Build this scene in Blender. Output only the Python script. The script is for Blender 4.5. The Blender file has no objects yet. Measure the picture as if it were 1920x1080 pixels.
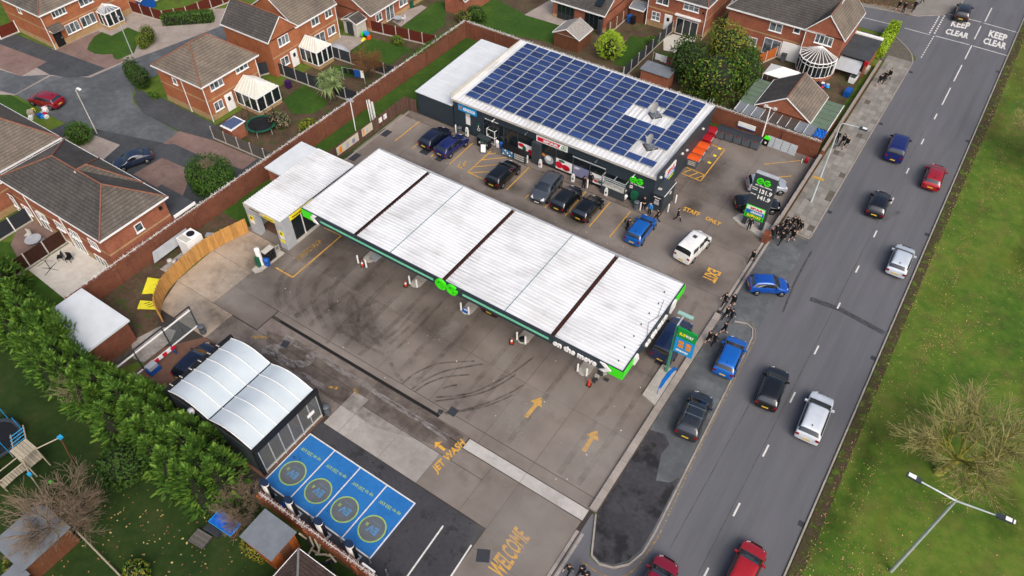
import bpy, math, random
from mathutils import Vector, Matrix
random.seed(7)
R = math.radians
scene = bpy.context.scene

# ------------------------------------------------------------------ camera
F_PX, PIT, ROL, YAW, CAM_H = 1406.59, .8265006, -.0052990, -.59675625, 50.0
_fw = Vector((math.sin(YAW)*math.cos(PIT), math.cos(YAW)*math.cos(PIT), -math.sin(PIT)))
_r0 = Vector((math.cos(YAW), -math.sin(YAW), 0)); _u0 = _r0.cross(_fw)
_r = math.cos(ROL)*_r0 + math.sin(ROL)*_u0; _u = -math.sin(ROL)*_r0 + math.cos(ROL)*_u0
cd = bpy.data.cameras.new('camera'); cam = bpy.data.objects.new('camera', cd)
scene.collection.objects.link(cam); scene.camera = cam
cd.sensor_width = 36; cd.lens = F_PX/1920*36; cd.clip_start = .5; cd.clip_end = 2000
cam.matrix_world = Matrix(((_r.x,_u.x,-_fw.x,0),(_r.y,_u.y,-_fw.y,0),(_r.z,_u.z,-_fw.z,CAM_H),(0,0,0,1)))

# ------------------------------------------------------------------ overcast daylight
SUN_EL, SUN_AZ = R(45), R(126)      # low winter sun from the road side, veiled by cloud
world = bpy.data.worlds.new('World'); scene.world = world; world.use_nodes = True
wn = world.node_tree; wn.nodes.clear()
sky = wn.nodes.new('ShaderNodeTexSky'); sky.sky_type = 'NISHITA'; sky.sun_disc = False
sky.sun_elevation = SUN_EL; sky.sun_rotation = SUN_AZ; sky.air_density = .8; sky.dust_density = 6; sky.ozone_density = 1.0
bgn = wn.nodes.new('ShaderNodeBackground'); bgn.inputs[1].default_value = .15
won = wn.nodes.new('ShaderNodeOutputWorld')
wn.links.new(sky.outputs[0], bgn.inputs[0]); wn.links.new(bgn.outputs[0], won.inputs[0])
sl = bpy.data.lights.new('sun', 'SUN'); sl.energy = 1.05; sl.angle = R(45); sl.color = (1, .98, .955)
so = bpy.data.objects.new('sun', sl); scene.collection.objects.link(so)
sd = Vector((math.sin(SUN_AZ)*math.cos(SUN_EL), math.cos(SUN_AZ)*math.cos(SUN_EL), math.sin(SUN_EL)))
so.rotation_euler = sd.to_track_quat('Z', 'Y').to_euler()
vs = scene.view_settings; vs.view_transform = 'Standard'; vs.look = 'None'; vs.exposure = 0.28; vs.gamma = 1
scene.cycles.max_bounces = 5; scene.cycles.diffuse_bounces = 2; scene.cycles.glossy_bounces = 2
scene.cycles.transmission_bounces = 3; scene.cycles.transparent_max_bounces = 16
scene.cycles.caustics_reflective = False; scene.cycles.caustics_refractive = False

# ------------------------------------------------------------------ helpers
COL = scene.collection
def G(px, py, z=0.0):
    """pixel of the survey photograph -> point on the horizontal plane at height z (scene metres)"""
    d = _fw*F_PX + _r*(px-960) - _u*(py-540)
    t = (z-CAM_H)/d.z
    return Vector((d.x*t, d.y*t, z))
def G2(px, py, z=0.0):
    p = G(px, py, z); return (p.x, p.y)

class MB:
    def __init__(s): s.v=[]; s.f=[]; s.m=[]; s.uv=[]; s.sm=[]
    def face(s, pts, m=0, uv=None, smooth=False):
        i=len(s.v); s.v += [tuple(p) for p in pts]; s.f.append(tuple(range(i, i+len(pts)))); s.m.append(m); s.uv.append(uv); s.sm.append(smooth); return s
    def add(s, vs, fs, m=0, smooth=False):
        i=len(s.v); s.v += [tuple(p) for p in vs]
        for f in fs: s.f.append(tuple(k+i for k in f)); s.m.append(m); s.uv.append(None); s.sm.append(smooth)
        return s
    def box(s, x0,x1,y0,y1,z0,z1, m=0, M=None):
        if x0>x1: x0,x1=x1,x0
        if y0>y1: y0,y1=y1,y0
        vs=[(x,y,z) for z in (z0,z1) for x,y in ((x0,y0),(x1,y0),(x1,y1),(x0,y1))]
        if M is not None: vs=[M@Vector(v) for v in vs]
        return s.add(vs, [(3,2,1,0),(4,5,6,7),(0,1,5,4),(1,2,6,5),(2,3,7,6),(3,0,4,7)], m)
    def prism(s, poly, z0, z1, m=0, bottom=True):
        a=sum(poly[i-1][0]*poly[i][1]-poly[i][0]*poly[i-1][1] for i in range(len(poly)))
        if a<0: poly=poly[::-1]
        n=len(poly); vs=[(p[0],p[1],z0) for p in poly]+[(p[0],p[1],z1) for p in poly]
        fs=[tuple(range(n,2*n))]+[(i,(i+1)%n,n+(i+1)%n,n+i) for i in range(n)]
        if bottom: fs.append(tuple(range(n-1,-1,-1)))
        return s.add(vs, fs, m)
    def tube(s, p0, p1, r0, r1=None, n=8, m=0, caps=True, smooth=True):
        r1=r0 if r1 is None else r1; p0=Vector(p0); p1=Vector(p1); d=(p1-p0)
        if d.length<1e-6: return s
        q=d.to_track_quat('Z','Y'); vs=[]
        for p,r in ((p0,r0),(p1,r1)):
            for k in range(n):
                a=2*math.pi*k/n; vs.append(p+q@Vector((r*math.cos(a), r*math.sin(a), 0)))
        s.add(vs, [(k,(k+1)%n,n+(k+1)%n,n+k) for k in range(n)], m, smooth)
        if caps: s.add(vs, [tuple(range(n-1,-1,-1)), tuple(range(n,2*n))], m)
        return s
    def path(s, pts, r, n=6, m=0, closed=False):
        P=list(pts)+([pts[0]] if closed else [])
        for a,b in zip(P,P[1:]): s.tube(a,b,r,r,n,m)
        return s
    def lathe(s, prof, n=16, m=0, c=(0,0,0), smooth=True):
        vs=[(c[0]+r*math.cos(2*math.pi*k/n), c[1]+r*math.sin(2*math.pi*k/n), c[2]+z) for r,z in prof for k in range(n)]
        fs=[(j*n+k, j*n+(k+1)%n, (j+1)*n+(k+1)%n, (j+1)*n+k) for j in range(len(prof)-1) for k in range(n)]
        s.add(vs, fs, m, smooth)
        s.add([vs[k] for k in range(n)], [tuple(range(n-1,-1,-1))], m)
        s.add([vs[(len(prof)-1)*n+k] for k in range(n)], [tuple(range(n))], m); return s
    def xf(s, M): s.v=[tuple(M@Vector(v)) for v in s.v]; return s
    def mesh(s, name, mats):
        me=bpy.data.meshes.new(name); me.from_pydata(s.v, [], s.f)
        for mt in (mats if isinstance(mats,(list,tuple)) else [mats]): me.materials.append(mt)
        me.polygons.foreach_set('material_index', s.m); me.polygons.foreach_set('use_smooth', s.sm)
        if any(u is not None for u in s.uv):
            ul=me.uv_layers.new(name='UVMap'); k=0; buf=[]
            for f,u in zip(s.f, s.uv):
                for j in range(len(f)): buf += list(u[j]) if u else (0,0)
            ul.data.foreach_set('uv', buf)
        me.update(); return me
    def build(s, name, mats, parent=None, loc=None, rz=0):
        return obj(name, s.mesh(name, mats), parent, loc, rz)

def obj(name, me, parent=None, loc=None, rz=0):
    o=bpy.data.objects.new(name, me); COL.objects.link(o)
    if parent is not None: o.parent=parent
    if loc is not None: o.location=loc
    o.rotation_euler=(0,0,rz); return o
def tag(o, label=None, cat=None, group=None, kind=None):
    if label: o['label']=label
    if cat: o['category']=cat
    if group: o['group']=group
    if kind: o['kind']=kind
    return o
def thing(name, label, cat, loc=(0,0,0), rz=0, group=None):
    o=bpy.data.objects.new(name, None); COL.objects.link(o); o.location=loc; o.rotation_euler=(0,0,rz)
    o.empty_display_size=.2; return tag(o, label, cat, group)
def struct(name, mb, mats, label): return tag(mb.build(name, mats), label, None, None, 'structure')
def part_box(name, par, mat, *b): return MB().box(*b).build(name, mat, par)
def copy_tree(root, loc, rz, label, group=None):
    def cp(o, par):
        c=o.copy(); COL.objects.link(c); c.parent=par
        for ch in o.children: cp(ch, c)
        return c
    r=cp(root, None); r.location=loc; r.rotation_euler=(0,0,rz); r['label']=label
    if group: r['group']=group
    return r

# ------------------------------------------------------------------ materials
def lin(h):
    c=[int(h[i:i+2],16)/255 for i in (0,2,4)]
    return tuple((x/12.92 if x<=.04045 else ((x+.055)/1.055)**2.4) for x in c)
class NT:
    def __init__(s, name):
        s.mat=bpy.data.materials.new(name); s.mat.use_nodes=True; s.t=s.mat.node_tree; s.b=s.t.nodes['Principled BSDF']
    def n(s, ty, **kw):
        nd=s.t.nodes.new(ty)
        for k,v in kw.items():
            if k.startswith('i_'): nd.inputs[k[2:].replace('_',' ')].default_value=v
            else: setattr(nd,k,v)
        return nd
    def l(s, a, b): s.t.links.new(a, b)
    def pos(s, scale=(1,1,1), src='Position'):
        g=s.n('ShaderNodeNewGeometry') if src=='Position' else s.n('ShaderNodeTexCoord')
        mp=s.n('ShaderNodeMapping'); mp.inputs['Scale'].default_value=scale; s.l(g.outputs[src], mp.inputs[0]); return mp.outputs[0]
    def noise(s, scale, detail=4, vec=None, rough=.6):
        nd=s.n('ShaderNodeTexNoise'); nd.inputs['Scale'].default_value=scale; nd.inputs['Detail'].default_value=detail; nd.inputs['Roughness'].default_value=rough
        if vec is not None: s.l(vec, nd.inputs['Vector'])
        return nd.outputs[0]
    def ramp(s, fac, stops):
        r=s.n('ShaderNodeValToRGB'); e=r.color_ramp.elements
        while len(e)<len(stops): e.new(.5)
        for k,(p,c) in enumerate(stops): e[k].position=p; e[k].color=(*c,1) if len(c)==3 else c
        s.l(fac, r.inputs[0]); return r.outputs[0]
    def mix(s, fac, a, b, mode='MIX'):
        m=s.n('ShaderNodeMix', data_type='RGBA', blend_type=mode)
        if isinstance(fac,(int,float)): m.inputs[0].default_value=fac
        else: s.l(fac, m.inputs[0])
        for k,x in ((6,a),(7,b)):
            if isinstance(x, tuple): m.inputs[k].default_value=(*x,1) if len(x)==3 else x
            else: s.l(x, m.inputs[k])
        return m.outputs[2]
    def math(s, op, a, b=0.0, c=None):
        m=s.n('ShaderNodeMath', operation=op)
        for k,x in ((0,a),(1,b),(2,c)):
            if x is None: continue
            if isinstance(x,(int,float)): m.inputs[k].default_value=x
            else: s.l(x, m.inputs[k])
        return m.outputs[0]
    def rnd(s): return s.n('ShaderNodeObjectInfo').outputs['Random']
    def col(s, c):
        if isinstance(c, tuple): s.b.inputs['Base Color'].default_value=(*c,1)
        else: s.l(c, s.b.inputs['Base Color'])
        return s
    def set(s, **kw):
        for k,v in kw.items(): s.b.inputs[k.replace('_',' ')].default_value=v
        return s
    def bump(s, h, strength=.3, dist=.02):
        b=s.n('ShaderNodeBump'); b.inputs['Strength'].default_value=strength; b.inputs['Distance'].default_value=dist
        s.l(h, b.inputs['Height']); s.l(b.outputs[0], s.b.inputs['Normal']); return s
def plain(name, c, rough=.6, metal=0, var=.12, scale=1.5, spec=.4, bump=0, obvar=0):
    """one paint or plastic colour with faint blotches"""
    t=NT(name); c=lin(c) if isinstance(c,str) else c
    n=t.noise(scale, 4, t.pos()); f=t.ramp(n, [(.3,tuple(x*(1-var) for x in c)),(.7,tuple(min(1,x*(1+var)) for x in c))])
    if obvar: f=t.mix(1, f, t.ramp(t.rnd(), [(0,(1-obvar,)*3),(1,(1+obvar,)*3)]), 'MULTIPLY')
    t.col(f).set(Roughness=rough, Metallic=metal, Specular_IOR_Level=spec)
    if bump: t.bump(t.noise(scale*12,3,t.pos()), bump)
    return t.mat
def ground_mat(name, stops, s1=.25, s2=2.5, s3=22, stain=None, rough=.9, bump=.25, fine=.16, stretch=(1,1,1), obvar=0, speck=None):
    t=NT(name); p=t.pos(stretch); q=t.pos()
    a=t.noise(s1,5,p); b=t.noise(s2,5,p); c=t.noise(s3,3,q)
    m=t.math('ADD', t.math('MULTIPLY',a,.6), t.math('MULTIPLY',b,.4))
    col=t.ramp(m, stops)
    col=t.mix(1, col, t.ramp(c,[(.25,(1-fine,)*3),(.75,(1+fine,)*3)]), 'MULTIPLY')
    if stain:
        sc,lo,hi,sc_c,amt=stain
        f=t.ramp(t.noise(sc,6,q,.7),[(lo,(0,0,0)),(hi,(amt,)*3)]); col=t.mix(f, col, sc_c)
    if speck:
        sc,th,c2=speck; v=t.n('ShaderNodeTexVoronoi'); v.inputs['Scale'].default_value=sc; t.l(q, v.inputs['Vector'])
        n2=t.noise(.35,3,q); f=t.math('MULTIPLY', t.ramp(v.outputs[0],[(th*.6,(1,1,1)),(th,(0,0,0))]), t.ramp(n2,[(.42,(0,0,0)),(.6,(1,1,1))]))
        col=t.mix(f, col, c2)
    if obvar: col=t.mix(1, col, t.ramp(t.rnd(), [(0,(1-obvar,)*3),(1,(1+obvar,)*3)]), 'MULTIPLY')
    t.col(col).set(Roughness=rough, Specular_IOR_Level=.25).bump(c, bump); return t.mat
def brick_mat(name, c1, c2, mortar):
    t=NT(name); g=t.n('ShaderNodeNewGeometry'); sp=t.n('ShaderNodeSeparateXYZ'); t.l(g.outputs['Position'], sp.inputs[0])
    cb=t.n('ShaderNodeCombineXYZ'); t.l(t.math('ADD',sp.outputs[0],sp.outputs[1]), cb.inputs[0]); t.l(sp.outputs[2], cb.inputs[1])
    b=t.n('ShaderNodeTexBrick'); t.l(cb.outputs[0], b.inputs['Vector']); b.inputs['Scale'].default_value=1
    b.inputs['Brick Width'].default_value=.235; b.inputs['Row Height'].default_value=.078; b.inputs['Mortar Size'].default_value=.008
    b.inputs['Color1'].default_value=(*lin(c1),1); b.inputs['Color2'].default_value=(*lin(c2),1); b.inputs['Mortar'].default_value=(*lin(mortar),1)
    n=t.noise(.8,5,t.pos()); st=t.noise(2.2,4,t.pos((3,3,.25)))
    col=t.mix(1,b.outputs[0],t.ramp(n,[(.3,(.8,.8,.8)),(.7,(1.15,1.12,1.1))]),'MULTIPLY')
    col=t.mix(t.ramp(st,[(.55,(0,0,0)),(.8,(.45,)*3)]),col,tuple(x*.45 for x in lin(c1)))
    t.col(col).set(Roughness=.9,Specular_IOR_Level=.2).bump(b.outputs[1],.25,-.01); return t.mat
def tile_mat(name, c1, c2, gap, lichen=.25, w=.30, h=.33):
    t=NT(name); uv=t.n('ShaderNodeUVMap').outputs[0]
    b=t.n('ShaderNodeTexBrick'); t.l(uv,b.inputs['Vector']); b.offset=.5; b.inputs['Scale'].default_value=1
    b.inputs['Brick Width'].default_value=w; b.inputs['Row Height'].default_value=h; b.inputs['Mortar Size'].default_value=.008; b.inputs['Mortar Smooth'].default_value=.3
    b.inputs['Color1'].default_value=(*lin(c1),1); b.inputs['Color2'].default_value=(*lin(c2),1); b.inputs['Mortar'].default_value=(*lin(gap),1)
    sp=t.n('ShaderNodeSeparateXYZ'); t.l(uv,sp.inputs[0]); saw=t.math('FRACT',t.math('DIVIDE',sp.outputs[1],h))
    n=t.noise(.5,5,t.pos()); s2=t.noise(9,2,t.pos())
    col=t.mix(1,b.outputs[0],t.ramp(n,[(.3,(.75,.75,.75)),(.7,(1.2,1.18,1.15))]),'MULTIPLY')
    col=t.mix(1,col,t.ramp(saw,[(0,(.45,)*3),(.28,(1,1,1))]),'MULTIPLY')
    col=t.mix(t.ramp(s2,[(.66,(0,0,0)),(.72,(lichen,)*3)]),col,lin('a9a695'))
    t.col(col).set(Roughness=.85,Specular_IOR_Level=.25).bump(saw,.5,-.03); return t.mat
def fence_mat(name, c, grain='z', obvar=.16):
    t=NT(name); c=lin(c); p=t.pos((9,9,.7)); n=t.noise(2,4,p)
    col=t.ramp(n,[(.3,tuple(x*.7 for x in c)),(.7,tuple(x*1.25 for x in c))])
    col=t.mix(1,col,t.ramp(t.rnd(),[(0,(1-obvar,)*3),(1,(1+obvar,)*3)]),'MULTIPLY')
    t.col(col).set(Roughness=.85,Specular_IOR_Level=.2); return t.mat
def leaf_mat(name, c1, c2, var=.25):
    t=NT(name); n=t.noise(1.3,3,t.pos()); n2=t.noise(14,2,t.pos())
    m=t.math('ADD',t.math('MULTIPLY',n,.6),t.math('MULTIPLY',n2,.4))
    col=t.ramp(m,[(.36,lin(c1)),(.62,lin(c2))])
    t.col(col).set(Roughness=.7,Specular_IOR_Level=.25)
    tr=t.n('ShaderNodeBsdfTranslucent'); t.l(col,tr.inputs[0]); mx=t.n('ShaderNodeMixShader'); mx.inputs[0].default_value=.22
    t.l(t.b.outputs[0],mx.inputs[1]); t.l(tr.outputs[0],mx.inputs[2]); t.l(mx.outputs[0],t.t.nodes['Material Output'].inputs[0]); return t.mat
def decal_mat(name, c, lo, hi, amt, scale=3, stretch=(1,1,1), rough=.9):
    """worn paint or a stain: opaque where the noise is high, the slab shows through elsewhere"""
    t=NT(name); c=lin(c); n=t.noise(scale,6,t.pos(stretch),.7)
    f=t.ramp(n,[(lo,(0,0,0)),(hi,(amt,)*3)]); n2=t.noise(6,3,t.pos())
    t.col(t.ramp(n2,[(.3,tuple(x*.82 for x in c)),(.7,tuple(min(1,x*1.12) for x in c))])).set(Roughness=rough,Specular_IOR_Level=.2); t.l(f,t.b.inputs['Alpha']); return t.mat
def soft_mat(name, c, amt, power=1.0, scale=.8):
    """a stain or cleaned patch that fades out towards the rim of its unit disc"""
    t=NT(name); tc=t.n('ShaderNodeTexCoord'); vl=t.n('ShaderNodeVectorMath',operation='LENGTH'); t.l(tc.outputs['Object'],vl.inputs[0])
    rim=t.ramp(vl.outputs['Value'],[(.15,(1,1,1)),(.98,(0,0,0))]); n=t.ramp(t.noise(scale,6,t.pos(),.7),[(.3,(.25,)*3),(.7,(1,1,1))])
    t.col(lin(c)).set(Roughness=.9,Specular_IOR_Level=.2); t.l(t.math('MULTIPLY',t.math('MULTIPLY',rim,n),amt),t.b.inputs['Alpha']); return t.mat
def car_paint(name, c, metal=.25, rough=.32):
    t=NT(name); c=lin(c); n=t.noise(1.2,3,t.pos())
    t.col(t.ramp(n,[(.3,tuple(x*.9 for x in c)),(.7,tuple(min(1,x*1.06) for x in c))])).set(Roughness=rough,Metallic=metal,Coat_Weight=.8,Coat_Roughness=.06); return t.mat
def glow(name, c, e=.8):
    t=NT(name); t.col(lin(c)).set(Roughness=.4); t.b.inputs['Emission Color'].default_value=(*lin(c),1); t.b.inputs['Emission Strength'].default_value=e; return t.mat
def corr_mat(name, c, dirt, axis='x', rough=.45, metal=.1):
    t=NT(name); c=lin(c); sc=(.15,6,6) if axis=='x' else (6,.15,6)
    n=t.noise(1,5,t.pos(sc),.65); n2=t.noise(.35,4,t.pos())
    f=t.math('MULTIPLY',t.ramp(n,[(.5,(0,0,0)),(.8,(1,1,1))]),t.ramp(n2,[(.35,(.15,)*3),(.7,(1,1,1))]))
    t.col(t.mix(t.math('MULTIPLY',f,.8),t.mix(t.ramp(n2,[(.4,(0,0,0)),(.75,(.3,.3,.3))]),c,lin(dirt)),lin(dirt))).set(Roughness=rough,Metallic=metal,Specular_IOR_Level=.4); return t.mat
M={}
M['grass']=ground_mat('grass',[(.3,lin('2e4a13')),(.44,lin('446119')),(.55,lin('596d23')),(.68,lin('6e6e34'))],.13,1.1,18,fine=.42,bump=.7,stain=(.5,.5,.72,lin('5a4c2e'),.6),speck=(3.2,.2,lin('7d6d45')))
M['lawn']=ground_mat('lawn',[(.35,lin('26450f')),(.5,lin('324f15')),(.65,lin('405c1d'))],.3,2,20,fine=.3,bump=.5)
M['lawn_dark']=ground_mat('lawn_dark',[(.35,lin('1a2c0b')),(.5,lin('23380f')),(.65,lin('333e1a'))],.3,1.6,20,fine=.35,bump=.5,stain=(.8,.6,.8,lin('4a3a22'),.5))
M['soil']=ground_mat('soil',[(.35,lin('3f3227')),(.6,lin('5d4d3d'))],.5,3,25,fine=.35,bump=.7,stain=(.9,.52,.62,lin('37501c'),.8))
M['gravel']=ground_mat('gravel',[(.35,lin('77716a')),(.6,lin('a8a29a'))],.6,4,30,fine=.4,bump=.9)
M['asphalt']=ground_mat('asphalt',[(.3,lin('565759')),(.5,lin('606165')),(.7,lin('6a6b6f'))],.12,.9,40,fine=.12,stretch=(1.6,.18,1),bump=.15)
M['asphalt_new']=ground_mat('asphalt_new',[(.35,lin('37373a')),(.65,lin('444447'))],.4,3,40,fine=.2,stain=(.7,.55,.62,lin('262629'),.7),bump=.2,rough=.8,speck=(2.2,.16,lin('1d1d20')))
M['asphalt_wet']=ground_mat('asphalt_wet',[(.4,lin('343437')),(.6,lin('424245'))],.35,3,40,fine=.15,stain=(.3,.5,.58,lin('1e1e20'),.85),rough=.75,bump=.2)
M['street']=ground_mat('street',[(.3,lin('474b4e')),(.5,lin('565a5d')),(.7,lin('6e7274'))],.22,1.2,30,fine=.13,stain=(.4,.56,.75,lin('7d8182'),.55),bump=.2)
M['drive_dark']=ground_mat('drive_dark',[(.35,lin('3a3d41')),(.65,lin('4e5154'))],.4,2,30,fine=.2,bump=.3)
M['paver']=ground_mat('paver',[(.35,lin('6d5a53')),(.65,lin('867169'))],.5,2.5,26,fine=.28,bump=.5,stain=(.6,.58,.75,lin('4c4541'),.5))
M['paver_pale']=ground_mat('paver_pale',[(.35,lin('8b8078')),(.65,lin('a39a92'))],.5,2.5,26,fine=.22,bump=.5)
M['patio']=ground_mat('patio',[(.35,lin('b9b5ab')),(.65,lin('cdc9bf'))],.5,2,26,fine=.08,bump=.2)
M['concrete']=ground_mat('concrete',[(.28,lin('5a524b')),(.42,lin('706861')),(.55,lin('817972')),(.7,lin('928b83'))],.13,.8,26,fine=.1,stain=(.2,.45,.85,lin('463d37'),.6),bump=.12,obvar=.05,speck=(.9,.05,lin('4a423c')))
M['concrete_pale']=ground_mat('concrete_pale',[(.3,lin('87827d')),(.6,lin('a39e98'))],.3,1.5,26,fine=.1,stain=(.6,.5,.75,lin('6b635d'),.7),obvar=.05,speck=(1.3,.09,lin('3a332e')))
M['concrete_warm']=ground_mat('concrete_warm',[(.3,lin('948676')),(.6,lin('ab9d8b'))],.3,1.5,26,fine=.1,stain=(.5,.48,.75,lin('66584d'),.75),obvar=.05,speck=(1.3,.1,lin('3a332e')))
M['concrete_red']=ground_mat('concrete_red',[(.3,lin('5d4438')),(.6,lin('735648'))],.4,2,26,fine=.15)
M['concrete_stain']=ground_mat('concrete_stain',[(.3,lin('5d544d')),(.6,lin('7c736c'))],.4,2,26,fine=.15,stretch=(.4,1,1),obvar=.05,stain=(.6,.48,.72,lin('443a35'),.7))
M['kerb']=ground_mat('kerb',[(.3,lin('88817a')),(.7,lin('a29a92'))],1,5,26,fine=.14,obvar=.1)
M['slab']=ground_mat('slab',[(.3,lin('77746e')),(.7,lin('8d8a83'))],.6,4,26,fine=.14,obvar=.22,stain=(.7,.6,.75,lin('4d4b47'),.6))
M['joint']=plain('joint_filler','3a342f',.95)
M['mud']=plain('slab_bedding','5a564d',.95,var=.3,scale=5)
# ------------------------------------------------------------------ paint
M['yellow_paint']=decal_mat('yellow_paint','d6a440',.30,.44,.95,2.2)
M['yellow_old']=decal_mat('yellow_paint_worn','bd9345',.42,.6,.85,5)
M['white_paint']=decal_mat('white_paint','d6d5d0',.26,.40,.95,2.5)
M['white_old']=decal_mat('white_paint_worn','b3aea2',.46,.66,.55,5)
M['yellow_line_old']=decal_mat('kerb_line_paint','a89768',.36,.6,.75,4)
M['tyre']=decal_mat('tyre_mark','2e2823',.30,.75,.6,1.7)
M['tyre_faint']=decal_mat('tyre_mark_faint','332c27',.38,.85,.4,.9)
M['dark_stain']=decal_mat('oil_stain','2f2823',.42,.95,.5,.6)
M['foam']=decal_mat('soap_foam','d0cdcb',.40,.95,.75,1.1,(1,2.6,1))
M['wet']=decal_mat('wet_run','3d322d',.32,.8,.6,.8)
M['rust']=plain('rust','4b241a',.85,var=.4,scale=4)
M['tyre_black']=plain('drain_dark','141312',.8)
M['iron']=plain('cast_iron','33363b',.6,var=.2,scale=8)

# ------------------------------------------------------------------ setting
g=MB().box(-700,500,-300,900,-.5,-.04); struct('ground',g,M['grass'],'wide ground sheet under the whole place')
def flat(name, pts, z, mat, label, px=True, kind='structure', th=.03):
    poly=[G2(*p) if px else p for p in pts]
    o=MB().prism(poly, z-th, z).build(name, mat); return tag(o,label,None,None,kind)
Rd=0.0
road=flat('road',[(-5.6,-60),(3.75,-60),(3.75,300),(-5.6,300)],Rd,M['asphalt'],'grey dual carriageway road running up past the filling station',px=False)
side=flat('side_road',[(-5.61,98.9),(-5.61,113.2),(-6.6,111.9),(-9,110.1),(-60,107.6),(-60,102.9),(-9.2,102.9),(-7.3,101.2),(-6.3,99.9)],Rd+.004,M['asphalt'],'side road joining the main road at the top',px=False)
verge=flat('verge',[(4.0,-60),(400,-60),(400,300),(4.0,300)],.11,M['grass'],'wide grass verge with fallen leaves right of the road',px=False,th=.14)
verge_soil=flat('verge_edge',[(4.0,-20),(4.75,-20),(4.85,30),(4.7,60),(4.95,90),(4.7,140),(4.0,140)],.118,decal_mat('soil_edge','4a3f31',.36,.58,.95,1.6),'strip of bare soil between kerb and verge grass',px=False)
worn=MB(); worn.face([(math.cos(2*math.pi*k/24),math.sin(2*math.pi*k/24),0) for k in range(24)])
wm=[worn.mesh('worn_patch',soft_mat('worn_grass','5f512f',.45,scale=1.2)),worn.mesh('worn_patch',soft_mat('pale_grass','6f7a2c',.5,scale=1.2)),worn.mesh('worn_patch',soft_mat('deep_grass','27400f',.55,scale=1.0))]
rw=random.Random(77)
for k in range(54):
    o=obj('worn_patch',wm[k%3],verge,(5.2+rw.random()**1.3*16,18+rw.random()*100,.1125+.0001*k),rw.uniform(-.15,.15)); o.scale=(rw.uniform(.5,1.8),rw.uniform(1.8,7),1)
# pavement with slabs
pav=flat('pavement',[(-8.7,59.4),(-5.75,59.4),(-5.75,97.6),(-6.4,99.6),(-7.4,101.0),(-9.2,102.6),(-9.6,102.6),(-9.6,96),(-8.7,96)],.085,M['mud'],'paved footway with loose grey slabs beside the road',px=False,th=.12)
sm=MB().box(-.285,.285,-.43,.43,0,.03).mesh('paving_slab',M['slab'])
rng=random.Random(3)
for i in range(43):
    y=59.9+i*.885; n=5
    for k in range(n):
        x=-8.4+k*.585
        if rng.random()<.035: continue
        o=obj('paving_slab',sm,pav,(x,y,.085+rng.uniform(-.006,.012)),rng.uniform(-.012,.012))
island=flat('pavement_island',[(-8.75,23.3),(-7.5,20.55),(-6.8,20.35),(-5.9,20.7),(-5.2,21.5),(-4.8,22.7),(-4.75,24.4),(-5.65,43.6),(-5.75,44.8),(-6.1,45.5),(-6.7,45.7),(-7.7,45.2),(-8.6,44.2),(-8.75,43)],.1,M['street'],'raised footway island between forecourt and road',px=False,th=.13)
flat('tarmac_patch',[(-8.72,23.4),(-7.48,20.65),(-6.8,20.45),(-5.95,20.8),(-5.27,21.55),(-4.9,22.7),(-4.85,24.4),(-5.05,29.2),(-5.5,28.4),(-6.4,28.0),(-7.05,30.2),(-6.9,31.3),(-7.6,31.9),(-8.72,31.6)],.105,M['asphalt_wet'],'dark patched tarmac with damp stains on the footway island',px=False)
crossover=flat('crossover',[(-9.0,43.0),(-5.61,43.0),(-5.61,59.3),(-9.0,59.3)],.006,M['street'],'tarmac crossover where cars leave the forecourt',px=False)
crossover2=flat('crossover',[(-9.0,-20),(-5.61,-20),(-5.61,21.0),(-6.9,20.2),(-7.6,20.4),(-8.8,23.2),(-9.0,23.2)],.006,M['asphalt'],'tarmac crossover at the forecourt entrance',px=False)
# kerbs laid stone by stone
km=MB().box(-.44,.44,-.065,.065,0,1).mesh('kerb_stone',M['kerb'])
def kerb(name,label,pts,z1,z0=-.05,w=1.0,parent=None):
    root=parent
    if root is None:
        root=tag(bpy.data.objects.new(name,None),label,None,None,'structure'); COL.objects.link(root)
    for a,b in zip(pts,pts[1:]):
        a=Vector((*a,0)); b=Vector((*b,0)); L=(b-a).length; n=max(1,round(L/.9)); d=(b-a)/n
        for k in range(n):
            p=a+d*(k+.5); o=obj('kerb_stone',km,root,(p.x,p.y,z0),math.atan2(d.y,d.x)); o.scale=(d.length/.9,w,z1-z0)
    return root
kerb('kerb','concrete kerb between road and grass verge',[(3.87,17),(3.87,122)],.125)
kerb('kerb','kerb along the slabbed pavement',[(-5.67,59.4),(-5.67,97.6),(-6.3,99.5),(-7.3,100.9),(-9.1,102.7)],.115)
kerb('kerb','pale kerb round the footway island',[(-8.75,23.3),(-7.5,20.5),(-6.8,20.28),(-5.85,20.6),(-5.1,21.4),(-4.7,22.6),(-4.66,24.4),(-5.55,43.6),(-5.65,44.8),(-6.0,45.6),(-6.6,45.85),(-7.6,45.5)],.125)
kerb('kerb','short kerb at the end of the slabbed pavement',[(-9.2,59.3),(-5.7,59.3)],.11)
kerb('kerb','kerb on the far corner of the side road',[(-3.9,120),(-4.3,115),(-5.6,112.2),(-8.2,110.1),(-16,108.7),(-30,108.2)],.115)
flat('footway_corner',[(-4.0,120),(-4.4,115.2),(-5.7,112.4),(-8.3,110.3),(-16,108.9),(-16,112),(-10,112.5),(-8,120)],.09,M['slab'],'grey footway on the far corner of the side road',px=False)
flat('leaf_bed',[(-9,111.6),(-16,109.5),(-30,109),(-30,113),(-9,114)],.1,M['soil'],'bed of brown leaves below the far brick wall',px=False)

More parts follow.
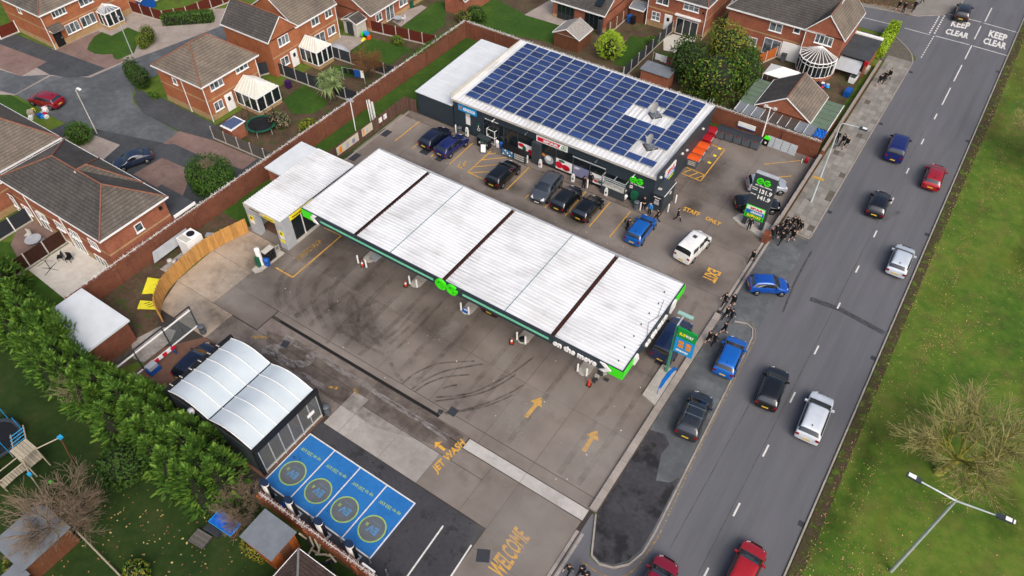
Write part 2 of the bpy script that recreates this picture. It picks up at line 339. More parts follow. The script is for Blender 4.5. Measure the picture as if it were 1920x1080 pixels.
# ------------------------------------------------------------------ forecourt
fore=flat('forecourt',[(-8.95,-6),(-8.95,72.6),(-20,72.6),(-20.4,72.6),(-20.4,55),(-51.8,55),(-51.6,43),(-52.1,30),(-52.3,26.3),(-51.9,21.6),(-50.6,18.6),(-46,15),(-43.5,11),(-13,10.5),(-13,-6)],-.005,M['joint'],'stained concrete forecourt of the filling station',px=False)
def slab(x0,x1,y0,y1,mat,par=fore,z=.0,poly=None):
    m=MB()
    if poly: m.prism(poly,-.02,z)
    else: m.box(x0+.012,x1-.012,y0+.012,y1-.012,-.02,z)
    return m.build('concrete_slab',mat,par)
XS=[-47,-41.5,-35.8,-30.1,-24.6,-19.1,-14.6,-9.35]
for a,b in zip(XS,XS[1:]):
    for c,d in ((24.35,30),(30,36.2),(36.2,42),(42,47.5),(47.5,53.6)):
        slab(a,b,c,d,M['concrete'],z=rng.uniform(0,.004))
slab(0,0,0,0,M['concrete'],poly=[(-52.1,30.2),(-47.02,30.2),(-47.02,36.2),(-51.9,36.2)])
slab(0,0,0,0,M['concrete'],poly=[(-51.9,36.25),(-47.02,36.25),(-47.02,43),(-51.6,43)])
slab(0,0,0,0,M['concrete'],poly=[(-51.6,43.05),(-47.02,43.05),(-47.02,53.6),(-51.7,53.6)])
slab(0,0,0,0,M['concrete_warm'],poly=[(-52.28,26.3),(-47.02,26.3),(-47.02,30.15),(-52.05,30.15)])
slab(0,0,0,0,M['concrete_warm'],poly=[(-51.9,21.8),(-47.02,21.8),(-47.02,26.27),(-52.28,26.27)])
slab(0,0,0,0,M['concrete_warm'],poly=[(-50.55,18.7),(-44.5,18.7),(-44.5,21.77),(-51.85,21.77)])
slab(-47,-41.5,21.8,24.3,M['concrete'])
for a,b in zip([-44.5,-40.5,-36,-30.1],[-40.5,-36,-30.1]): slab(a,b,18.75,21.7,M['concrete_stain'],z=.002)
for a,b in zip([-41.4,-35.8,-30.1,-29.1],[-35.8,-30.1,-29.1]): slab(a,b,21.72,23.45,M['concrete_stain'],z=.001)
for a,b in zip([-29.1,-24.6,-19.9],[-24.6,-19.9]):
    slab(a,b,22.55,23.45,M['concrete_stain'],z=.006); slab(a,b,21.0,22.5,M['concrete_stain'],z=.001)
slab(-30.1,-28.6,18.1,21.7,M['concrete_pale'],z=.002)
for a,b in ((-28.6,-24.6),(-24.6,-20.9)): slab(a,b,18.1,20.98,M['concrete_pale'],z=.001)
slab(-20.9,-17,18.1,20.98,M['concrete'],z=.001); slab(-19.9,-17,21.0,22.3,M['concrete']); slab(-17,-14.6,18.1,22.3,M['concrete'])
slab(-14.6,-9.35,16.5,22.3,M['concrete']); slab(-14.6,-9.35,10,16.5,M['concrete']); slab(-13,-9.35,-6,10,M['concrete'])
M['strip']=ground_mat('pale_strip',[(.3,lin('9d9a95')),(.6,lin('b6b3ae'))],.5,3,26,fine=.1,stain=(.9,.55,.75,lin('7d7872'),.5))
slab(-19.8,-14.6,22.35,23.3,M['strip'],z=.004); slab(-14.6,-9.3,22.35,23.3,M['strip'],z=.004)
for a,b in ((-23,-19.1),(-19.1,-14.6),(-14.6,-9.35)): slab(a,b,23.35,24.33,M['concrete'],z=.001)
slab(-41.4,-23,23.74,24.33,M['concrete'],z=.001)
for c,d in ((54.8,59),(59,65.5),(65.5,72.5)): slab(-20.38,-19.1,c,d,M['concrete_stain'])
for a,b in ((-19.1,-14.45),(-14.45,-9.35)):
    for c,d in ((53.6,59),(59,65.5),(65.5,72.5)): slab(a,b,c,d,M['concrete'],z=rng.uniform(0,.003))
apron=slab(-51.5,-19.2,53.62,54.75,M['concrete_stain'],z=.05); apron.name='shop_footway'
flat('ev_tarmac',[(-30.3,18.06),(-14.7,18.0),(-14.7,10.9),(-30.3,10.9)],.004,M['asphalt_new'],'dark tarmac apron around the blue charging bays',px=False)
flat('jet_wash_floor',[(-46.4,12.2),(-30.4,12.2),(-30.4,18.7),(-44.6,18.7),(-46.6,16)],.003,M['concrete_red'],'reddish concrete floor of the jet wash bay',px=False)

def decal(name, pts, z, mat, par, px=True):
    poly=[G2(*p) if px else p for p in pts]
    a=sum(poly[i-1][0]*poly[i][1]-poly[i][0]*poly[i-1][1] for i in range(len(poly)))
    if a<0: poly=poly[::-1]
    return MB().face([(x,y,z) for x,y in poly]).build(name,mat,par)
def strip(name, pts, w, z, mat, par, px=True):
    P=[Vector(G2(*p) if px else p) for p in pts]; m=MB(); L=[];Rr=[]
    for i,p in enumerate(P):
        d=(P[min(i+1,len(P)-1)]-P[max(i-1,0)]).normalized(); n=Vector((-d.y,d.x))*w/2; L.append(p+n); Rr.append(p-n)
    for i in range(len(P)-1): m.face([(*Rr[i],z),(*Rr[i+1],z),(*L[i+1],z),(*L[i],z)])
    return m.build(name,mat,par)
def curve_px(pts, n=6):
    out=[]; P=[Vector(p) for p in pts]
    for i in range(len(P)-1):
        p0=P[max(i-1,0)];p1=P[i];p2=P[i+1];p3=P[min(i+2,len(P)-1)]
        for k in range(n):
            t=k/n; out.append(.5*((2*p1)+(p2-p0)*t+(2*p0-5*p1+4*p2-p3)*t*t+(3*p1-p0-3*p2+p3)*t**3))
    return [tuple(v) for v in out]+[tuple(P[-1])]
FONT_CACHE={}
def text_geo(s, off=.02, spacing=1.0):
    key=(s,off,spacing)
    if key in FONT_CACHE: return FONT_CACHE[key]
    c=bpy.data.curves.new('lettering','FONT'); c.body=s; c.offset=off; c.space_character=spacing; c.resolution_u=2
    o=bpy.data.objects.new('lettering',c); COL.objects.link(o); dg=bpy.context.evaluated_depsgraph_get(); dg.update()
    me=bpy.data.meshes.new_from_object(o.evaluated_get(dg))
    vs=[(v.co.x,v.co.y) for v in me.vertices]; fs=[tuple(p.vertices) for p in me.polygons]
    bpy.data.objects.remove(o); bpy.data.curves.remove(c); bpy.data.meshes.remove(me)
    x0=min(v[0] for v in vs);x1=max(v[0] for v in vs);y0=min(v[1] for v in vs);y1=max(v[1] for v in vs)
    vs=[((x-x0)/(x1-x0),(y-y0)/(y1-y0)) for x,y in vs]
    FONT_CACHE[key]=(vs,fs); return vs,fs
def lettering(s, A, B, C, mat, par=None, th=0, off=.02, name='lettering', spacing=1.0):
    """text fitted to the parallelogram with baseline A-B and top-left corner C (points in the parent's frame)"""
    A,B,C=Vector(A),Vector(B),Vector(C); vs,fs=text_geo(s,off,spacing); e=(B-A); f=(C-A); n=e.cross(f).normalized()
    m=MB(); pts=[A+e*x+f*y+n*th for x,y in vs]; m.add(pts,fs)
    if th:
        i=len(m.v); ed={}
        for q in fs:
            for a,b in zip(q,q[1:]+q[:1]):
                k=(min(a,b),max(a,b)); ed[k]=None if k in ed else (a,b)
        for k,ab in ed.items():
            if ab: a,b=ab; m.face([pts[a]-n*th,pts[b]-n*th,pts[b],pts[a]])
    return m.build(name,mat,par)
def ground_text(s,a,b,c,mat,par,z=.012,off=.03,spacing=1.05):
    return lettering(s,G(*a,z),G(*b,z),G(*c,z),mat,par,0,off,'painted_lettering',spacing)
def arrow(tail, head, w, z, mat, par):
    a=Vector(G2(*tail));b=Vector(G2(*head)); d=(b-a); L=d.length; d.normalize(); n=Vector((-d.y,d.x)); s=b-d*L*.36
    m=MB(); q=lambda p:(p.x,p.y,z)
    m.face([q(a-n*w*.13),q(s-n*w*.13),q(s+n*w*.13),q(a+n*w*.13)]); m.face([q(s-n*w*.42),q(b),q(s+n*w*.42)])
    return m.build('painted_arrow',mat,par)
YP,ZP=M['yellow_paint'],.013
ground_text('WELCOME',(943,1089),(995,1009),(914,1063),YP,fore)
ground_text('JET WASH',(821,891),(876,836),(809,876),YP,fore)
ground_text('HGV',(946,812),(981,832),(957,795),M['white_old'],fore)
ground_text('EXIT',(1329,501),(1316,521),(1353,511),YP,fore)
ground_text('STAFF',(1280,394),(1310,406),(1284,387),YP,fore)
ground_text('ONLY',(1321,411),(1349,424),(1326,405),YP,fore)
ground_text('AIR/SCREEN',(559,491),(606,453),(552,484),M['yellow_old'],fore,off=.035)
arrow((986,782),(1016,745),1.3,ZP,YP,fore); arrow((1094,846),(1120,807),1.3,ZP,YP,fore); arrow((834,844),(815,829),.9,ZP,YP,fore)
arrow((503,633),(472,631),.8,ZP,M['yellow_old'],fore)
def yl(a,b,w=.11,mat=None,par=fore,z=ZP): return strip('painted_line',[a,b],w,z,mat or YP,par)
for a,b in (((797.5,219),(741,264)),((788,266),(774,278)),((816,287),(808,294)),((887,268),(842.5,308)),((921,283),(877,323)),((877,323),(906,336)),
    ((916,289),(930,287)),((904,300),(950,295)),((890,313),(929,309)),((881,324),(917,322)),((992,314),(950,356)),((991,365),(985,372)),((1030,380),(1022,389.5)),
    ((1099,359),(1059,405)),((1144,379),(1104,426)),((1182.5,396),(1142.5,445)),
    ((608,427),(640,442)),((640,442),(549,520)),((549,520),(517,502)),
    ((1335.6,272),(1359,280.6)),((1359,280.6),(1313.5,339.5)),((1313.5,339.5),(1278,325)),((1287,314),(1321,328)),
    ((1282,323),(1297,318)),((1293,330),(1311,323)),((1304,335),(1320,329)),
    ((1433,308),(1503,301)),((1459,332.5),(1484,330)),((1450,363),(1466,362))): yl(a,b)
# wheelchair symbol
def sym(px,py,s,rz,z=ZP):
    m=MB()
    def arc(cx,cy,r,a0,a1,w,n=14):
        for k in range(n):
            t0=R(a0+(a1-a0)*k/n);t1=R(a0+(a1-a0)*(k+1)/n)
            m.face([(cx+(r-w)*math.cos(t0),cy+(r-w)*math.sin(t0),z),(cx+r*math.cos(t0),cy+r*math.sin(t0),z),(cx+r*math.cos(t1),cy+r*math.sin(t1),z),(cx+(r-w)*math.cos(t1),cy+(r-w)*math.sin(t1),z)])
    arc(0,0,.42*s,150,390,.1*s); arc(-.05*s,.85*s,.12*s,0,360,.12*s)
    for x0,y0,x1,y1 in ((-.1,.2,0,.68),(-.1,.2,.3,.3),(.26,-.28,.38,.3),(-.05,.42,.25,.52),(.3,-.36,.5,-.28)): m.face([(x0*s,y0*s,z),(x1*s,y0*s,z),(x1*s,y1*s,z),(x0*s,y1*s,z)])
    o=m.build('wheelchair_symbol',YP,fore,G(px,py),rz); return o
sym(865,311,.95,0)
# drain channel, manhole covers
dr=MB().box(-40.5,-23,23.47,23.72,-.03,-.004).build('drain_channel',M['tyre_black'],fore)
for k in range(35): MB().box(-40.5+k*.5,-40.04+k*.5,23.48,23.5,-.01,.002).build('drain_lip',M['iron'],fore)
for i,(x,y,s,rz) in enumerate(((849,772,.55,0),(825.6,772,.3,.3),(906,1042,.7,.5),(662,293,1.0,0),(722,249,.9,0),(798,284,.8,0),(824,298,.6,0),(535,645,.5,.2),(1240,677,.7,0))):
    MB().box(-s*.65,s*.65,-s*.65,s*.65,0,.016).build('manhole_cover',M['iron'],fore,G(x,y),rz)
# tyre marks and stains
cx=lambda P:[(800+x/4.909,640+y/4.909) for x,y in P]; c2=lambda P:[(480+x/4,540+y/4) for x,y in P]
for P in ([(1095,720),(1180,650),(1300,590),(1420,560),(1640,548)],[(1170,760),(1250,700),(1400,630),(1530,600),(1700,570)],[(1190,780),(1260,730),(1350,690),(1440,665),(1600,650)],
          [(1350,820),(1500,808),(1640,780),(1780,715),(1920,640),(2080,520)],[(1340,850),(1520,825),(1680,790),(1820,730),(1960,640)],
          [(1400,935),(1560,912),(1720,868),(1900,790),(2000,730)],[(1420,945),(1600,915),(1760,875),(1930,800)],[(1400,755),(1460,735),(1510,728)]): strip('tyre_mark',curve_px(c2(P)),.16,.0105,M['tyre'],fore)
for P in ([(330,-240),(180,-60),(160,100),(260,200)],[(420,-250),(260,-80),(230,90),(330,220)],[(520,-250),(360,-90),(320,80),(420,260)],[(640,-230),(470,-60),(430,100),(520,300)],[(760,-180),(600,-30),(560,120),(640,340)],[(900,-110),(740,40),(700,180),(780,400)],[(1010,-60),(860,90),(830,230),(930,440)]):
    strip('tyre_mark',curve_px(c2(P)),.5,.0095,M['tyre_faint'],fore)
for P in ([(1180,180),(1080,300),(960,390)],[(1300,140),(1150,290),(1000,420)],[(1400,100),(1130,390),(980,490)],[(930,90),(720,200),(530,420)],[(860,60),(780,180),(760,260)],
          [(940,440),(820,330),(700,250)],[(960,500),(800,420),(650,330)],[(700,20),(760,130),(770,260)],[(850,130),(880,270),(950,380)],[(1010,560),(1040,620),(1100,700)]):
    strip('tyre_mark',curve_px(c2(P)),.3,.010,M['tyre_faint'],fore)
for xx in (-39.8,-38,-33.9,-32.2,-28.3,-26.6,-22.6,-21,-17.2,-12.6,-11):
    strip('tyre_mark',[(xx,24.6),(xx+rng.uniform(-.3,.3),30),(xx+rng.uniform(-.3,.3),46)],.45,.008,M['tyre_faint'],fore,False)
disc=MB(); disc.face([(math.cos(2*math.pi*k/28),math.sin(2*math.pi*k/28),0) for k in range(28)])
sm_dark,sm_pale,sm_brown=soft_mat('oil_stain','2c2622',.62),soft_mat('clean_patch','a39e97',.5,scale=1.4),soft_mat('tyre_rub','3d332c',.5,scale=.5)
dk,pk,bk=(disc.mesh('stain',m_) for m_ in (sm_dark,sm_pale,sm_brown))
def stain(nm,me,x,y,w,h,z,rz=0): o=obj(nm,me,fore,(x,y,z),rz); o.scale=(w,h,1)
for k,(x,y,w,h) in enumerate(((-37.5,28,6.5,4.2),(-33.5,26.6,5,2.8),(-45.5,26,4.5,3),(-30,46.5,9,2.4),(-43,46,7,4),(-44,35,3.4,6),(-21,45.5,7,2.6),(-17.5,62,2.6,6),(-40,32.2,7,2.6),(-29,30.5,6,2.4))): stain('tyre_rub',bk,x,y,w,h,.0088+.0002*k)
for k,(x,y,w,h) in enumerate(((-45.9,21,3.4,1.6),(-47.3,28.6,2.2,2.6),(-26,49,2,1.2),(-12.2,49,2.4,2),(-17,57,1.2,1.8),(-34,50,3,1.5),(-24.5,37,3,3),(-13.2,60.5,3,2.2),(-38.6,19.8,3.5,1.3))): stain('oil_stain',dk,x,y,w,h,.0110+.0002*k)
for k,(x,y,w,h) in enumerate(((-46,24.5,3.6,3.2),(-47.5,20.3,3.5,1.6),(-39.1,31.9,1.3,1.7),(-33.5,31.5,1.2,1.9),(-27.7,31.3,1.3,2.1),(-21.9,31.3,1.4,2.2),(-15.8,30.5,1.6,3.0),(-11.5,28,2.6,5),(-18,27.2,2.2,3.4),(-12.5,19,3.5,5),(-15.8,64,1.6,4),(-12.5,69.5,2.6,1.4),(-24.5,20,3.8,1.3),(-17,48.5,3,2.2))): stain('clean_patch',pk,x,y,w,h,.0132+.0002*k)
decal('wet_run',[(500,620),(560,640),(700,727),(712,713),(870,818),(850,845),(700,800),(600,735),(500,660)],.0085,M['wet'],fore)
strip('foam_trail',curve_px([(552,645),(600,668),(640,695),(690,725),(700,733),(745,762),(790,790),(815,805),(840,822)]),.45,.014,M['foam'],fore)
strip('foam_trail',curve_px([(480,662),(520,650),(545,640),(533,632)]),.6,.014,M['foam'],fore)
strip('foam_trail',curve_px([(500,650),(540,680),(575,680),(583,665)]),.8,.014,M['foam'],fore)
strip('foam_trail',curve_px([(560,700),(590,716),(612,730)]),.5,.014,M['foam'],fore)
for (x,y,l,a) in ((625,727,.7,.4),(666,732,.35,0),(669,738,.35,.3)): MB().box(-l/2,l/2,-.1,.1,.012,.014).build('painted_mark',M['yellow_old'],fore,G(x,y),a)
# parking lines by the chargers
for a,b in (((831,986),(760,1086)),((884,1022),(842,1086))): strip('painted_line',[a,b],.12,.011,M['white_paint'],fore)

# ------------------------------------------------------------------ road markings
WP=M['white_paint']
for y0,y1,x in ((113.6,118.2,-.3),(107.9,112,-.5),(102.1,106.1,-.45),(96,100.4,-.45),(90,94.3,-.45),(86.5,87.8,-.5),(80.8,82,-.55),(74.7,75.8,-.57),(68.9,70,-.6),(63,64.1,-.62),(57.3,58.4,-.64),(52,52.8,-.65),(45.9,47,-.65),(40.1,41.3,-.65),(34.3,35.5,-.65),(28.6,29.8,-.62),(23.1,24.2,-.55),(17.4,18.5,-.55)):
    strip('centre_line_dash',[(x,y0),(x,y1)],.13,.006,WP,road,False)
def rt(s,a,b,c): return ground_text(s,a,b,c,WP,road,.006,.04)
rt('KEEP',(1852.5,68),(1886,78),(1857,56)); rt('CLEAR',(1842,81.5),(1885,93),(1846.5,70))
rt('KEEP',(1782,49),(1816,55),(1787,37)); rt('CLEAR',(1771,63),(1814,73),(1776,53))
for a,b in (((1754,67.5),(1817.5,84)),((1824,86),(1889,104.5)),((1844,43),(1907.5,61)),((1779,26.5),(1840,41.5))): strip('box_line',[a,b],.13,.006,WP,road)
for a,b in (((1696,52.5),(1744,65.5)),((1615,32),(1670,45.5))): strip('box_line',[a,b],.1,.009,WP,side)
def dashes(a,b,n,w,par,name,duty=.55):
    A=Vector(G2(*a));B=Vector(G2(*b))
    for k in range(n):
        p=A.lerp(B,k/n);q=A.lerp(B,(k+duty)/n); strip(name,[tuple(p),tuple(q)],w,.0095,WP,par,False)
dashes((1761,31),(1742,64),9,.2,side,'give_way_dash'); dashes((1771,29),(1751,65),9,.2,road,'give_way_dash'); dashes((1751,67.5),(1726,110),10,.12,road,'give_way_dash',.6)
yk=M['yellow_line_old']
strip('kerb_line',[(-5.35,60),(-5.35,90)],.07,.006,M['white_old'],road,False)
strip('kerb_line',curve_px([(-4.35,24.5),(-4.9,33),(-5.3,43.5),(-5.45,45),(-6.0,46),(-6.8,46.35)]),.09,.0095,yk,road,False)
strip('kerb_line',curve_px([(-8.3,19.9),(-6.9,19.75),(-5.6,20),(-4.8,20.9),(-4.45,22.6),(-4.35,24.5)]),.09,.0095,M['yellow_old'],road,False)
strip('kerb_line',[(-9,59.02),(-5.9,59.02)],.08,.0095,M['yellow_old'],crossover,False)
strip('tar_seam',[(1519,560),(1575,580),(1658,625)],.55,.005,decal_mat('tar_patch','44454a',.2,.7,.75),road)
for p_ in ([(-.95,20),(-.92,50),(-.98,80),(-.8,100)],[(-3.3,24),(-3.25,40)]): strip('tar_seam',p_,.05,.0045,M['tyre'],road,False)
for xx in (-4.1,-2.1,.5,2.4): strip('wheel_track',[(xx,18),(xx+.1,60),(xx,118)],.55,.004,decal_mat('wheel_track','75767a',.3,.95,.22,.5,(1,.12,1)),road,False)
for y_ in (30.5,48,66,84,101): MB().box(3.35,3.75,y_,y_+.45,0,.008).build('gully_grate',M['iron'],road)
for y_ in (33,62,80,93): MB().box(-5.5,-5.1,y_+2,y_+2.45,0,.0085).build('gully_grate',M['iron'],road)
strip('tar_seam',curve_px([(1468,585),(1490,530),(1522,470)]),.18,.0075,M['tyre'],crossover)
decal('damp_patch',[(1648,408),(1680,395),(1690,398),(1655,418)],.005,M['tyre_faint'],road)

# ------------------------------------------------------------------ gardens, drives and lanes west of the brick wall
flat('cul_de_sac_road',[(-92.6,31.2),(-93.3,36.1),(-92.2,36.3),(-90.7,37.0),(-89.5,38.5),(-88.8,40.2),(-88.4,43.5),(-87.4,48),(-85.4,57),(-80,80),(-70,80),(-77,60),(-81.5,52),(-82.3,41),(-81.3,39.2),(-79.6,38.0),(-76.8,37.3),(-70.3,37.0),(-69.9,35.0),(-71,33),(-77.7,31.6),(-83.7,30.9)],.004,M['street'],'worn grey cul-de-sac road between the houses',px=False)
flat('garden_ground',[(-68,38),(-56.1,38),(-56.1,72),(-56,74),(-10,74),(-10,102),(-66,102)],-.01,M['soil'],'trodden soil of the back gardens',px=False)
def dv(n,pts,mat,label,z=.015): return flat(n,pts,z,M[mat],label)
dv('footpath',[(270,172),(300,182),(399,231),(412,242),(402,264),(337,246),(268,212),(251,185),(256,168)],'drive_dark','dark tarmac footpath along the detached house',.03)
dv('front_paving',[(-10,70),(104,92),(225,25),(435,15),(425,45),(300,93),(235,116),(170,145),(95,143),(28,178),(-10,182)],'paver_pale','pale paved ground in front of the corner house',.006)
dv('driveway',[(-10,78),(30,64),(104,94),(200,128),(165,143),(130,146),(93,140),(-10,84)],'drive_dark','dark damp driveway of the corner house')
dv('driveway',[(-10,80),(0,83),(88,116),(40,143),(-10,124)],'paver','brown paved drive by the cul-de-sac',.02)
dv('driveway',[(-10,128),(40,143),(93,140),(28,177),(-10,168)],'street','pale grey drive opposite the red car')
dv('driveway',[(104,94),(165,66),(185,58),(235,113),(200,129)],'paver','brown brick-paved drive beside the curved lawn',.02)
dv('driveway',[(160,67),(235,28),(300,22),(420,30),(428,36),(300,90),(262,54),(240,52),(210,69),(190,60)],'paver_pale','pale pink paved drive in front of the corner house',.018)
flat('lawn',[(-95.6,43.3),(-96.6,44.8),(-96.9,46.1),(-94.9,46.2),(-95.0,48.8),(-92.2,48.8),(-88.9,45.2),(-89.1,42.9),(-90.0,42.9),(-90.9,43.4),(-91.8,42.6),(-93,42.2),(-94.6,42.3)],.035,M['lawn'],'neat curved front lawn of the corner house',px=False)
dv('lawn',[(-10,178),(20,178),(62,203),(50,222),(-10,198)],'lawn','small front lawn by the parked red car',.03)
dv('driveway',[(92,246),(138,224),(162,240),(112,254)],'drive_dark','dark tiled drive edge beside the round bush',.02)
dv('driveway',[(110,262),(152,244),(225,272),(192,301),(160,288),(120,276)],'paver_pale','pale stone path beside the round bush',.022)
dv('driveway',[(192,300),(228,270),(277,288),(307,270),(332,272),(380,297),(352,316),(384,392),(345,374),(300,345),(240,336)],'drive_dark','dark tarmac drive under the parked car')
dv('driveway',[(250,327),(304,296),(347,315),(354,337),(342,370),(295,352)],'paver','rounded brown block-paved parking pad',.03)
dv('driveway',[(337,246),(402,264),(482,298),(455,318),(378,293),(327,270),(305,271)],'paver','brown gravelly drive end beside the fence')
dv('lawn',[(530,187),(572,158),(615,190),(610,200),(587,213),(547,213)],'lawn','square back lawn behind the white conservatory',.02)
dv('lawn',[(620,121),(680,130),(690,147),(640,142)],'lawn','narrow back lawn between two grey fences',.02)
dv('lawn',[(655,96),(695,71),(772,91),(728,124),(705,121)],'lawn','back lawn by the small bare tree',.02)
dv('lawn',[(752,52),(820,2),(834,4),(834,48),(797,71)],'lawn','long back lawn beside the bungalow',.02)
dv('lawn',[(872,46),(905,-15),(985,28),(1067,54),(1035,80),(960,66)],'lawn','open lawn behind the brick boundary wall',.02)
dv('lawn',[(1182,67),(1217,72),(1187,127),(1150,121)],'lawn','lawn strip beside the lime conifer',.02)
dv('lawn',[(1236,97),(1262,104),(1272,112),(1250,120)],'lawn','tiny lawn below the white patio',.02)
dv('patio',[(1244,72),(1262,64),(1304,75),(1290,104),(1244,94)],'patio','white paved patio outside the glazed doors',.03)
dv('patio',[(983,28),(1032,0),(1078,40),(1070,54)],'paver_pale','rough stone terrace beside the bifold doors',.03)
dv('patio',[(595,92),(640,66),(690,72),(655,96),(620,104)],'paver_pale','concrete patio with a covered barbecue',.03)
dv('patio',[(752,50),(735,40),(760,20),(790,10),(800,14)],'paver_pale','cluttered stone patio behind the bungalow',.03)
flat('patio',[(-64.5,15.0),(-57,14.6),(-56.3,19.3),(-64.5,19.3)],.03,M['patio'],'pale square patio behind the big house',px=False)
flat('patio',[(-70.3,19.3),(-70.2,17.2),(-69,16),(-67,15.4),(-65.4,16),(-64.9,17.2),(-64.9,19.3)],.03,M['paver'],'rounded brown patio with a garden table',px=False)
dv('driveway',[(92,250),(150,236),(305,268),(415,272),(500,302),(395,398),(345,380),(240,345),(100,280)],'drive_dark','dark tarmac forecourt of the big house',.008)
dv('lawn',[(-10,452),(25,455),(52,486),(-10,525)],'lawn','back lawn beside the rounded patio',.02)
dv('lawn',[(40,528),(75,510),(142,546),(92,582),(30,560)],'lawn','small artificial lawn beside the pale patio',.025)
flat('grass_strip',[(-55.8,30.5),(-51.9,30.5),(-51.5,43),(-51.9,54.7),(-50.4,55),(-50.4,67),(-44,68.6),(-20,68.6),(-20,73.3),(-55.8,73.3)],.01,M['lawn'],'grass strip between brick wall and forecourt fence',px=False)
flat('soil_bank',[(-55.9,10),(-49,10),(-46.6,15),(-50.4,18.7),(-52.1,21.6),(-52.5,26.3),(-52,30.6),(-55.9,30.6)],.005,M['soil'],'bare soil strip behind the new timber fence',px=False)
dv('gravel_patch',[(246,640),(300,612),(330,620),(320,640),(270,680),(250,672)],'gravel','pale gravel beside the jet wash frame',.02)
dv('gravel_patch',[(300,505),(345,470),(352,480),(320,515)],'gravel','pale gravel around the white plant box',.02)
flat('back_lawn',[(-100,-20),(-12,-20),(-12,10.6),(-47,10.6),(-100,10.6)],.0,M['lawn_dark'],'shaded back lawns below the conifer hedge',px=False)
# ------------------------------------------------------------------ shared object materials
M['charcoal']=plain('charcoal_cladding','2c373f',.5,var=.08)
M['charcoal2']=plain('charcoal_panel','363d42',.55,var=.1)
M['black']=plain('black_plastic','17181a',.5)
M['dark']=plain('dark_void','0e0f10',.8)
M['white']=plain('white_plastic','e8e8e5',.45,var=.05)
M['white_dirty']=plain('white_dirty','b9b6ad',.6,var=.15,scale=4)
M['upvc']=plain('white_upvc','e8e9e7',.35,var=.04)
M['grey']=plain('grey_metal','8b9196',.4,metal=.5)
M['lightgrey']=plain('light_grey_panel','a4a9ae',.5)
M['steel']=plain('galvanised_steel','b9c2c4',.45,metal=.3,var=.15,scale=5)
M['lamp_grey']=plain('lamp_post_grey','b6c2c2',.5,var=.1)
M['eg_green']=plain('brand_green','3fe01a',.35,var=.03)
M['teal_line']=glow('light_line','7fe0b4',.25)
M['green']=plain('sign_green','0f8f3c',.4); M['blue']=plain('sign_blue','0b62b5',.4); M['lightblue']=plain('sign_light_blue','1a8fd0',.4)
M['red']=plain('sign_red','c8102e',.4); M['yellow']=plain('sign_yellow','f0dc28',.5); M['orange']=plain('orange_plastic','d4541a',.5,var=.12,scale=3)
M['orange_sign']=plain('sign_orange','e58a1a',.4); M['lavender']=plain('poster_lavender','7d7f9e',.5)
M['redbin']=plain('red_plastic','9c1420',.45,var=.15); M['bluebin']=plain('blue_plastic','154f9e',.45); M['purple']=plain('purple_plastic','3b1a52',.5)
M['greenbin']=plain('green_plastic','14573f',.5); M['bingrey']=plain('bin_grey','555c62',.55,var=.12); M['binlid']=plain('bin_lid','2f3337',.5)
M['roof_white']=corr_mat('white_roof_sheet','e6e8e8','7a756d','x'); M['roof_white_y']=corr_mat('white_roof_sheet_long','e0e1e0','8a8578','y')
M['roof_plain']=plain('white_membrane','cdd2d4',.5,var=.07,scale=.8)
M['glass']=(lambda t:(t.col(lin('1a2226')).set(Roughness=.08,Specular_IOR_Level=.7),t.mat)[1])(NT('dark_glass'))
M['glass_pale']=(lambda t:(t.col(t.ramp(t.noise(1.2,3,t.pos()),[(.35,lin('2b343a')),(.65,lin('7d878c'))])).set(Roughness=.1,Specular_IOR_Level=.6),t.mat)[1])(NT('window_glass'))
def _poly():
    t=NT('polycarbonate'); t.col(t.ramp(t.noise(.5,3,t.pos()),[(.3,lin('c3d0d6')),(.7,lin('d3dee2'))])).set(Roughness=.25,Specular_IOR_Level=.6)
    tr=t.n('ShaderNodeBsdfTranslucent'); tr.inputs[0].default_value=(.75,.82,.85,1); mx=t.n('ShaderNodeMixShader'); mx.inputs[0].default_value=.15
    t.l(t.b.outputs[0],mx.inputs[1]); t.l(tr.outputs[0],mx.inputs[2]); t.l(mx.outputs[0],t.t.nodes['Material Output'].inputs[0]); return t.mat
M['poly']=_poly()
def _clear():
    t=NT('clear_pane'); t.col(lin('6f7a7c')).set(Roughness=.1); tr=t.n('ShaderNodeBsdfTransparent'); mx=t.n('ShaderNodeMixShader'); mx.inputs[0].default_value=.72
    t.l(t.b.outputs[0],mx.inputs[1]); t.l(tr.outputs[0],mx.inputs[2]); t.l(mx.outputs[0],t.t.nodes['Material Output'].inputs[0]); return t.mat
M['clear']=_clear()
def _solar():
    t=NT('solar_cells'); uv=t.n('ShaderNodeUVMap').outputs[0]; sp=t.n('ShaderNodeSeparateXYZ'); t.l(uv,sp.inputs[0])
    def ln(o,k,w): return t.math('LESS_THAN',t.math('FRACT',t.math('MULTIPLY',o,k)),w)
    g=t.math('MAXIMUM',ln(sp.outputs[0],10,.09),ln(sp.outputs[1],6,.09))
    base=t.mix(1,t.ramp(t.rnd(),[(0,lin('1a2a56')),(1,lin('2b4276'))]),t.ramp(t.noise(1.3,3,t.pos()),[(.3,(.7,.7,.7)),(.7,(1.3,1.3,1.3))]),'MULTIPLY')
    t.col(t.mix(g,base,lin('4a5878'))).set(Roughness=.14,Specular_IOR_Level=.35); return t.mat
M['solar']=_solar()
M['brick']=brick_mat('red_brick','9c5238','86472f','96806e'); M['brick_dark']=brick_mat('wall_brick','7c4531','683a2a','755f50'); M['brick_orange']=brick_mat('orange_brick','ad6239','985230','98806a')
M['buff']=brick_mat('buff_brick','b39468','a2865e','a08e76')

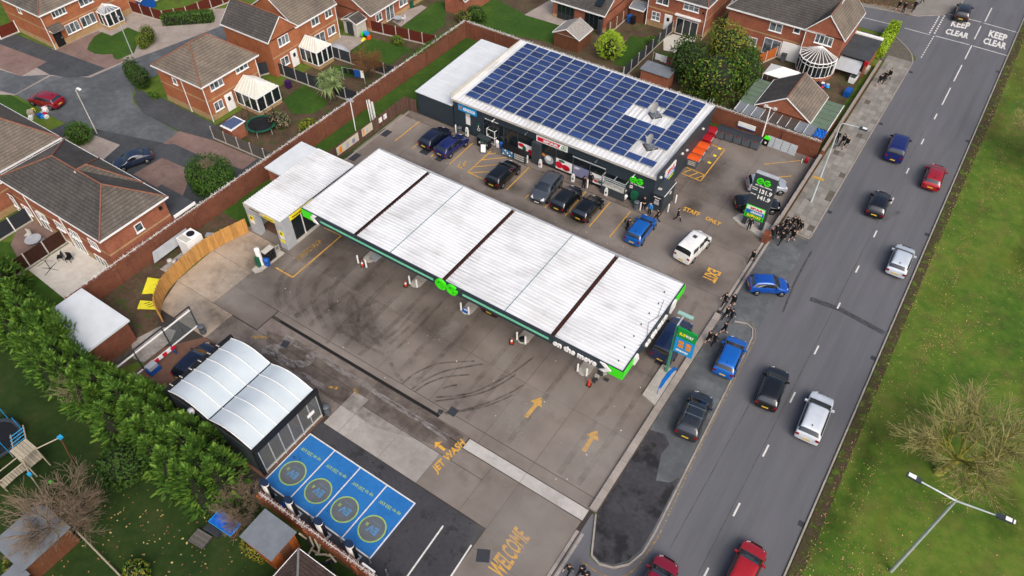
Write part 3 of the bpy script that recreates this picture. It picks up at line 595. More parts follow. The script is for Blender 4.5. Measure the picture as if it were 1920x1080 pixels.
def on_y(px,py,Y):
    d=_fw*F_PX+_r*(px-960)-_u*(py-540); t=Y/d.y; return (d.x*t, CAM_H+d.z*t)
def on_x(px,py,X):
    d=_fw*F_PX+_r*(px-960)-_u*(py-540); t=X/d.x; return (d.y*t, CAM_H+d.z*t)
def corrugated(x0,x1,y0,y1,zf,pitch=.33,h=.05,along='x'):
    """ribbed sheet; zf(x,y) gives its height; ribs run along the given axis"""
    m=MB(); a0,a1=(y0,y1) if along=='x' else (x0,x1); n=max(1,round((a1-a0)/pitch)); st=(a1-a0)/n; prof=[]
    for k in range(n):
        b=a0+k*st; prof += [(b,0),(b+st*.55,0),(b+st*.66,h),(b+st*.89,h)]
    prof.append((a1,0)); L=(x0,x1) if along=='x' else (y0,y1)
    vs=[]
    for c,hh in prof:
        for l in L:
            x,y=(l,c) if along=='x' else (c,l); vs.append((x,y,zf(x,y)+hh))
    fs=[(2*k,2*k+1,2*k+3,2*k+2) if along=='x' else (2*k,2*k+2,2*k+3,2*k+1) for k in range(len(prof)-1)]
    return m.add(vs,fs)
def arc_poly(m,fr,cx,cy,ro,ri,a0,a1,th,n=22):
    """ring sector in a frame fr=(O,ux,uy,n) extruded by th"""
    O,ux,uy,nn=fr
    def p(r,a,h): return O+ux*(cx+r*math.cos(a))+uy*(cy+r*math.sin(a))+nn*h
    for k in range(n):
        t0=R(a0+(a1-a0)*k/n); t1=R(a0+(a1-a0)*(k+1)/n)
        m.face([p(ri,t0,th),p(ro,t0,th),p(ro,t1,th),p(ri,t1,th)])
        m.face([p(ro,t0,0),p(ro,t1,0),p(ro,t1,th),p(ro,t0,th)]); m.face([p(ri,t1,0),p(ri,t0,0),p(ri,t0,th),p(ri,t1,th)])
    for t in (R(a0),R(a1)): m.face([p(ri,t,0),p(ro,t,0),p(ro,t,th),p(ri,t,th)])
def bar_poly(m,fr,x0,x1,y0,y1,th):
    O,ux,uy,nn=fr; c=[O+ux*x+uy*y+nn*h for h in (0,th) for x,y in ((x0,y0),(x1,y0),(x1,y1),(x0,y1))]
    m.add(c,[(4,5,6,7),(0,1,5,4),(1,2,6,5),(2,3,7,6),(3,0,4,7)])
def eg_logo(par,O,ux,uy,size,th=.12,skew=.0):
    """the pair of round green letters e and G; size = height of one letter; O = lower left"""
    ux=Vector(ux);uy=Vector(uy); n=ux.cross(uy).normalized(); O=Vector(O); r=size/2
    for nm,cx in (('letter_e',r),('letter_g',3.02*r)):
        m=MB(); fr=(O,ux,uy,n)
        if nm=='letter_e': arc_poly(m,fr,cx,r,r,r*.6,0,318,th); bar_poly(m,fr,cx-r*.35,cx+r*.98,r-r*.14,r+r*.16,th*.95)
        else: arc_poly(m,fr,cx,r,r,r*.6,40,360,th); bar_poly(m,fr,cx-r*.2,cx+r*.98,r-r*.14,r+r*.16,th*.95)
        m.build(nm,M['eg_green'],par)
def panel_y(name,par,mat,x0,x1,z0,z1,Y,th=.05): return MB().box(x0,x1,Y-th,Y,z0,z1).build(name,mat,par)
def text_y(s,par,mat,x0,x1,z0,z1,Y,off=.03,th=.02): return lettering(s,(x0,Y,z0),(x1,Y,z0),(x0,Y,z1),mat,par,th,off)
def text_x(s,par,mat,y0,y1,z0,z1,X,off=.03,th=.02): return lettering(s,(X,y0,z0),(X,y1,z0),(X,y0,z1),mat,par,th,off)

# ------------------------------------------------------------------ canopy
CX0,CX1,CY0,CY1,CZ=-44.15,-11.62,31.47,42.05,5.5
can=thing('fuel_canopy','long flat white ribbed canopy roof with dark fascia over the pumps','canopy',(0,0,0))
cuts=[CX0,-37.9,-33.87,-28.25,-22.15,-17.78,CX1]; lows={-37.9,-28.25,-17.78}
for a,b in zip(cuts,cuts[1:]):
    za=CZ-.16 if a in lows else CZ-.04; zb=CZ-.16 if b in lows else CZ-.04
    x0=a+(.17 if a in lows else .03); x1=b-(.17 if b in lows else .03)
    corrugated(x0,x1,CY0+.08,CY1-.08,lambda x,y:za+(zb-za)*(x-a)/(b-a),.345,.038).build('roof_sheet',M['roof_white'],can)
for x in lows:
    MB().box(x-.17,x+.17,CY0+.08,CY1-.08,CZ-.42,CZ-.3).build('gutter',M['rust'],can)
    for s in (-1,1): MB().box(x+s*.16-.012,x+s*.16+.012,CY0+.08,CY1-.08,CZ-.42,CZ-.12).build('gutter_side',M['black'],can)
for x in (-33.87,-22.15): MB().box(x-.03,x+.03,CY0+.1,CY1-.1,CZ-.1,CZ+.0).build('seam_strip',plain('teal_seal','5c7f86',.5),can)
FH=.93
MB().box(CX0,CX1,CY0-.02,CY0+.08,CZ-FH,CZ+.02).build('fascia',M['charcoal'],can)
MB().box(CX1-.08,CX1+.02,CY0+.08,CY1,CZ-FH,CZ+.02).build('fascia',M['charcoal'],can)
MB().box(CX0,CX1-.08,CY1-.08,CY1+.02,CZ-FH,CZ+.02).build('fascia',M['lightgrey'],can)
MB().box(CX0-.02,CX0,CY0+.0,CY1,CZ-FH,CZ+.02).build('fascia',M['lightgrey'],can)
MB().box(CX0+.02,CX1-.1,CY0+.09,CY1-.1,CZ-FH+.02,CZ-FH+.08).build('soffit',M['roof_plain'],can)
for x0,x1 in ((-41.9,-29.2),(-26.2,-18.0)):
    for z in (CZ-.42,CZ-.56): MB().box(x0,x1,CY0-.045,CY0-.021,z-.018,z+.018).build('light_line',M['teal_line'],can)
eg_logo(can,(-28.9,CY0-.03,CZ-1.0),(1,0,0),(0,0,1),1.12,.18)
lettering('on the move',(-17.55,CY0-.05,CZ-.78),(-13.75,CY0-.05,CZ-.78),(-17.55,CY0-.05,CZ-.2),M['white'],can,.1,.035)
def chevron(par,pts,mat,Y=None,X=None,th=.1):
    m=MB()
    for q in pts:
        if Y is not None: a=[Vector((u,Y,v)) for u,v in q]; n=Vector((0,-th,0))
        else: a=[Vector((X,u,v)) for u,v in q]; n=Vector((th,0,0))
        m.face([p+n for p in a])
        for p,s in zip(a,a[1:]+a[:1]): m.face([p,s,s+n,p+n])
    return m.build('chevron_panel',mat,par)
zt,zb,zm=CZ+.0,CZ-FH+.02,CZ-FH/2
chevron(can,[[(-13.5,zb),(-13.05,zb),(-12.5,zm),(-12.95,zm)],[(-12.95,zm),(-12.5,zm),(-13.05,zt),(-13.5,zt)]],M['white'],Y=CY0-.03,th=.1)
chevron(can,[[(-12.85,zb),(CX1+.02,zb),(CX1+.02,zt),(-12.85,zt),(-12.42,zm)]],M['eg_green'],Y=CY0-.025,th=.03)
chevron(can,[[(CX0,zb),(-42.75,zb),(-43.1,zm),(-42.75,zt),(CX0,zt)]],M['eg_green'],Y=CY0-.025,th=.03)
chevron(can,[[(-42.7,zb),(-42.2,zb),(-42.65,zm),(-43.05,zm)],[(-43.05,zm),(-42.65,zm),(-42.2,zt),(-42.7,zt)]],M['white'],Y=CY0-.03,th=.1)
chevron(can,[[(CY0,zb),(33.1,zb),(33.1,zt),(CY0,zt)]],M['eg_green'],X=CX1+.025,th=.03)
chevron(can,[[(33.15,zb),(33.9,zb),(33.6,zt),(33.15,zt)]],M['white'],X=CX1+.03,th=.16)
chevron(can,[[(40.3,zb),(CY1,zb),(CY1,zt),(40.3,zt)]],M['eg_green'],X=CX1+.025,th=.03)
chevron(can,[[(39.3,zb),(40.15,zb),(40.15,zt),(39.6,zt)]],M['white'],X=CX1+.03,th=.16)
lettering('on the move',(CX1+.04,35.0,CZ-.78),(CX1+.04,38.7,CZ-.78),(CX1+.04,35.0,CZ-.2),M['white'],can,.16,.035)
for k in range(7):
    x=-12.3-.35*rng.random(); y=32.2+k*1.35; MB().tube((x,y,CZ-.02),(x,y,CZ+.1),.05).build('roof_fixing',M['black'],can)
for pts in ([(1245,562),(1233,595),(1216,605)],[(1216,605),(1212,640),(1198,648)],[(1218,604),(1240,590)]):
    MB().path([G(x,y,CZ+.05) for x,y in pts],.015,4).build('roof_cable',M['black'],can)
colx=[-39.1,-33.4,-27.6,-21.7,-15.75]
for x in colx:
    for y in (34.9,39.6): MB().box(x-.16,x+.16,y-.16,y+.16,.1,CZ-FH+.02).build('column',M['charcoal2'],can)

# islands, pumps, bollards, cones
M['cone_red']=plain('cone_red','c23a22',.5); M['isle']=plain('island_concrete','a9a59c',.85,var=.15,scale=3)
def pump_island(x,label):
    o=thing('pump_island',label,'pump island',(x,0,0),0,'raised pump islands under the canopy')
    pts=[(-.5,33.6),(-.35,33.3),(0,33.15),(.35,33.3),(.5,33.6),(.5,40.8),(.35,41.1),(0,41.2),(-.35,41.1),(-.5,40.8)]
    MB().prism(pts,.0,.16).build('kerbed_base',M['isle'],o)
    MB().tube((0,33.5,.16),(0,33.5,.2),.42,n=16).build('round_plinth',M['white_dirty'],o); return o
def bollard(x,y,h,label,r=.085,mat='white',group='white bollards',z=0):
    o=thing('bollard',label,'bollard',(x,y,z),0,group)
    MB().lathe([(r,0),(r,h-.06),(r*.8,h-.01),(.01,h)],12).build('post',M[mat],o); MB().tube((0,0,0),(0,0,.03),r*1.5,n=12).build('base_plate',M['grey'],o); return o
def cone(x,y,label,h=.72,top=None,z=0):
    o=thing('traffic_cone',label,'traffic cone',(x,y,z),rng.random(),'traffic cones at the pump islands')
    MB().box(-.2,.2,-.2,.2,0,.05).build('rubber_base',M['black'],o)
    MB().lathe([(.15,.05),(.105,.05+h*.33)],12).build('lower_cone',M['cone_red'],o)
    MB().lathe([(.105,.05+h*.33),(.07,.05+h*.62)],12).build('reflective_band',M[top or 'white'],o)
    MB().lathe([(.07,.05+h*.62),(.03,h),(.01,h+.01)],12).build('cone_tip',M['cone_red'],o); return o
def fuel_pump(x,y,label):
    o=thing('fuel_pump',label,'fuel pump',(x,y,.16),0,'fuel pumps under the canopy')
    MB().box(-.28,.28,-.5,.5,0,1.25).build('cabinet',M['charcoal2'],o); MB().box(-.24,.24,-.46,.46,1.25,2.1).build('head',M['white'],o)
    for s in (-1,1):
        MB().box(s*.241,s*.255,-.3,.3,1.45,1.9).build('display',M['glass'],o)
        for k in range(3): MB().box(s*.285,s*.36,-.38+k*.3,-.26+k*.3,.75,1.15).build('nozzle',M['red' if k==0 else 'black'],o)
    return o
wherei=['island below the leftmost end of the canopy','island left of the round green letters','island with the blue notice right of the green letters','island left of the white canopy lettering','island under the lettered corner of the canopy']
for i,x in enumerate(colx):
    pump_island(x,'concrete pump '+wherei[i]); fuel_pump(x,36.2,'dark fuel pump standing on the '+wherei[i])
    for s,sn in ((-1,'left'),(1,'right')):
        px,py=((x+s*.42,33.28) if i else (x+s*.5,32.75)); bollard(px,py,1.0,'white %s-hand bollard at the pump %s'%(sn,wherei[i]),group='white bollards at the pump islands',z=.0 if i==0 else .16)
cone(-39.05,32.7,'red and white cone between two bollards at the leftmost island'); cone(-34.05,32.95,'red and white cone beside the island left of the green letters')
cone(-22.35,32.8,'dark red cone beside the island left of the lettering'); o=cone(*G2(1104,722),'large plain orange cone at the lettered canopy corner',.95,'cone_red')
MB().box(-.3,.3,-.25,.25,.9,.95).build
b=thing('notice_board','small blue notice on the round island plinth','notice',(-27.6,33.4,.2)); MB().box(-.28,.28,-.2,.2,0,.14).build('board',M['blue'],b); MB().box(-.2,.2,-.05,.1,.14,.146).build('print',M['white'],b)
b=thing('hose_reel','black hose heap on the round plinth below the canopy','hose',(-21.7,33.5,.2)); MB().lathe([(.3,0),(.34,.1),(.2,.2),(.02,.22)],10).build('coil',M['black'],b); MB().tube((-.2,0,.1),(.2,.1,.4),.05).build('nozzle',M['black'],b)
b=thing('service_pit_cover','grey steel pit cover at the leftmost island','pit cover',(-38.6,34.3,.16)); MB().box(-.4,.4,-.7,.7,0,.04).build('plate',M['steel'],b)
for k in range(3): MB().box(-.36,.36,-.5+k*.5-.015,-.5+k*.5+.015,.04,.05).build('rib',M['grey'],b)
b=thing('rubble_heap','broken concrete and hose bits beside the orange cone','rubble',(*G2(1122,706),0))
for k in range(9):
    a=rng.random()*6; MB().box(-.18,.18,-.12,.12,0,.12+.1*rng.random()).build('chunk',M['isle' if k%2 else 'iron'],b,(.5*math.cos(a)*rng.random()*1.5,.6*math.sin(a),0),a)

# ------------------------------------------------------------------ shop
SX0,SX1,SY0,SY1=-44.95,-20.4,54.9,68.35
shop=thing('shop_building','dark shop building with a white roof covered in solar panels','shop')
zr=lambda x,y:3.95+(y-SY0)*.035
M['shop_wall']=M['charcoal']
w=MB(); w.box(SX0,SX1,SY0,SY1,0,3.78); w.build('wall',M['shop_wall'],shop)
corrugated(SX0-.1,SX1+.15,SY0-.2,SY1+.2,lambda x,y:zr(x,y)-.03,.5,.04,'y').build('roof',M['roof_white_y'],shop)
MB().box(SX0-.1,SX1+.15,SY0-.24,SY0-.2,3.72,3.96).build('roof_edge',M['white_dirty'],shop)
MB().box(SX1+.15,SX1+.19,SY0-.24,SY1+.2,3.72,4.5).build('roof_edge',M['charcoal2'],shop)
MB().box(SX0-.1,SX1+.15,SY0-.18,SY1+.18,3.781,3.9).build('roof_deck',M['charcoal2'],shop)
MB().box(SX0-.16,SX0-.1,SY0-.2,SY1+.2,3.3,4.5).build('roof_edge',M['white_dirty'],shop)
annex=thing('shop_annex','lower blank dark annex with plain white roof left of the shop','building')
MB().box(-50.25,SX0-.17,54.97,67.6,0,2.78).build('wall',M['shop_wall'],annex)
m=MB(); m.face([(-50.35,54.85,2.86),(SX0-.18,54.85,2.86),(SX0-.18,67.75,3.3),(-50.35,67.75,3.3)]); m.face([(-50.35,54.85,2.78),(-50.35,54.85,2.86),(-50.35,67.75,3.3),(-50.35,67.75,2.78)][::-1]); m.face([(-50.35,54.85,2.78),(SX0-.18,54.85,2.78),(SX0-.18,54.85,2.86),(-50.35,54.85,2.86)]); m.face([(-50.35,67.75,2.78),(-50.35,67.75,3.3),(SX0-.18,67.75,3.3),(SX0-.18,67.75,2.78)])
m.build('roof',M['roof_plain'],annex)
for k in range(1,8): MB().box(-50.3,SX0-.2,54.9+k*1.6-.012,54.9+k*1.6+.012,2.87+k*.0545,2.9+k*.0545).build('roof_seam',M['white'],annex)
# solar panels, one object each
pm=MB(); pm.box(-.757,.757,-.475,.475,0,.035,1); pm.face([(-.735,-.455,.036),(.735,-.455,.036),(.735,.455,.036),(-.735,.455,.036)],0,[(0,0),(1,0),(1,1),(0,1)])
pme=pm.mesh('solar_panel',[M['solar'],M['steel']])
slope=math.atan(.035)
skip={(8,10),(9,10),(10,10),(11,10)}
def skipped(cx,cy):
    v=Vector((cx,cy,4.3-CAM_H)); ww=v.dot(_fw); px,py=960+F_PX*v.dot(_r)/ww, 540-F_PX*v.dot(_u)/ww
    def inside(poly):
        c=False
        for (x0,y0),(x1,y1) in zip(poly,poly[1:]+poly[:1]):
            if (y0>py)!=(y1>py) and px<(x1-x0)*(py-y0)/(y1-y0)+x0: c=not c
        return c
    return inside([(1200,196),(1176,216),(1258,248),(1276,230)]) or inside([(1222,200),(1244,206),(1244,222),(1222,215)]) or inside([(1204,258),(1186,280),(1242,303),(1262,278),(1228,268)])
for i in range(14):
    for j in range(12):
        cx=-43.2+i*1.632; cy=56.3+j*1.03
        if skipped(cx,cy): continue
        o=obj('solar_panel',pme,shop,(cx,cy,zr(cx,cy)+.12)); o.rotation_euler=(slope+rng.uniform(-.03,.03),rng.uniform(-.02,.02),0)
for i in range(14):
    cx=-43.2+i*1.632
    for s in (-.5,.5): MB().box(cx+s-.03,cx+s+.03,55.8,68.1,0,.06).xf(Matrix.Translation((0,0,zr(0,55.8)+.03))@Matrix.Translation((0,55.8,0))@Matrix.Rotation(slope,4,'X')@Matrix.Translation((0,-55.8,0))).build('mounting_rail',M['steel'],shop)
ds=MB(); r_=random.Random(4)
for gx0 in (-28.08,-17.6,-37.7):
    for k in range(46 if gx0==-28.08 else 16):
        y=CY0+.2+r_.random()**1.6*(CY1-CY0-.6); L_=r_.uniform(.3,1.6)*(1.3 if gx0==-28.08 else .8); w=.03; z0=CZ-.16+.06+.02; z1=z0+.12*L_/5.6
        ds.face([(gx0,y,z0),(gx0+L_,y,z1),(gx0+L_,y+w*.4,z1),(gx0,y+w,z0)])
o=ds.build('dirt_streaks',decal_mat('roof_dirt','3c332c',.3,.7,.7,2),can); o['kind']='stuff'
def dish(px,py,label,big=.55):
    z=zr(0,62 if py<240 else 57.5); p=G(px,py,z); o=thing('satellite_dish',label,'satellite dish',p,R(-40),'satellite dishes on the shop roof')
    MB().box(-.6,.6,-.6,.6,.03,.12).build('ballast_frame',M['iron'],o)
    for k in range(4): MB().box(-.55+k*.3,-.4+k*.3,-.5,.5,.12,.2).build('ballast_block',M['grey'],o)
    MB().tube((0,0,.1),(0,0,.95),.04).build('mast',M['steel'],o)
    m=MB(); n=16; rings=[(0,0),(.35,.03),(.7,.1),(1,.2)]
    Mx=Matrix.Translation((0,-.1,1.0))@Matrix.Rotation(R(60),4,'X')
    vs=[Mx@Vector((r*big*math.cos(2*math.pi*k/n),r*big*1.1*math.sin(2*math.pi*k/n),d*big)) for r,d in rings for k in range(n)]
    m.add(vs,[(j*n+k,j*n+(k+1)%n,(j+1)*n+(k+1)%n,(j+1)*n+k) for j in range(3) for k in range(n)],0,True)
    m.build('reflector',M['white_dirty'],o); a=Mx@Vector((0,0,.6)); MB().path([Mx@Vector((0,-big,.1)),a],.02,5).build('feed_arm',M['grey'],o); MB().tube(a,a+Vector((0,.05,.08)),.06).build('receiver',M['white'],o); return o
dish(1228,217,'white satellite dish in the upper gap between solar panels'); dish(1219,276,'rusty satellite dish in the lower gap between solar panels',.5)
for k in range(3): MB().tube((SX1-.3-k*.35,SY1-.1,4.4),(SX1-.2-k*.35,SY1+.1,5.3-.2*k),.025).build('aerial',M['steel'],shop)
# front of the shop
FY=SY0
for k in range(6):
    x=-43.6+k*4.2; o=MB().box(x-.03,x+.03,FY-.45,FY-.01,3.28,3.34); o.box(x-.06,x+.06,FY-.55,FY-.42,3.22,3.36); o.build('wall_light',M['white' if k%2 else 'grey'],shop)
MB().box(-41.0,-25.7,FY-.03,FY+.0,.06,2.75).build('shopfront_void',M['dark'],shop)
gx=[-40.9,-39.6,-38.2,-36.4,-34.3,-33.4,-31.6,-29.55,-27.55,-25.8]
for a,b in zip(gx,gx[1:]):
    MB().box(a+.05,b-.05,FY-.06,FY-.031,.12,2.65).build('shop_window',M['glass'],shop)
for x in gx: MB().box(x-.05,x+.05,FY-.1,FY-.002,.05,2.72).build('mullion',M['charcoal2'],shop)
MB().box(-29.6,-25.75,FY-.14,FY-.1,2.55,2.68).build('shutter_rail',M['steel'],shop)
MB().box(-34.35,-33.35,FY-.55,FY-.11,0.05,2.7).build('pillar',M['charcoal2'],shop)
def poster(name,label_shapes,x0,x1,z0,z1,base):
    o=MB().box(x0,x1,FY-.125,FY-.105,z0,z1).build('poster',M[base],shop)
    m=MB(); ms=[]
    for (mt,cx,cz,rx,rz) in label_shapes:
        if M[mt] not in ms: ms.append(M[mt])
        n=14; X=x0+(x1-x0)*cx; Z=z0+(z1-z0)*cz
        m.face([(max(x0,min(x1,X+rx*(x1-x0)*math.cos(2*math.pi*k/n))),FY-.126-.0012*len(m.f),max(z0,min(z1,Z+rz*(z1-z0)*math.sin(2*math.pi*k/n)))) for k in range(n)],ms.index(M[mt]))
    m.build('poster_print',ms,o)
poster('',[('red',.2,.75,.22,.2),('greenbin',.4,.5,.12,.3),('red',.85,.3,.2,.35)],-36.3,-34.4,.55,1.7,'white')
poster('',[('lightgrey',.55,.5,.33,.42),('white',.5,.62,.2,.22),('orange_sign',.15,.8,.12,.12)],-33.35,-31.65,.3,1.6,'charcoal2')
poster('',[('greenbin',.35,.85,.2,.12),('red',.2,.42,.22,.34),('red',.62,.35,.26,.3),('redbin',.66,.28,.2,.2)],-31.55,-29.6,.3,1.6,'white')
poster('',[('white',.25,.82,.2,.05),('white',.2,.7,.15,.03)],-29.48,-27.62,.3,1.6,'lavender')
poster('',[('redbin',.3,.4,.2,.2),('orange_sign',.6,.5,.2,.15),('red',.45,.25,.16,.1),('greenbin',.7,.3,.14,.12),('lightgrey',.5,.5,.42,.12)],-27.45,-25.8,.35,1.55,'white')
gs=thing('bakery_sign','bright blue shop sign with white letters on the dark annex wall','sign')
panel_y('panel',gs,M['lightblue'],-44.25,-41.8,2.72,3.5,FY-.005,.1); text_y('GREGGS',gs,M['white'],-43.55,-41.95,2.92,3.28,FY-.108)
for i,(dx,dz) in enumerate(((0,0),(.2,0),(0,.2),(.2,.2))): panel_y('logo_square',gs,M['orange_sign'],-44.1+dx,-43.93+dx,2.92+dz,3.09+dz,FY-.106,.01)
nb=thing('wall_notice','tall white notice below the blue bakery sign','notice'); panel_y('sheet',nb,M['white'],-43.3,-42.72,1.2,2.2,FY-.005,.03); panel_y('header_sheet',nb,M['white_dirty'],-43.3,-42.72,2.25,2.6,FY-.005,.03)
dn=thing('wheelchair_sign','small green and white wheelchair sign by the entrance','sign'); panel_y('panel',dn,M['greenbin'],-41.75,-41.4,1.6,1.95,FY-.005,.02)
m=MB(); fr=(Vector((-41.6,FY-.02,1.1)),Vector((1,0,0)),Vector((0,0,1)),Vector((0,-1,0))); arc_poly(m,fr,0,0,.2,.14,150,390,.012,12); bar_poly(m,fr,-.06,-.0,.1,.38,.012); bar_poly(m,fr,-.06,.18,.1,.16,.012); arc_poly(m,fr,-.03,.45,.06,.0,0,360,.012,8); m.build('symbol',M['white'],dn)
sp=thing('grocery_sign','red and white grocery sign with green tree mark above the entrance','sign')
panel_y('panel',sp,M['white'],-34.05,-30.3,2.75,3.45,FY-.005,.12); panel_y('red_field',sp,M['red'],-33.9,-31.15,2.86,3.34,FY-.126,.012); text_y('SPAR',sp,M['white'],-33.2,-31.3,2.94,3.24,FY-.139,.05,.012)
m=MB(); fr=(Vector((-30.72,FY-.126,3.1)),Vector((1,0,0)),Vector((0,0,1)),Vector((0,-1,0))); arc_poly(m,fr,0,0,.3,.24,0,360,.012)
for z,wd in ((-.1,.17),(.03,.13)): m.face([(-30.72-wd,FY-.14,3.1+z),(-30.72+wd,FY-.14,3.1+z),(-30.72,FY-.14,3.1+z+.18)])
m.build('tree_mark',M['green'],sp)
ls=thing('entrance_sign','small white lettering strip over the left shop door','sign'); panel_y('strip',ls,M['charcoal2'],-40.7,-38.9,2.86,3.0,FY-.005,.03); text_y('Brewed fresh',ls,M['white'],-40.65,-38.95,2.88,2.98,FY-.036)
el=thing('brand_sign','round green letters with small white lettering on the shop corner','sign')
eg_logo(el,(-23.05,FY-.02,2.3),(1,0,0),(0,0,1),.72,.12); text_y('on the move',el,M['white'],-22.95,-21.45,2.06,2.24,FY-.02)
pc=thing('pay_window_cage','steel security cage around the night pay window','cage')
for x in (-25.75,-23.15): MB().box(x-.04,x+.04,FY-.75,FY-.67,.05,2.2).build('post',M['charcoal2'],pc)
m=MB(); m.box(-25.78,-23.12,FY-.79,FY-.01,.06,1.0); m.build('counter_panel',M['charcoal2'],pc)
for z in (1.75,1.98,2.2): MB().box(-25.78,-23.12,FY-.79,FY-.72,z-.035,z+.035).build('rail',M['steel'],pc)
for x in (-25.75,-24.45,-23.15): MB().box(x-.03,x+.03,FY-.76,FY-.01,2.17,2.23).build('top_bar',M['steel'],pc)
MB().box(-25.7,-23.2,FY-.72,FY-.01,1.0,1.05).build('counter',M['white_dirty'],pc); MB().box(-25.7,-23.2,FY-.05,FY-.01,1.06,2.1).build('window',M['glass'],pc)
for x in (-25.2,-24.3,-23.7): MB().box(x-.15,x+.15,FY-.5,FY-.25,1.051,1.12).build('tray',M['lightgrey'],pc)
fa=thing('alarm_box','small red and white alarm box beside the pay window','alarm box'); panel_y('box',fa,M['white'],-22.95,-22.65,1.55,1.8,FY-.005,.1); panel_y('stripe',fa,M['red'],-22.95,-22.65,1.72,1.8,FY-.106,.01)
gb=thing('air_pump_cover','dark green covered machine against the shop corner','machine',(-22.2,FY-.35,.05)); MB().box(-.32,.32,-.25,.25,.75,1.4).build('hood',M['greenbin'],gb); MB().box(-.2,.2,-.18,.18,0,.75).build('pedestal',M['greenbin'],gb)
at=thing('cash_machine_kiosk','dark cash machine kiosk at the shop corner','kiosk')
MB().box(-20.38,-19.17,54.7,57.35,0,2.1).build('body',M['charcoal2'],at); MB().box(-20.38,-19.13,54.66,57.4,2.1,2.17).build('roof',M['charcoal2'],at)
MB().box(-19.16,-19.1,54.66,57.4,2.171,2.2).build('roof_trim',M['white'],at)
panel_y('screen_panel',at,M['black'],-20.25,-19.4,.75,2.0,54.695,.03); panel_y('keypad',at,M['lightgrey'],-20.1,-19.55,.9,1.3,54.66,.02); panel_y('screen',at,M['white_dirty'],-20.05,-19.6,1.38,1.55,54.66,.02); text_y('FREE CASH',at,M['white'],-20.2,-19.45,1.72,1.85,54.66)
for x,y,z in ((-20.2,55.4,2.172),): MB().box(x,x+.35,y,y+.3,z,z+.04).build('roof_paper',M['white_dirty'],at)
MB().box(-19.165,-19.1,56.1,56.35,1.5,1.75).build('side_lamp',M['white'],at)
ss=thing('gable_sign','stacked red, blue and green brand panel on the shop end wall','sign')
for z0,z1,mt,tx,tc in ((2.35,3.1,'white','SPAR','red'),(1.85,2.32,'blue','GREGGS','white'),(1.4,1.82,'green','SUBWAY','yellow')):
    MB().box(SX1+.005,SX1+.12,57.2,59.5,z0,z1).build('panel',M[mt],ss); text_x(tx,ss,M[tc],57.5,59.2,z0+.12,z1-.12,SX1+.121)
for y,z in ((56.0,3.2),(61,2.9),(62.2,2.6),(66,3.0)): MB().box(SX1+.001,SX1+.2,y-.1,y+.1,z-.08,z+.08).build('wall_lamp',M['white'],shop)
# things on the shop footway
def sign_bollard(px,py,label,h=.95):
    o=thing('sign_bollard',label,'bollard',G(px,py,.05),R(rng.uniform(-8,8)),'printed bollard covers outside the shop')
    MB().box(-.17,.17,-.1,.1,0,h*.8).build('cover',M['white'],o); MB().prism([(-.17,-.1),(.17,-.1),(.17,.1),(-.17,.1)],h*.8,h*.82).build('lip',M['lightgrey'],o)
    MB().box(-.11,.11,-.09,.09,h*.82,h).build('cap',M['white'],o); MB().box(-.1,.1,-.104,-.1,h*.3,h*.55).build('print',M['redbin' if 'red' in label else 'greenbin'],o); return o
sign_bollard(987,304,'white printed bollard cover beside the display bunker'); sign_bollard(1013,313,'white bollard cover with red print beside the dark pillar'); sign_bollard(1074,340,'white bollard cover before the tomato poster'); sign_bollard(1136,366,'white bollard cover before the pay window cage'); sign_bollard(876,255,'blue-printed white bollard cover left of the entrance',1.1)
for (x,y,l) in ((1101,352,'thin white bollard between two dark cars and the salad poster'),(1200,394,'white bollard beside the dark litter bin'),(1252,397,'white bollard in front of the cash machine'),(1266,380,'white bollard on the yard side of the cash machine'),(855,248,'thin white bollard beside the annex bin')):
    p=G(x,y,.05); bollard(p.x,p.y,1.05,l,.07,group='white bollards outside the shop',z=.02)
def litter_bin(p,label,mat='bingrey',r=.28,h=.95):
    o=thing('litter_bin',label,'litter bin',p,0,'round litter bins')
    MB().lathe([(r*.92,0),(r,h*.68),(r*1.02,h*.7)],18).build('body',M[mat],o); MB().lathe([(r*.9,h*.72),(r*.9,h*.86)],18).build('throat',M['dark'],o); MB().lathe([(r*1.05,h*.86),(r*1.0,h*.97),(r*.5,h),(.01,h)],18).build('hood',M[mat],o); return o
litter_bin(G(1192,391,.05),'dark round litter bin beside the green machine'); litter_bin(G(862,249,.05),'grey round bin against the blank annex wall',h=.8)
litter_bin(G(614,774),'grey litter bin at the jet wash corner'); litter_bin(G(382,624),'grey litter bin beside the jet wash screen'); 
ww=thing('laundry_sack','pile of white sacks on the shop footway','sack',G(1170,373,.05))
for k,(x,y,z,s) in enumerate(((0,0,.25,.3),(-.2,.15,.55,.25),(.2,-.1,.55,.22))): MB().lathe([(.05,-s),(s*.8,-s*.6),(s,0),(s*.75,s*.6),(.05,s*.9)],9,0,(x,y,z)).build('sack',M['white'],ww)
db=thing('display_bunker','black outdoor display bunker with white and blue labels','display'); 
p=G(966,296,.05); db.location=p; MB().box(-1.5,1.5,-.35,.45,0,1.0).build('box',M['charcoal2'],db); MB().prism([(-1.55,-.4),(1.55,-.4),(1.55,.5),(-1.55,.5)],1.0,1.06).build('lid',M['black'],db)
for r_ in range(3):
    for c_ in range(5): MB().box(-1.4+c_*.27,-1.2+c_*.27,-.362,-.351,.2+r_*.25,.38+r_*.25).build('blue_label',M['lightblue' if (r_+c_)%3 else 'white'],db)
for r_ in range(3): MB().box(.1,1.35,-.362,-.351,.2+r_*.26,.36+r_*.26).build('white_label',M['white_dirty'],db)
ab=thing('a_board','white and red pavement A-board outside the door','sign',G(907,284,.02),R(25))
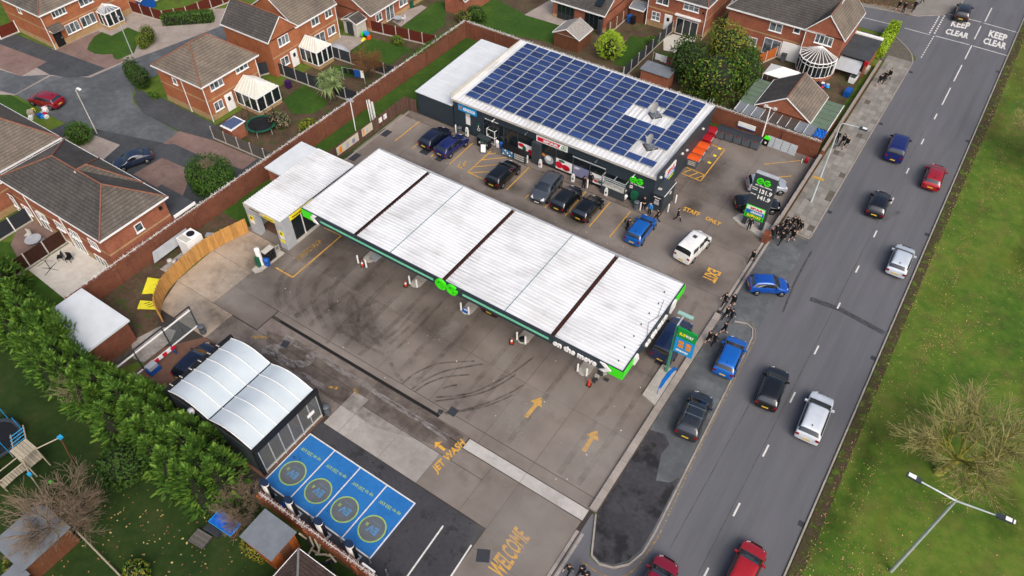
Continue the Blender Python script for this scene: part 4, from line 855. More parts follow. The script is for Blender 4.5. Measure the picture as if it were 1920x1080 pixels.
for s in (-1,1):
    m=MB(); m.add([Vector((-.32,s*.3,0)),Vector((.32,s*.3,0)),Vector((.32,s*.04,1.1)),Vector((-.32,s*.04,1.1)),Vector((-.32,s*.33,0)),Vector((.32,s*.33,0)),Vector((.32,s*.07,1.1)),Vector((-.32,s*.07,1.1))],[(0,1,2,3),(4,5,6,7),(0,1,5,4),(1,2,6,5),(2,3,7,6),(3,0,4,7)]); m.build('board',M['charcoal2'],ab)
    m=MB(); m.face([Vector((-.26,s*.318,.12)),Vector((.26,s*.318,.12)),Vector((.26,s*.11,1.0)),Vector((-.26,s*.11,1.0))]); m.build('poster',M['white'],ab)
cg=thing('roll_cage','white wire roll cage outside the shop door','cage',G(925,268,.05),R(-4))
for x in (-.55,.55):
    for y in (-.4,.4): MB().box(x-.03,x+.03,y-.03,y+.03,.1,1.9).build('post',M['white'],cg)
for z in (.2,1.0,1.9):
    for y in (-.4,.4): MB().box(-.55,.55,y-.025,y+.025,z-.025,z+.025).build('rail',M['white'],cg)
    for x in (-.55,.55): MB().box(x-.024,x+.024,-.4,.4,z-.024,z+.024).build('rail',M['white'],cg)
MB().box(-.5,.5,-.35,.35,.2,.24).build('deck',M['grey'],cg)
lg=thing('log_rack','dark rack of plants and bags by the shop door','rack',G(908,274,.05)); MB().box(-.75,.75,-.3,.3,0,.2).build('base',M['black'],lg); MB().box(-.8,.8,-.35,.35,1.1,1.18).build('top',M['charcoal2'],lg)
for x in (-.72,.72): MB().box(x-.04,x+.04,-.3,.3,.2,1.1).build('side',M['black'],lg)
for k in range(7): MB().lathe([(.05,0),(.13,.12),(.1,.25),(.02,.3)],8,0,(-.55+k*.18,-.1,.22+.3*(k%2))).build('bag',M['greenbin' if k%2 else 'white_dirty'],lg)
for i,(x,mt) in enumerate(((-38.9,'white'),(-38.4,'bluebin'),(-37.6,'purple'),(-37.0,'greenbin'),(-35.6,'lightgrey'),(-35.1,'white_dirty'))):
    o=thing('stacked_goods',('white bottles','blue bottles','purple bags','green bags','pale balloons','white pots')[i]+' displayed in front of the shop window','goods',(x,FY-.35,.06))
    for k in range(4): MB().lathe([(.12,0),(.15,.2),(.12,.42),(.05,.5)],9,0,(.14*(k%2),-.1*(k//2),.5*(k//2))).build('piece',M[mt],o)

# ------------------------------------------------------------------ car wash
wash=thing('car_wash','grey car wash building with ribbed white roof and yellow signs','car wash')
corrugated(-51.15,-46.25,30.3,40.4,lambda x,y:3.6,.3,.05).build('roof',M['roof_white'],wash)
MB().box(-51.1,-46.35,30.45,40.3,3.45,3.59).build('roof_deck',M['lightgrey'],wash)
MB().box(-51.15,-46.25,30.26,30.3,3.1,3.66).build('header',M['white_dirty'],wash)
panel_y('header_sign',wash,M['yellow'],-48.5,-47.1,3.12,3.5,30.255,.03); text_y('TURN ON LIGHTS',wash,M['black'],-48.4,-47.2,3.26,3.36,30.22)
text_y('KARCHER',wash,M['black'],-50.3,-49.0,3.28,3.44,30.25)
for x0,x1 in ((-51.15,-50.0),(-47.15,-46.25)):
    MB().box(x0,x1,30.3,30.95,0,3.44).build('pillar',M['lightgrey'],wash)
    panel_y('warning_sign',wash,M['yellow'],x0+.3,x0+.9,1.75,2.3,30.295,.03); panel_y('notice',wash,M['white'],x0+.3,x0+.9,1.35,1.72,30.295,.025)
    m=MB(); fr=(Vector((x0+.6,30.262,2.05)),Vector((1,0,0)),Vector((0,0,1)),Vector((0,-1,0))); arc_poly(m,fr,0,0,.16,.05,0,300,.01,10); m.build('symbol',M['black'],wash)
panel_y('yellow_plate',wash,M['yellow'],-46.95,-46.35,.85,1.2,30.295,.03)
MB().box(-51.15,-51.0,30.95,40.3,0,3.44).build('wall',M['lightgrey'],wash); MB().box(-51.0,-46.3,40.15,40.3,0,3.44).build('wall',M['lightgrey'],wash)
MB().box(-46.45,-46.25,30.95,31.5,0,3.44).build('pillar',M['lightgrey'],wash)
for a,b in ((31.5,32.75),(32.8,36.2),(36.3,40.1)): MB().box(-46.4,-46.33,a,b,.35,2.95).build('side_glass',M['glass'],wash)
MB().box(-46.45,-46.25,31.5,40.2,0,.32).build('plinth',M['white_dirty'],wash); MB().box(-46.3,-46.22,31.4,34.5,2.95,3.45).build('side_sign',M['yellow'],wash); text_x('PRICES FROM',wash,M['black'],31.7,34.2,3.1,3.26,-46.219)
for y in (32.78,36.25): MB().box(-46.42,-46.28,y-.05,y+.05,.32,2.95).build('mullion',M['white'],wash)
MB().box(-50.9,-46.5,31.2,40.1,.005,.02).build('wash_floor',M['concrete_red'],wash)
MB().box(-50.9,-50.4,33,34,.02,2.6).build('wash_brush',M['bluebin'],wash); MB().box(-46.95,-46.5,33,34,.02,2.6).build('wash_brush',M['bluebin'],wash)
pl=thing('pump_house','small brick plant room with flat white roof behind the car wash','building')
MB().box(-53.35,-51.2,35.4,40.2,0,3.35).build('wall',M['brick'],pl); MB().box(-53.5,-51.16,35.25,40.35,3.35,3.55).build('roof',M['roof_plain'],pl)
vac=thing('vacuum_unit','black vacuum unit with white pillar by the car wash','vacuum',(-46.6,28.5,0))
MB().prism([(-.55,-2.0),(.0,-2.1),(.3,-1.6),(.35,1.3),(-.55,1.3)],0,.14).build('kerbed_base',M['isle'],vac)
MB().box(-.4,.15,-.6,.5,.14,1.35).build('cabinet',M['black'],vac); MB().box(-.42,.17,-.62,.52,1.35,1.42).build('lid',M['white_dirty'],vac)
MB().lathe([(.26,0),(.26,1.75),(.24,2.0),(.03,2.05)],8,0,(-.35,-.95,.14)).build('pillar',M['white'],vac); MB().box(-.45,-.1,-1.45,-1.15,.14,1.3).build('air_machine',M['greenbin'],vac)
for k in range(3):
    pts=[Vector((.16,-.4+k*.35,.4))+Vector((.25*math.sin(t*.7),.12*math.sin(t*1.4+k),.9*math.sin(t*.5))) for t in [q*.5 for q in range(12)]]
    MB().path(pts,.035,5).build('hose',M['iron'],vac)
MB().path([(-.1,.8,.14),(-.1,.8,1.0),(-.1,1.2,1.0),(-.1,1.2,.14)],.04,8).build('hoop_rail',M['steel'],vac)
bb=thing('barrel','dark blue waste barrel beside the vacuum unit','barrel',G(502,497)); MB().lathe([(.26,0),(.3,.2),(.3,.7),(.27,.85),(.05,.9)],16).build('drum',M['bluebin'],bb); MB().lathe([(.31,.5),(.31,.56)],16).build('hoop',M['black'],bb)
cc=cone(*G2(493,497),'red and white cone beside the blue barrel')

# ------------------------------------------------------------------ jet wash shelter
jw=thing('jet_wash_shelter','twin barrel-vaulted translucent jet wash shelter with dark frame','shelter')
JY0,JY1=12.45,18.55
for a,b in ((-39.75,-35.32),(-35.2,-30.75)):
    nb=5; n=10
    for k in range(nb):
        y0=JY0+(JY1-JY0)*k/nb+.03; y1=JY0+(JY1-JY0)*(k+1)/nb-.03; m=MB(); vs=[]
        for q in range(n+1):
            t=q/n; x=a+(b-a)*t; z=3.3+.62*math.sin(math.pi*t)
            vs += [(x,y0,z),(x,y1,z)]
        m.add(vs,[(2*q,2*q+2,2*q+3,2*q+1) for q in range(n)],0,True); m.build('roof_panel',M['poly'],jw)
    for k in range(nb+1):
        y=JY0+(JY1-JY0)*k/nb; pts=[(a+(b-a)*q/12,y,3.335+.62*math.sin(math.pi*q/12)) for q in range(13)]
        MB().path(pts,.045,6).build('roof_rib',M['white'],jw)
for y in (JY0-.05,JY1+.05):
    for a,b in ((-39.75,-35.32),(-35.2,-30.75)): MB().path([(a+(b-a)*q/12,y,3.25+.62*math.sin(math.pi*q/12)) for q in range(13)],.07,6).build('end_arch',M['black'],jw)
MB().box(-35.31,-35.21,JY0,JY1,3.1,3.27).build('valley_beam',plain('navy_frame','1c2740',.5),jw)
for x in (-39.95,-30.6):
    MB().box(x-.14,x+.14,JY0-.1,JY1+.25,2.95,3.4).build('edge_beam',M['black'],jw)
    for y in (JY0,JY1+.05): MB().box(x-.13,x+.13,y-.13,y+.13,0,2.95).build('post',M['black'],jw)
for y in (JY0,JY1+.05): MB().box(-35.36,-35.16,y-.1,y+.1,0,3.1).build('post',M['black'],jw)
for k in range(6):
    y=JY0+.9*k+.45; MB().tube((-40.1,y,3.42),(-39.75,y,3.5),.05).build('clamp',M['white_dirty'],jw)
ys=[JY0+.2+k*(JY1-JY0-.3)/6 for k in range(7)]
for a,b in zip(ys,ys[1:]):
    MB().box(-30.56,-30.53,a+.04,b-.04,.35,2.9).build('glass_pane',M['clear'],jw)
for y in ys: MB().box(-30.6,-30.5,y-.035,y+.035,.02,2.95).build('mullion',M['lightgrey'],jw)
MB().box(-30.62,-30.48,JY0+.15,JY1,.22,.33).build('sill_rail',M['white_dirty'],jw); MB().box(-30.5,-30.47,17.2,17.9,1.4,1.75).build('notice',M['white'],jw)
MB().box(-40.0,-30.5,JY0-.05,JY0+.02,0,3.0).build('rear_screen',M['charcoal2'],jw)
ml=thing('floodlight','white round floodlight on the conifer side of the jet wash','light',G(360,775,3.2)); MB().lathe([(.2,0),(.26,.2),(.24,.42),(.05,.45)],12).build('housing',M['white'],ml); MB().tube((0,0,0),(.15,-.2,-3.0),.05).build('pole',M['white_dirty'],ml)
# side screen frame left of the shelter
js=thing('screen_frame','open steel screen frame with glazed panels beside the jet wash','screen')
for y in (13.6,16.4,19.2): MB().box(-46.0,-45.9,y-.05,y+.05,0,2.6).build('post',M['charcoal2'],js)
for z,mt in ((2.6,'iron'),(2.2,'white'),(.15,'white')): MB().box(-46.0,-45.9,11.5,19.25,z-.05,z+.05).build('rail',M[mt],js)
for a,b in ((16.45,17.8),(17.85,19.15)): MB().box(-45.96,-45.94,a,b,.25,2.15).build('glass_pane',M['clear'],js)
bb=thing('barrier_board','red and white striped barrier board leaning by the jet wash','barrier',(-45.3,15.2,0),R(88))
for k in range(6): MB().box(-1.2+k*.4,-.8+k*.4,-.04,.04,.5,.8).build('stripe',M['red' if k%2 else 'white'],bb)
for x in (-1,1): MB().box(x-.04,x+.04,-.2,.2,0,.5).build('leg',M['bluebin'],bb)
tk=thing('blue_crate','clear and blue crates stacked by the jet wash screen','crate',(-45.2,14.0,0)); MB().box(-.35,.35,-.5,.5,0,.5).build('lower_crate',M['bluebin'],tk); MB().box(-.3,.3,-.4,.4,.5,.85).build('upper_crate',M['lightgrey'],tk)

# ------------------------------------------------------------------ charging bays
ev=flat('charging_bays',[(-30.3,12.0),(-19.85,12.0),(-19.85,16.75),(-30.3,16.75)],.009,ground_mat('bay_paint',[(.3,lin('1f5f9e')),(.7,lin('2b74b5'))],.5,3,24,fine=.1,stain=(.45,.6,.68,lin('17406f'),.8),rough=.8,bump=.1,speck=(1.6,.11,lin('0f2440'))),'four blue painted charging bays with white outlines',px=False)
for k in range(5): x=-30.25+k*2.58; strip('white_line',[(x,11.95),(x,16.8)],.1,.014,M['white_paint'],ev,False)
for y in (11.95,16.8): strip('white_line',[(-30.3,y),(-19.88,y)],.1,.0145,M['white_paint'],ev,False)
lg_g=plain('bay_lime','8fae5c',.8,var=.2,scale=5); lg_k=plain('bay_disc','5a6064',.8); lg_b=plain('bay_letter_blue','4f7ea8',.8,var=.15,scale=5)
for k in range(4):
    cx,cy=-30.25+1.29+k*2.58,13.65; fr=(Vector((cx,cy,.010)),Vector((1,0,0)),Vector((0,1,0)),Vector((0,0,1)))
    m=MB(); arc_poly(m,fr,0,0,1.02,.92,0,360,.005,32); m.build('lime_ring',lg_g,ev)
    m=MB(); m.face([(cx+.93*math.cos(2*math.pi*q/32),cy+.93*math.sin(2*math.pi*q/32),.0125) for q in range(32)]); m.build('grey_disc',lg_k,ev)
    # read from the far side of the bay
    lettering('EV',(cx+.5,cy+.25,.016),(cx-.35,cy+.25,.016),(cx+.5,cy-.33,.016),lg_b,ev,0,.05,'painted_lettering')
    MB().box(cx-.62,cx-.42,cy-.02,cy+.05,.014,.0165).build('plug_pin',lg_g,ev); MB().box(cx-.62,cx-.42,cy+.1,cy+.17,.014,.0165).build('plug_pin',lg_g,ev)
    lettering('on the move',(cx+.45,cy+.52,.016),(cx-.35,cy+.52,.016),(cx+.45,cy+.4,.016),lg_b,ev,0,.01,'painted_lettering')
    lettering('up to 250 kW',(cx+.95,15.75,.0135),(cx-.95,15.75,.0135),(cx+.95,15.4,.0135),lg_g,ev,0,.02,'painted_lettering')
def charger(x,label):
    o=thing('charging_post',label,'charger',(x,11.42,0),0,'white charging posts behind the blue bays')
    MB().box(-.45,.45,-.32,.32,0,.08).build('plinth',M['lightgrey'],o)
    m=MB(); n=18; prof=[(.08,1.0),(1.2,1.0),(2.15,1.0)]
    vs=[(.36*math.cos(2*math.pi*k/n),.24*math.sin(2*math.pi*k/n),z) for z in (.08,2.15) for k in range(n)]
    m.add(vs,[(k,(k+1)%n,n+(k+1)%n,n+k) for k in range(n)],0,True); m.build('shell',M['white'],o)
    m=MB(); vs=[(.37*math.cos(2*math.pi*k/n),.25*math.sin(2*math.pi*k/n),z) for z in (2.15,2.2) for k in range(n)]; m.add(vs,[(k,(k+1)%n,n+(k+1)%n,n+k) for k in range(n)]+[tuple(range(n,2*n))]); m.build('dark_cap',plain('charger_cap','1e2c44',.3),o)
    MB().box(.2,.4,-.12,.14,.3,2.0).build('side_panel',M['black'],o); MB().path([(.4,0,1.4),(.52,.05,.9),(.45,.1,.3)],.03,6).build('cable',M['black'],o); return o
for x,l in ((-28.85,'white charging post half hidden by the bare shrub'),(-26.5,'second white charging post from the conifers'),(-23.7,'third white charging post from the conifers'),(-20.9,'white charging post nearest the road')): charger(x,l)
for x,l in ((-27.6,'grey steel bollard left of the second charging post'),(-25.1,'grey steel bollard between the second and third posts'),(-22.35,'grey steel bollard between the third and last posts'),(-19.7,'grey steel bollard at the end of the blue bays'),(-18.2,'grey steel bollard beyond the blue bays')): bollard(x,11.75,.95,l,.05,'grey','grey bollards behind the charging bays')
bb=thing('cable_box','dark blue cabinet between charging posts and bare shrub','cabinet',(-27.75,11.25,0)); MB().box(-.3,.3,-.25,.25,0,.9).build('body',M['bluebin'],bb); MB().box(-.33,.33,-.28,.28,.9,.96).build('lid',M['black'],bb)
bb=thing('feeder_pillar','pale grey feeder cabinet at the bottom edge','cabinet',(-19.1,10.95,0)); MB().box(-.5,.5,-.2,.2,0,1.2).build('body',M['lightgrey'],bb); MB().box(-.55,.55,-.25,.25,1.2,1.27).build('lid',M['white'],bb)

# ------------------------------------------------------------------ price totem
tt=thing('price_totem','tall dark price totem with green letters and fuel prices','totem')
TY=57.65; X0,X1=-12.0,-9.85
MB().box(X0,X1,TY,TY+.5,1.05,6.38).build('cabinet',M['charcoal2'],tt); MB().box(X0,X1,TY,TY+.5,6.38,6.42).build('cap',M['lightgrey'],tt)
for x in (X0+.02,X1-.4): MB().box(x,x+.38,TY+.05,TY+.45,0,1.05).build('leg',M['charcoal2'],tt)
eg_logo(tt,(X0+.3,TY-.01,5.35),(1,0,0),(0,0,1),.66,.08); text_y('on the move',tt,M['white'],X0+.25,X1-.3,5.1,5.28,TY-.01)
text_y('131.9',tt,M['white'],-11.2,-10.0,4.35,4.85,TY-.01,.04); text_y('141.9',tt,M['white'],-11.2,-10.0,3.65,4.15,TY-.01,.04)
for z,t_ in ((4.75,'Miles'),(4.55,'Unleaded'),(4.0,'Diesel')): text_y(t_,tt,M['white'],-11.92,-11.4,z,z+.12,TY-.01)
panel_y('green_frame',tt,M['eg_green'],X0+.05,X1-.22,1.2,2.7,TY-.004,.03)
for z0,z1,mt,tx,tc,xs in ((2.2,2.62,'white','SPAR','red',.35),(1.76,2.17,'blue','GREGGS','white',.45),(1.28,1.73,'green','SUBWAY','yellow',.2)):
    panel_y('brand_strip',tt,M[mt],X0+.12,X1-.29,z0,z1,TY-.036,.01); text_y(tx,tt,M[tc],X0+.12+xs,X1-.42,z0+.08,z1-.08,TY-.048)
isl=thing('totem_island','kerbed concrete island under the price totem','traffic island')
MB().prism([(-13.0,57.9),(-12.7,58.8),(-12.0,59.4),(-10.9,59.4),(-9.3,59.0),(-9.3,56.7),(-10.6,57.1),(-12.2,57.5)],.0,.14).build('base',M['isle'],isl)
# two-post brand sign by the footway and feather flag
sb=thing('sandwich_sign','green and blue brand sign on a tall post by the footway','sign')
SYY=37.2; MB().box(-10.2,-10.03,SYY,SYY+.25,0,6.05).build('post',plain('sign_post_green','3d8a6a',.5),sb); MB().box(-10.03,-9.9,SYY+.02,SYY+.2,5.0,5.15).build('arm',M['steel'],sb)
panel_y('green_panel',sb,M['green'],-9.95,-8.4,5.1,6.15,SYY,.16); panel_y('blue_panel',sb,M['lightblue'],-9.95,-8.4,3.35,5.09,SYY,.16)
text_y('SUB',sb,M['yellow'],-9.75,-9.25,5.45,5.75,SYY-.165); text_y('WAY',sb,M['white'],-9.25,-8.6,5.45,5.75,SYY-.165)
for dx in (0,.62):
    for dz in (0,.45): panel_y('yellow_square',sb,M['orange_sign'],-9.65+dx,-9.25+dx,4.05+dz,4.38+dz,SYY-.16,.02)
text_y('GREGGS',sb,M['white'],-9.75,-8.75,3.6,3.8,SYY-.165)
MB().box(-10.6,-9.35,SYY+1.0,SYY+1.3,6.22,6.34).build('top_bar',plain('sign_back','8fb7ac',.5),sb); MB().box(-10.15,-10.05,SYY+.0,SYY+1.1,6.06,6.2).build('bracket',M['steel'],sb)
MB().prism([(-10.7,34.2),(-9.4,33.8),(-9.4,37.8),(-10.7,37.8)],0,.16).build('base',M['isle'],sb)
ff=thing('feather_flag','leaning blue feather flag on a curved pole','flag',(*G2(1231,741),0))
pts=[Vector((0,0,0)),Vector((.02,.05,1.0)),Vector((.12,.15,2.0)),Vector((.35,.3,3.0)),Vector((.7,.45,3.8))]
MB().path(pts,.03,6).build('pole',M['blue'],ff)
m=MB()
for (a,b),(w0,w1) in zip(zip(pts[1:],pts[2:]),((.25,.45),(.45,.5),(.5,.35))):
    for dy in (0,.02): m.face([a+Vector((0,dy,0)),a+Vector((w0*.6,dy+.25*w0,-.1)),b+Vector((w1*.6,dy+.25*w1,-.15)),b+Vector((0,dy,0))])
m.build('banner',M['blue'],ff)
# ------------------------------------------------------------------ houses
M['tile']=tile_mat('grey_roof_tiles','59544f','645f58','332f2c'); M['tile_dark']=tile_mat('dark_roof_tiles','494745','54514e','292726',.3); M['tile_pale']=tile_mat('pale_or_lit_roof_tiles','6e665c','796f64','443e38',.2)  # pale tile: one roof's own colour, and painted sunlit slopes on others
M['tile_brown']=tile_mat('brown_roof_tiles','4a3c36','5b4a42','29211d',.25,.3,.3)
M['ridge_orange']=plain('ridge_tiles','7f5644',.85,var=.25,scale=4); M['ridge_grey']=plain('ridge_tiles_grey','8f8b85',.85,var=.25,scale=4)
M['felt']=plain('roof_felt','6d7379',.85,var=.12); M['felt_dark']=plain('roof_felt_dark','3d4043',.8,var=.25,scale=.8); M['shed_wood']=fence_mat('shed_boards','a35a2c'); M['brown_wood']=fence_mat('brown_boards','6b4530')
M['conserv_roof']=plain('conservatory_roof','c9c9bc',.4,var=.08); M['conserv_dark']=plain('conservatory_bronze','4b4542',.3)
def wbox(m,face,pos,u0,u1,d0,d1,z0,z1,mi=0):
    if face=='y-': return m.box(u0,u1,pos-d1,pos-d0,z0,z1,mi)
    if face=='y+': return m.box(u0,u1,pos+d0,pos+d1,z0,z1,mi)
    if face=='x+': return m.box(pos+d0,pos+d1,u0,u1,z0,z1,mi)
    return m.box(pos-d1,pos-d0,u0,u1,z0,z1,mi)
def window(par,face,pos,u,z,w,h,cols=2,fm='upvc',pm='glass_pale',sill=True,rows=1,name='window'):
    m=MB(); a,b,c,d=u-w/2,u+w/2,z-h/2,z+h/2; t=.07
    wbox(m,face,pos,a,b,0,.07,c,c+t); wbox(m,face,pos,a,b,0,.07,d-t,d); wbox(m,face,pos,a,a+t,0,.069,c+t,d-t); wbox(m,face,pos,b-t,b,0,.069,c+t,d-t)
    for k in range(1,cols): x=a+(b-a)*k/cols; wbox(m,face,pos,x-.035,x+.035,0,.066,c+t,d-t)
    for k in range(1,rows): zz=c+(d-c)*k/rows; wbox(m,face,pos,a+t,b-t,0,.063,zz-.025,zz+.025)
    if sill: wbox(m,face,pos,a-.06,b+.06,0,.13,c-.07,c)
    o=m.build(name,M[fm],par)
    for k in range(cols):
        x0=a+(b-a)*k/cols; x1=a+(b-a)*(k+1)/cols; q=MB(); wbox(q,face,pos,x0+.05,x1-.05,.004,.03,c+.05,d-.05); q.build('pane',M[pm],o)
    return o
def door(par,face,pos,u,w=.95,h=2.05,mat='upvc',glass=True,z0=.05):
    m=MB(); wbox(m,face,pos,u-w/2-.07,u+w/2+.07,0,.05,z0,z0+h+.08); wbox(m,face,pos,u-w/2,u+w/2,.05,.08,z0+.02,z0+h)
    o=m.build('door',M[mat],par); q=MB(); wbox(q,face,pos,u+w/2-.15,u+w/2-.05,.08,.13,z0+.95,z0+1.1); q.build('handle',M['steel'],o)
    if glass: q=MB(); wbox(q,face,pos,u-w*.2,u+w*.2,.08,.088,z0+1.25,z0+1.75); q.build('pane',M['glass'],o)
    return o
def winx(par,X,px,py,w,h,cols=2,**k): u,z=on_x(px,py,X); return window(par,'x+',X,u,z,w,h,cols,**k)
def winy(par,Y,px,py,w,h,cols=2,**k): u,z=on_y(px,py,Y); return window(par,'y-',Y,u,z,w,h,cols,**k)
def roof(par,x0,x1,y0,y1,z,rise,axis,hin,mat,ridge,over=.32,wallmat=None,pale=None,name='roof'):
    ox=oy=over
    if axis=='y': a0,a1,b0,b1=y0,y1,x0,x1
    else: a0,a1,b0,b1=x0,x1,y0,y1
    g0=over if hin[0] else .12; g1=over if hin[1] else .12
    A0,A1,B0,B1=a0-g0,a1+g1,b0-over,b1+over; half=(B1-B0)/2; bm=(B0+B1)/2; r0=A0+hin[0]; r1=A1-hin[1]; sl=math.hypot(half,rise)
    zt=z+rise
    def P(a,b,zz): return (b,a,zz) if axis=='y' else (a,b,zz)
    m=MB()
    def addp(pts,uv,mi=0):
        v=[Vector(p) for p in pts]
        if (v[1]-v[0]).cross(v[2]-v[0]).z<0: pts=pts[::-1]; uv=uv[::-1]
        m.face(pts,mi,uv)
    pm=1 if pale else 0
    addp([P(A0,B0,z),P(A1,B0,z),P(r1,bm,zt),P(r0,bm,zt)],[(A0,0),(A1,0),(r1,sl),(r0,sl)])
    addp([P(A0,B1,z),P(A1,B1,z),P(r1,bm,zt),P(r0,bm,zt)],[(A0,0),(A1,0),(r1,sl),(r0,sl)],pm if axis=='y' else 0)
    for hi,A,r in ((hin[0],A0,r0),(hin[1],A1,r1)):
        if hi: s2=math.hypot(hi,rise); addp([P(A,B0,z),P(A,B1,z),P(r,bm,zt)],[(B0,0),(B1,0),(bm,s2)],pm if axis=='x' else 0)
    # underside
    m.face([P(A0,B0,z-.01),P(A1,B0,z-.01),P(A1,B1,z-.01),P(A0,B1,z-.01)],0)
    ro=m.build(name,[M[mat],M[pale or mat]],par)
    q=MB(); q.tube(P(r0,bm,zt+.02),P(r1,bm,zt+.02),.08,.08,6)
    for hi,A,r in ((hin[0],A0,r0),(hin[1],A1,r1)):
        if hi:
            for B in (B0,B1): q.tube(P(A,B,z+.02),P(r,bm,zt+.02),.08,.08,6)
    q.build('ridge_tiles',M[ridge],ro)
    f=MB()
    X0,X1,Y0,Y1=(B0,B1,A0,A1) if axis=='y' else (A0,A1,B0,B1)
    for bx in ((X0-.03,X1+.03,Y0-.05,Y0),(X0-.03,X1+.03,Y1,Y1+.05),(X0-.05,X0,Y0,Y1),(X1,X1+.05,Y0,Y1)):
        side=('y0' if bx[3]==Y0 else 'y1' if bx[2]==Y1 else 'x0' if bx[1]==X0 else 'x1')
        g=(axis=='y' and ((side=='y0' and not hin[0]) or (side=='y1' and not hin[1]))) or (axis=='x' and ((side=='x0' and not hin[0]) or (side=='x1' and not hin[1])))
        if not g: f.box(*bx,z-.16,z+.02)
    for hi,A,s in ((hin[0],A0,-1),(hin[1],A1,1)):
        if not hi:
            for B in (B0,B1):
                a=Vector(P(A,B,z)); b=Vector(P(A,bm,zt)); d=Vector(P(s*.04,0,0)); f.add([a,b,b+d,a+d,a-Vector((0,0,.14)),b-Vector((0,0,.14)),b+d-Vector((0,0,.14)),a+d-Vector((0,0,.14))],[(0,1,2,3),(4,5,6,7),(0,1,5,4),(3,2,6,7)])
    f.build('gutter_board',M['upvc'],par)
    if wallmat:
        for hi,aa in ((hin[0],a0),(hin[1],a1)):
            if not hi:
                k=rise*(half-over)/half; sgn=-1 if aa==a0 else 1; w=MB(); pts=[P(aa-sgn*.001,b0,z-.005),P(aa-sgn*.001,b1,z-.005),P(aa-sgn*.001,(b0+b1)/2,z+k)]
                w.face(pts); w.face([Vector(p)+Vector(P(-sgn*.2,0,0)) for p in pts][::-1]); w.build('gable_wall',M[wallmat],par)
    return ro
def walls(par,x0,x1,y0,y1,h,mat='brick',band=True,plinth=True):
    MB().box(x0,x1,y0,y1,0,h).build('wall',M[mat],par)
    def ring(z0,z1,e,mt,nm):
        m=MB(); m.box(x0-e,x1+e,y0-e,y0-.001,z0,z1); m.box(x0-e,x1+e,y1+.001,y1+e,z0,z1); m.box(x1+.001,x1+e,y0-.001,y1+.001,z0,z1); m.box(x0-e,x0-.001,y0-.001,y1+.001,z0,z1); m.build(nm,M[mt],par)
    if band and h>4: ring(h*.53,h*.53+.17,.012,'buff','band_course')
    if plinth: ring(0,.75 if h>4 else .5,.014,'buff','plinth')
def pipe(par,x,y,h): MB().tube((x,y,0),(x,y,h),.05,n=6).build('downpipe',M['upvc'],par)

# A: corner house
A=thing('detached_house','brick corner house with glazed porch behind the curved lawn','house')
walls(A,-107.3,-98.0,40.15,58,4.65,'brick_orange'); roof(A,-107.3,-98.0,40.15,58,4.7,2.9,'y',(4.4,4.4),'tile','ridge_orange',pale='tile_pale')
for px,py,w,h,c in ((109,22,1.9,1.0,4),(160,1,1.9,1.0,3),(136,51,1.9,1.25,3),(165,37,2.1,1.35,3)): winx(A,-98.0,px,py,w,h,c)
winy(A,40.15,36,19,.7,.75,1); u,_=on_x(112,75,-98.0); door(A,'x+',-98.0,u,.95,2.0,'black'); pipe(A,-97.9,40.05,4.6)
MB().prism([(-97.98,u-.8),(-97.0,u-.8),(-97.0,u+.8),(-97.98,u+.8)],2.35,2.42).build('door_canopy',M['upvc'],A)
m=MB(); m.face([(-98,u-.85,3.0),(-96.9,u-.85,2.44),(-96.9,u+.85,2.44),(-98,u+.85,3.0)],0,[(0,1.2),(0,0),(1.7,0),(1.7,1.2)]); m.build('canopy_tiles',M['tile'],A)
MB().box(-97.99,-97.9,53.5,56.2,.05,2.3).build('garage_door',M['upvc'],A)
# B
B=thing('detached_house','square brick house with hipped roof beside the cul-de-sac bend','house')
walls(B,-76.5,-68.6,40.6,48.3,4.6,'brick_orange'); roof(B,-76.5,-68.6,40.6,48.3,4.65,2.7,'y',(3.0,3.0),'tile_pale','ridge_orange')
for px,py,w,h,c in ((452,125,1.8,.95,3),(405,157,1.8,1.0,3),(410,197,1.2,1.1,2)): winx(B,-68.6,px,py,w,h,c)
winy(B,40.6,328,152,.7,.8,1); u,_=on_x(433,196,-68.6); door(B,'x+',-68.6,u); pipe(B,-72.2,40.52,4.5); pipe(B,-68.5,40.52,4.5); pipe(B,-68.52,48.2,4.5)
# C
C_=thing('detached_house','brick house with gabled rear wing and white conservatory','house')
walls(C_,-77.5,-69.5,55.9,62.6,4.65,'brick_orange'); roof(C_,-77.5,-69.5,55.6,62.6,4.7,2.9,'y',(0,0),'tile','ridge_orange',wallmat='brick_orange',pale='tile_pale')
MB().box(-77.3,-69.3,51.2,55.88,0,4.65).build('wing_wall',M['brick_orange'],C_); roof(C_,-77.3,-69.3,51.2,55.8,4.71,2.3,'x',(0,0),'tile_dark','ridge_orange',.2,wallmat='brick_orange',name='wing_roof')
MB().box(-69.299,-69.285,51.2,55.7,2.4,2.57).build('band_course',M['buff'],C_)
for px,py,w,h,c in ((531,75,1.7,1.1,3),(534,114,1.3,1.1,2)): winx(C_,-69.28,px,py,w,h,c)
for px,py,w,h,c in ((590,38,1.3,1.2,2),(615,24,1.2,1.1,2),(621,57,1.4,1.1,2)): winx(C_,-69.5,px,py,w,h,c)
u,z=on_x(600,71,-69.5); window(C_,'x+',-69.5,u,1.15,1.7,2.1,2,sill=False,name='patio_door'); u,_=on_x(553,110,-69.28); door(C_,'x+',-69.28,u); pipe(C_,-69.4,62.5,4.6)
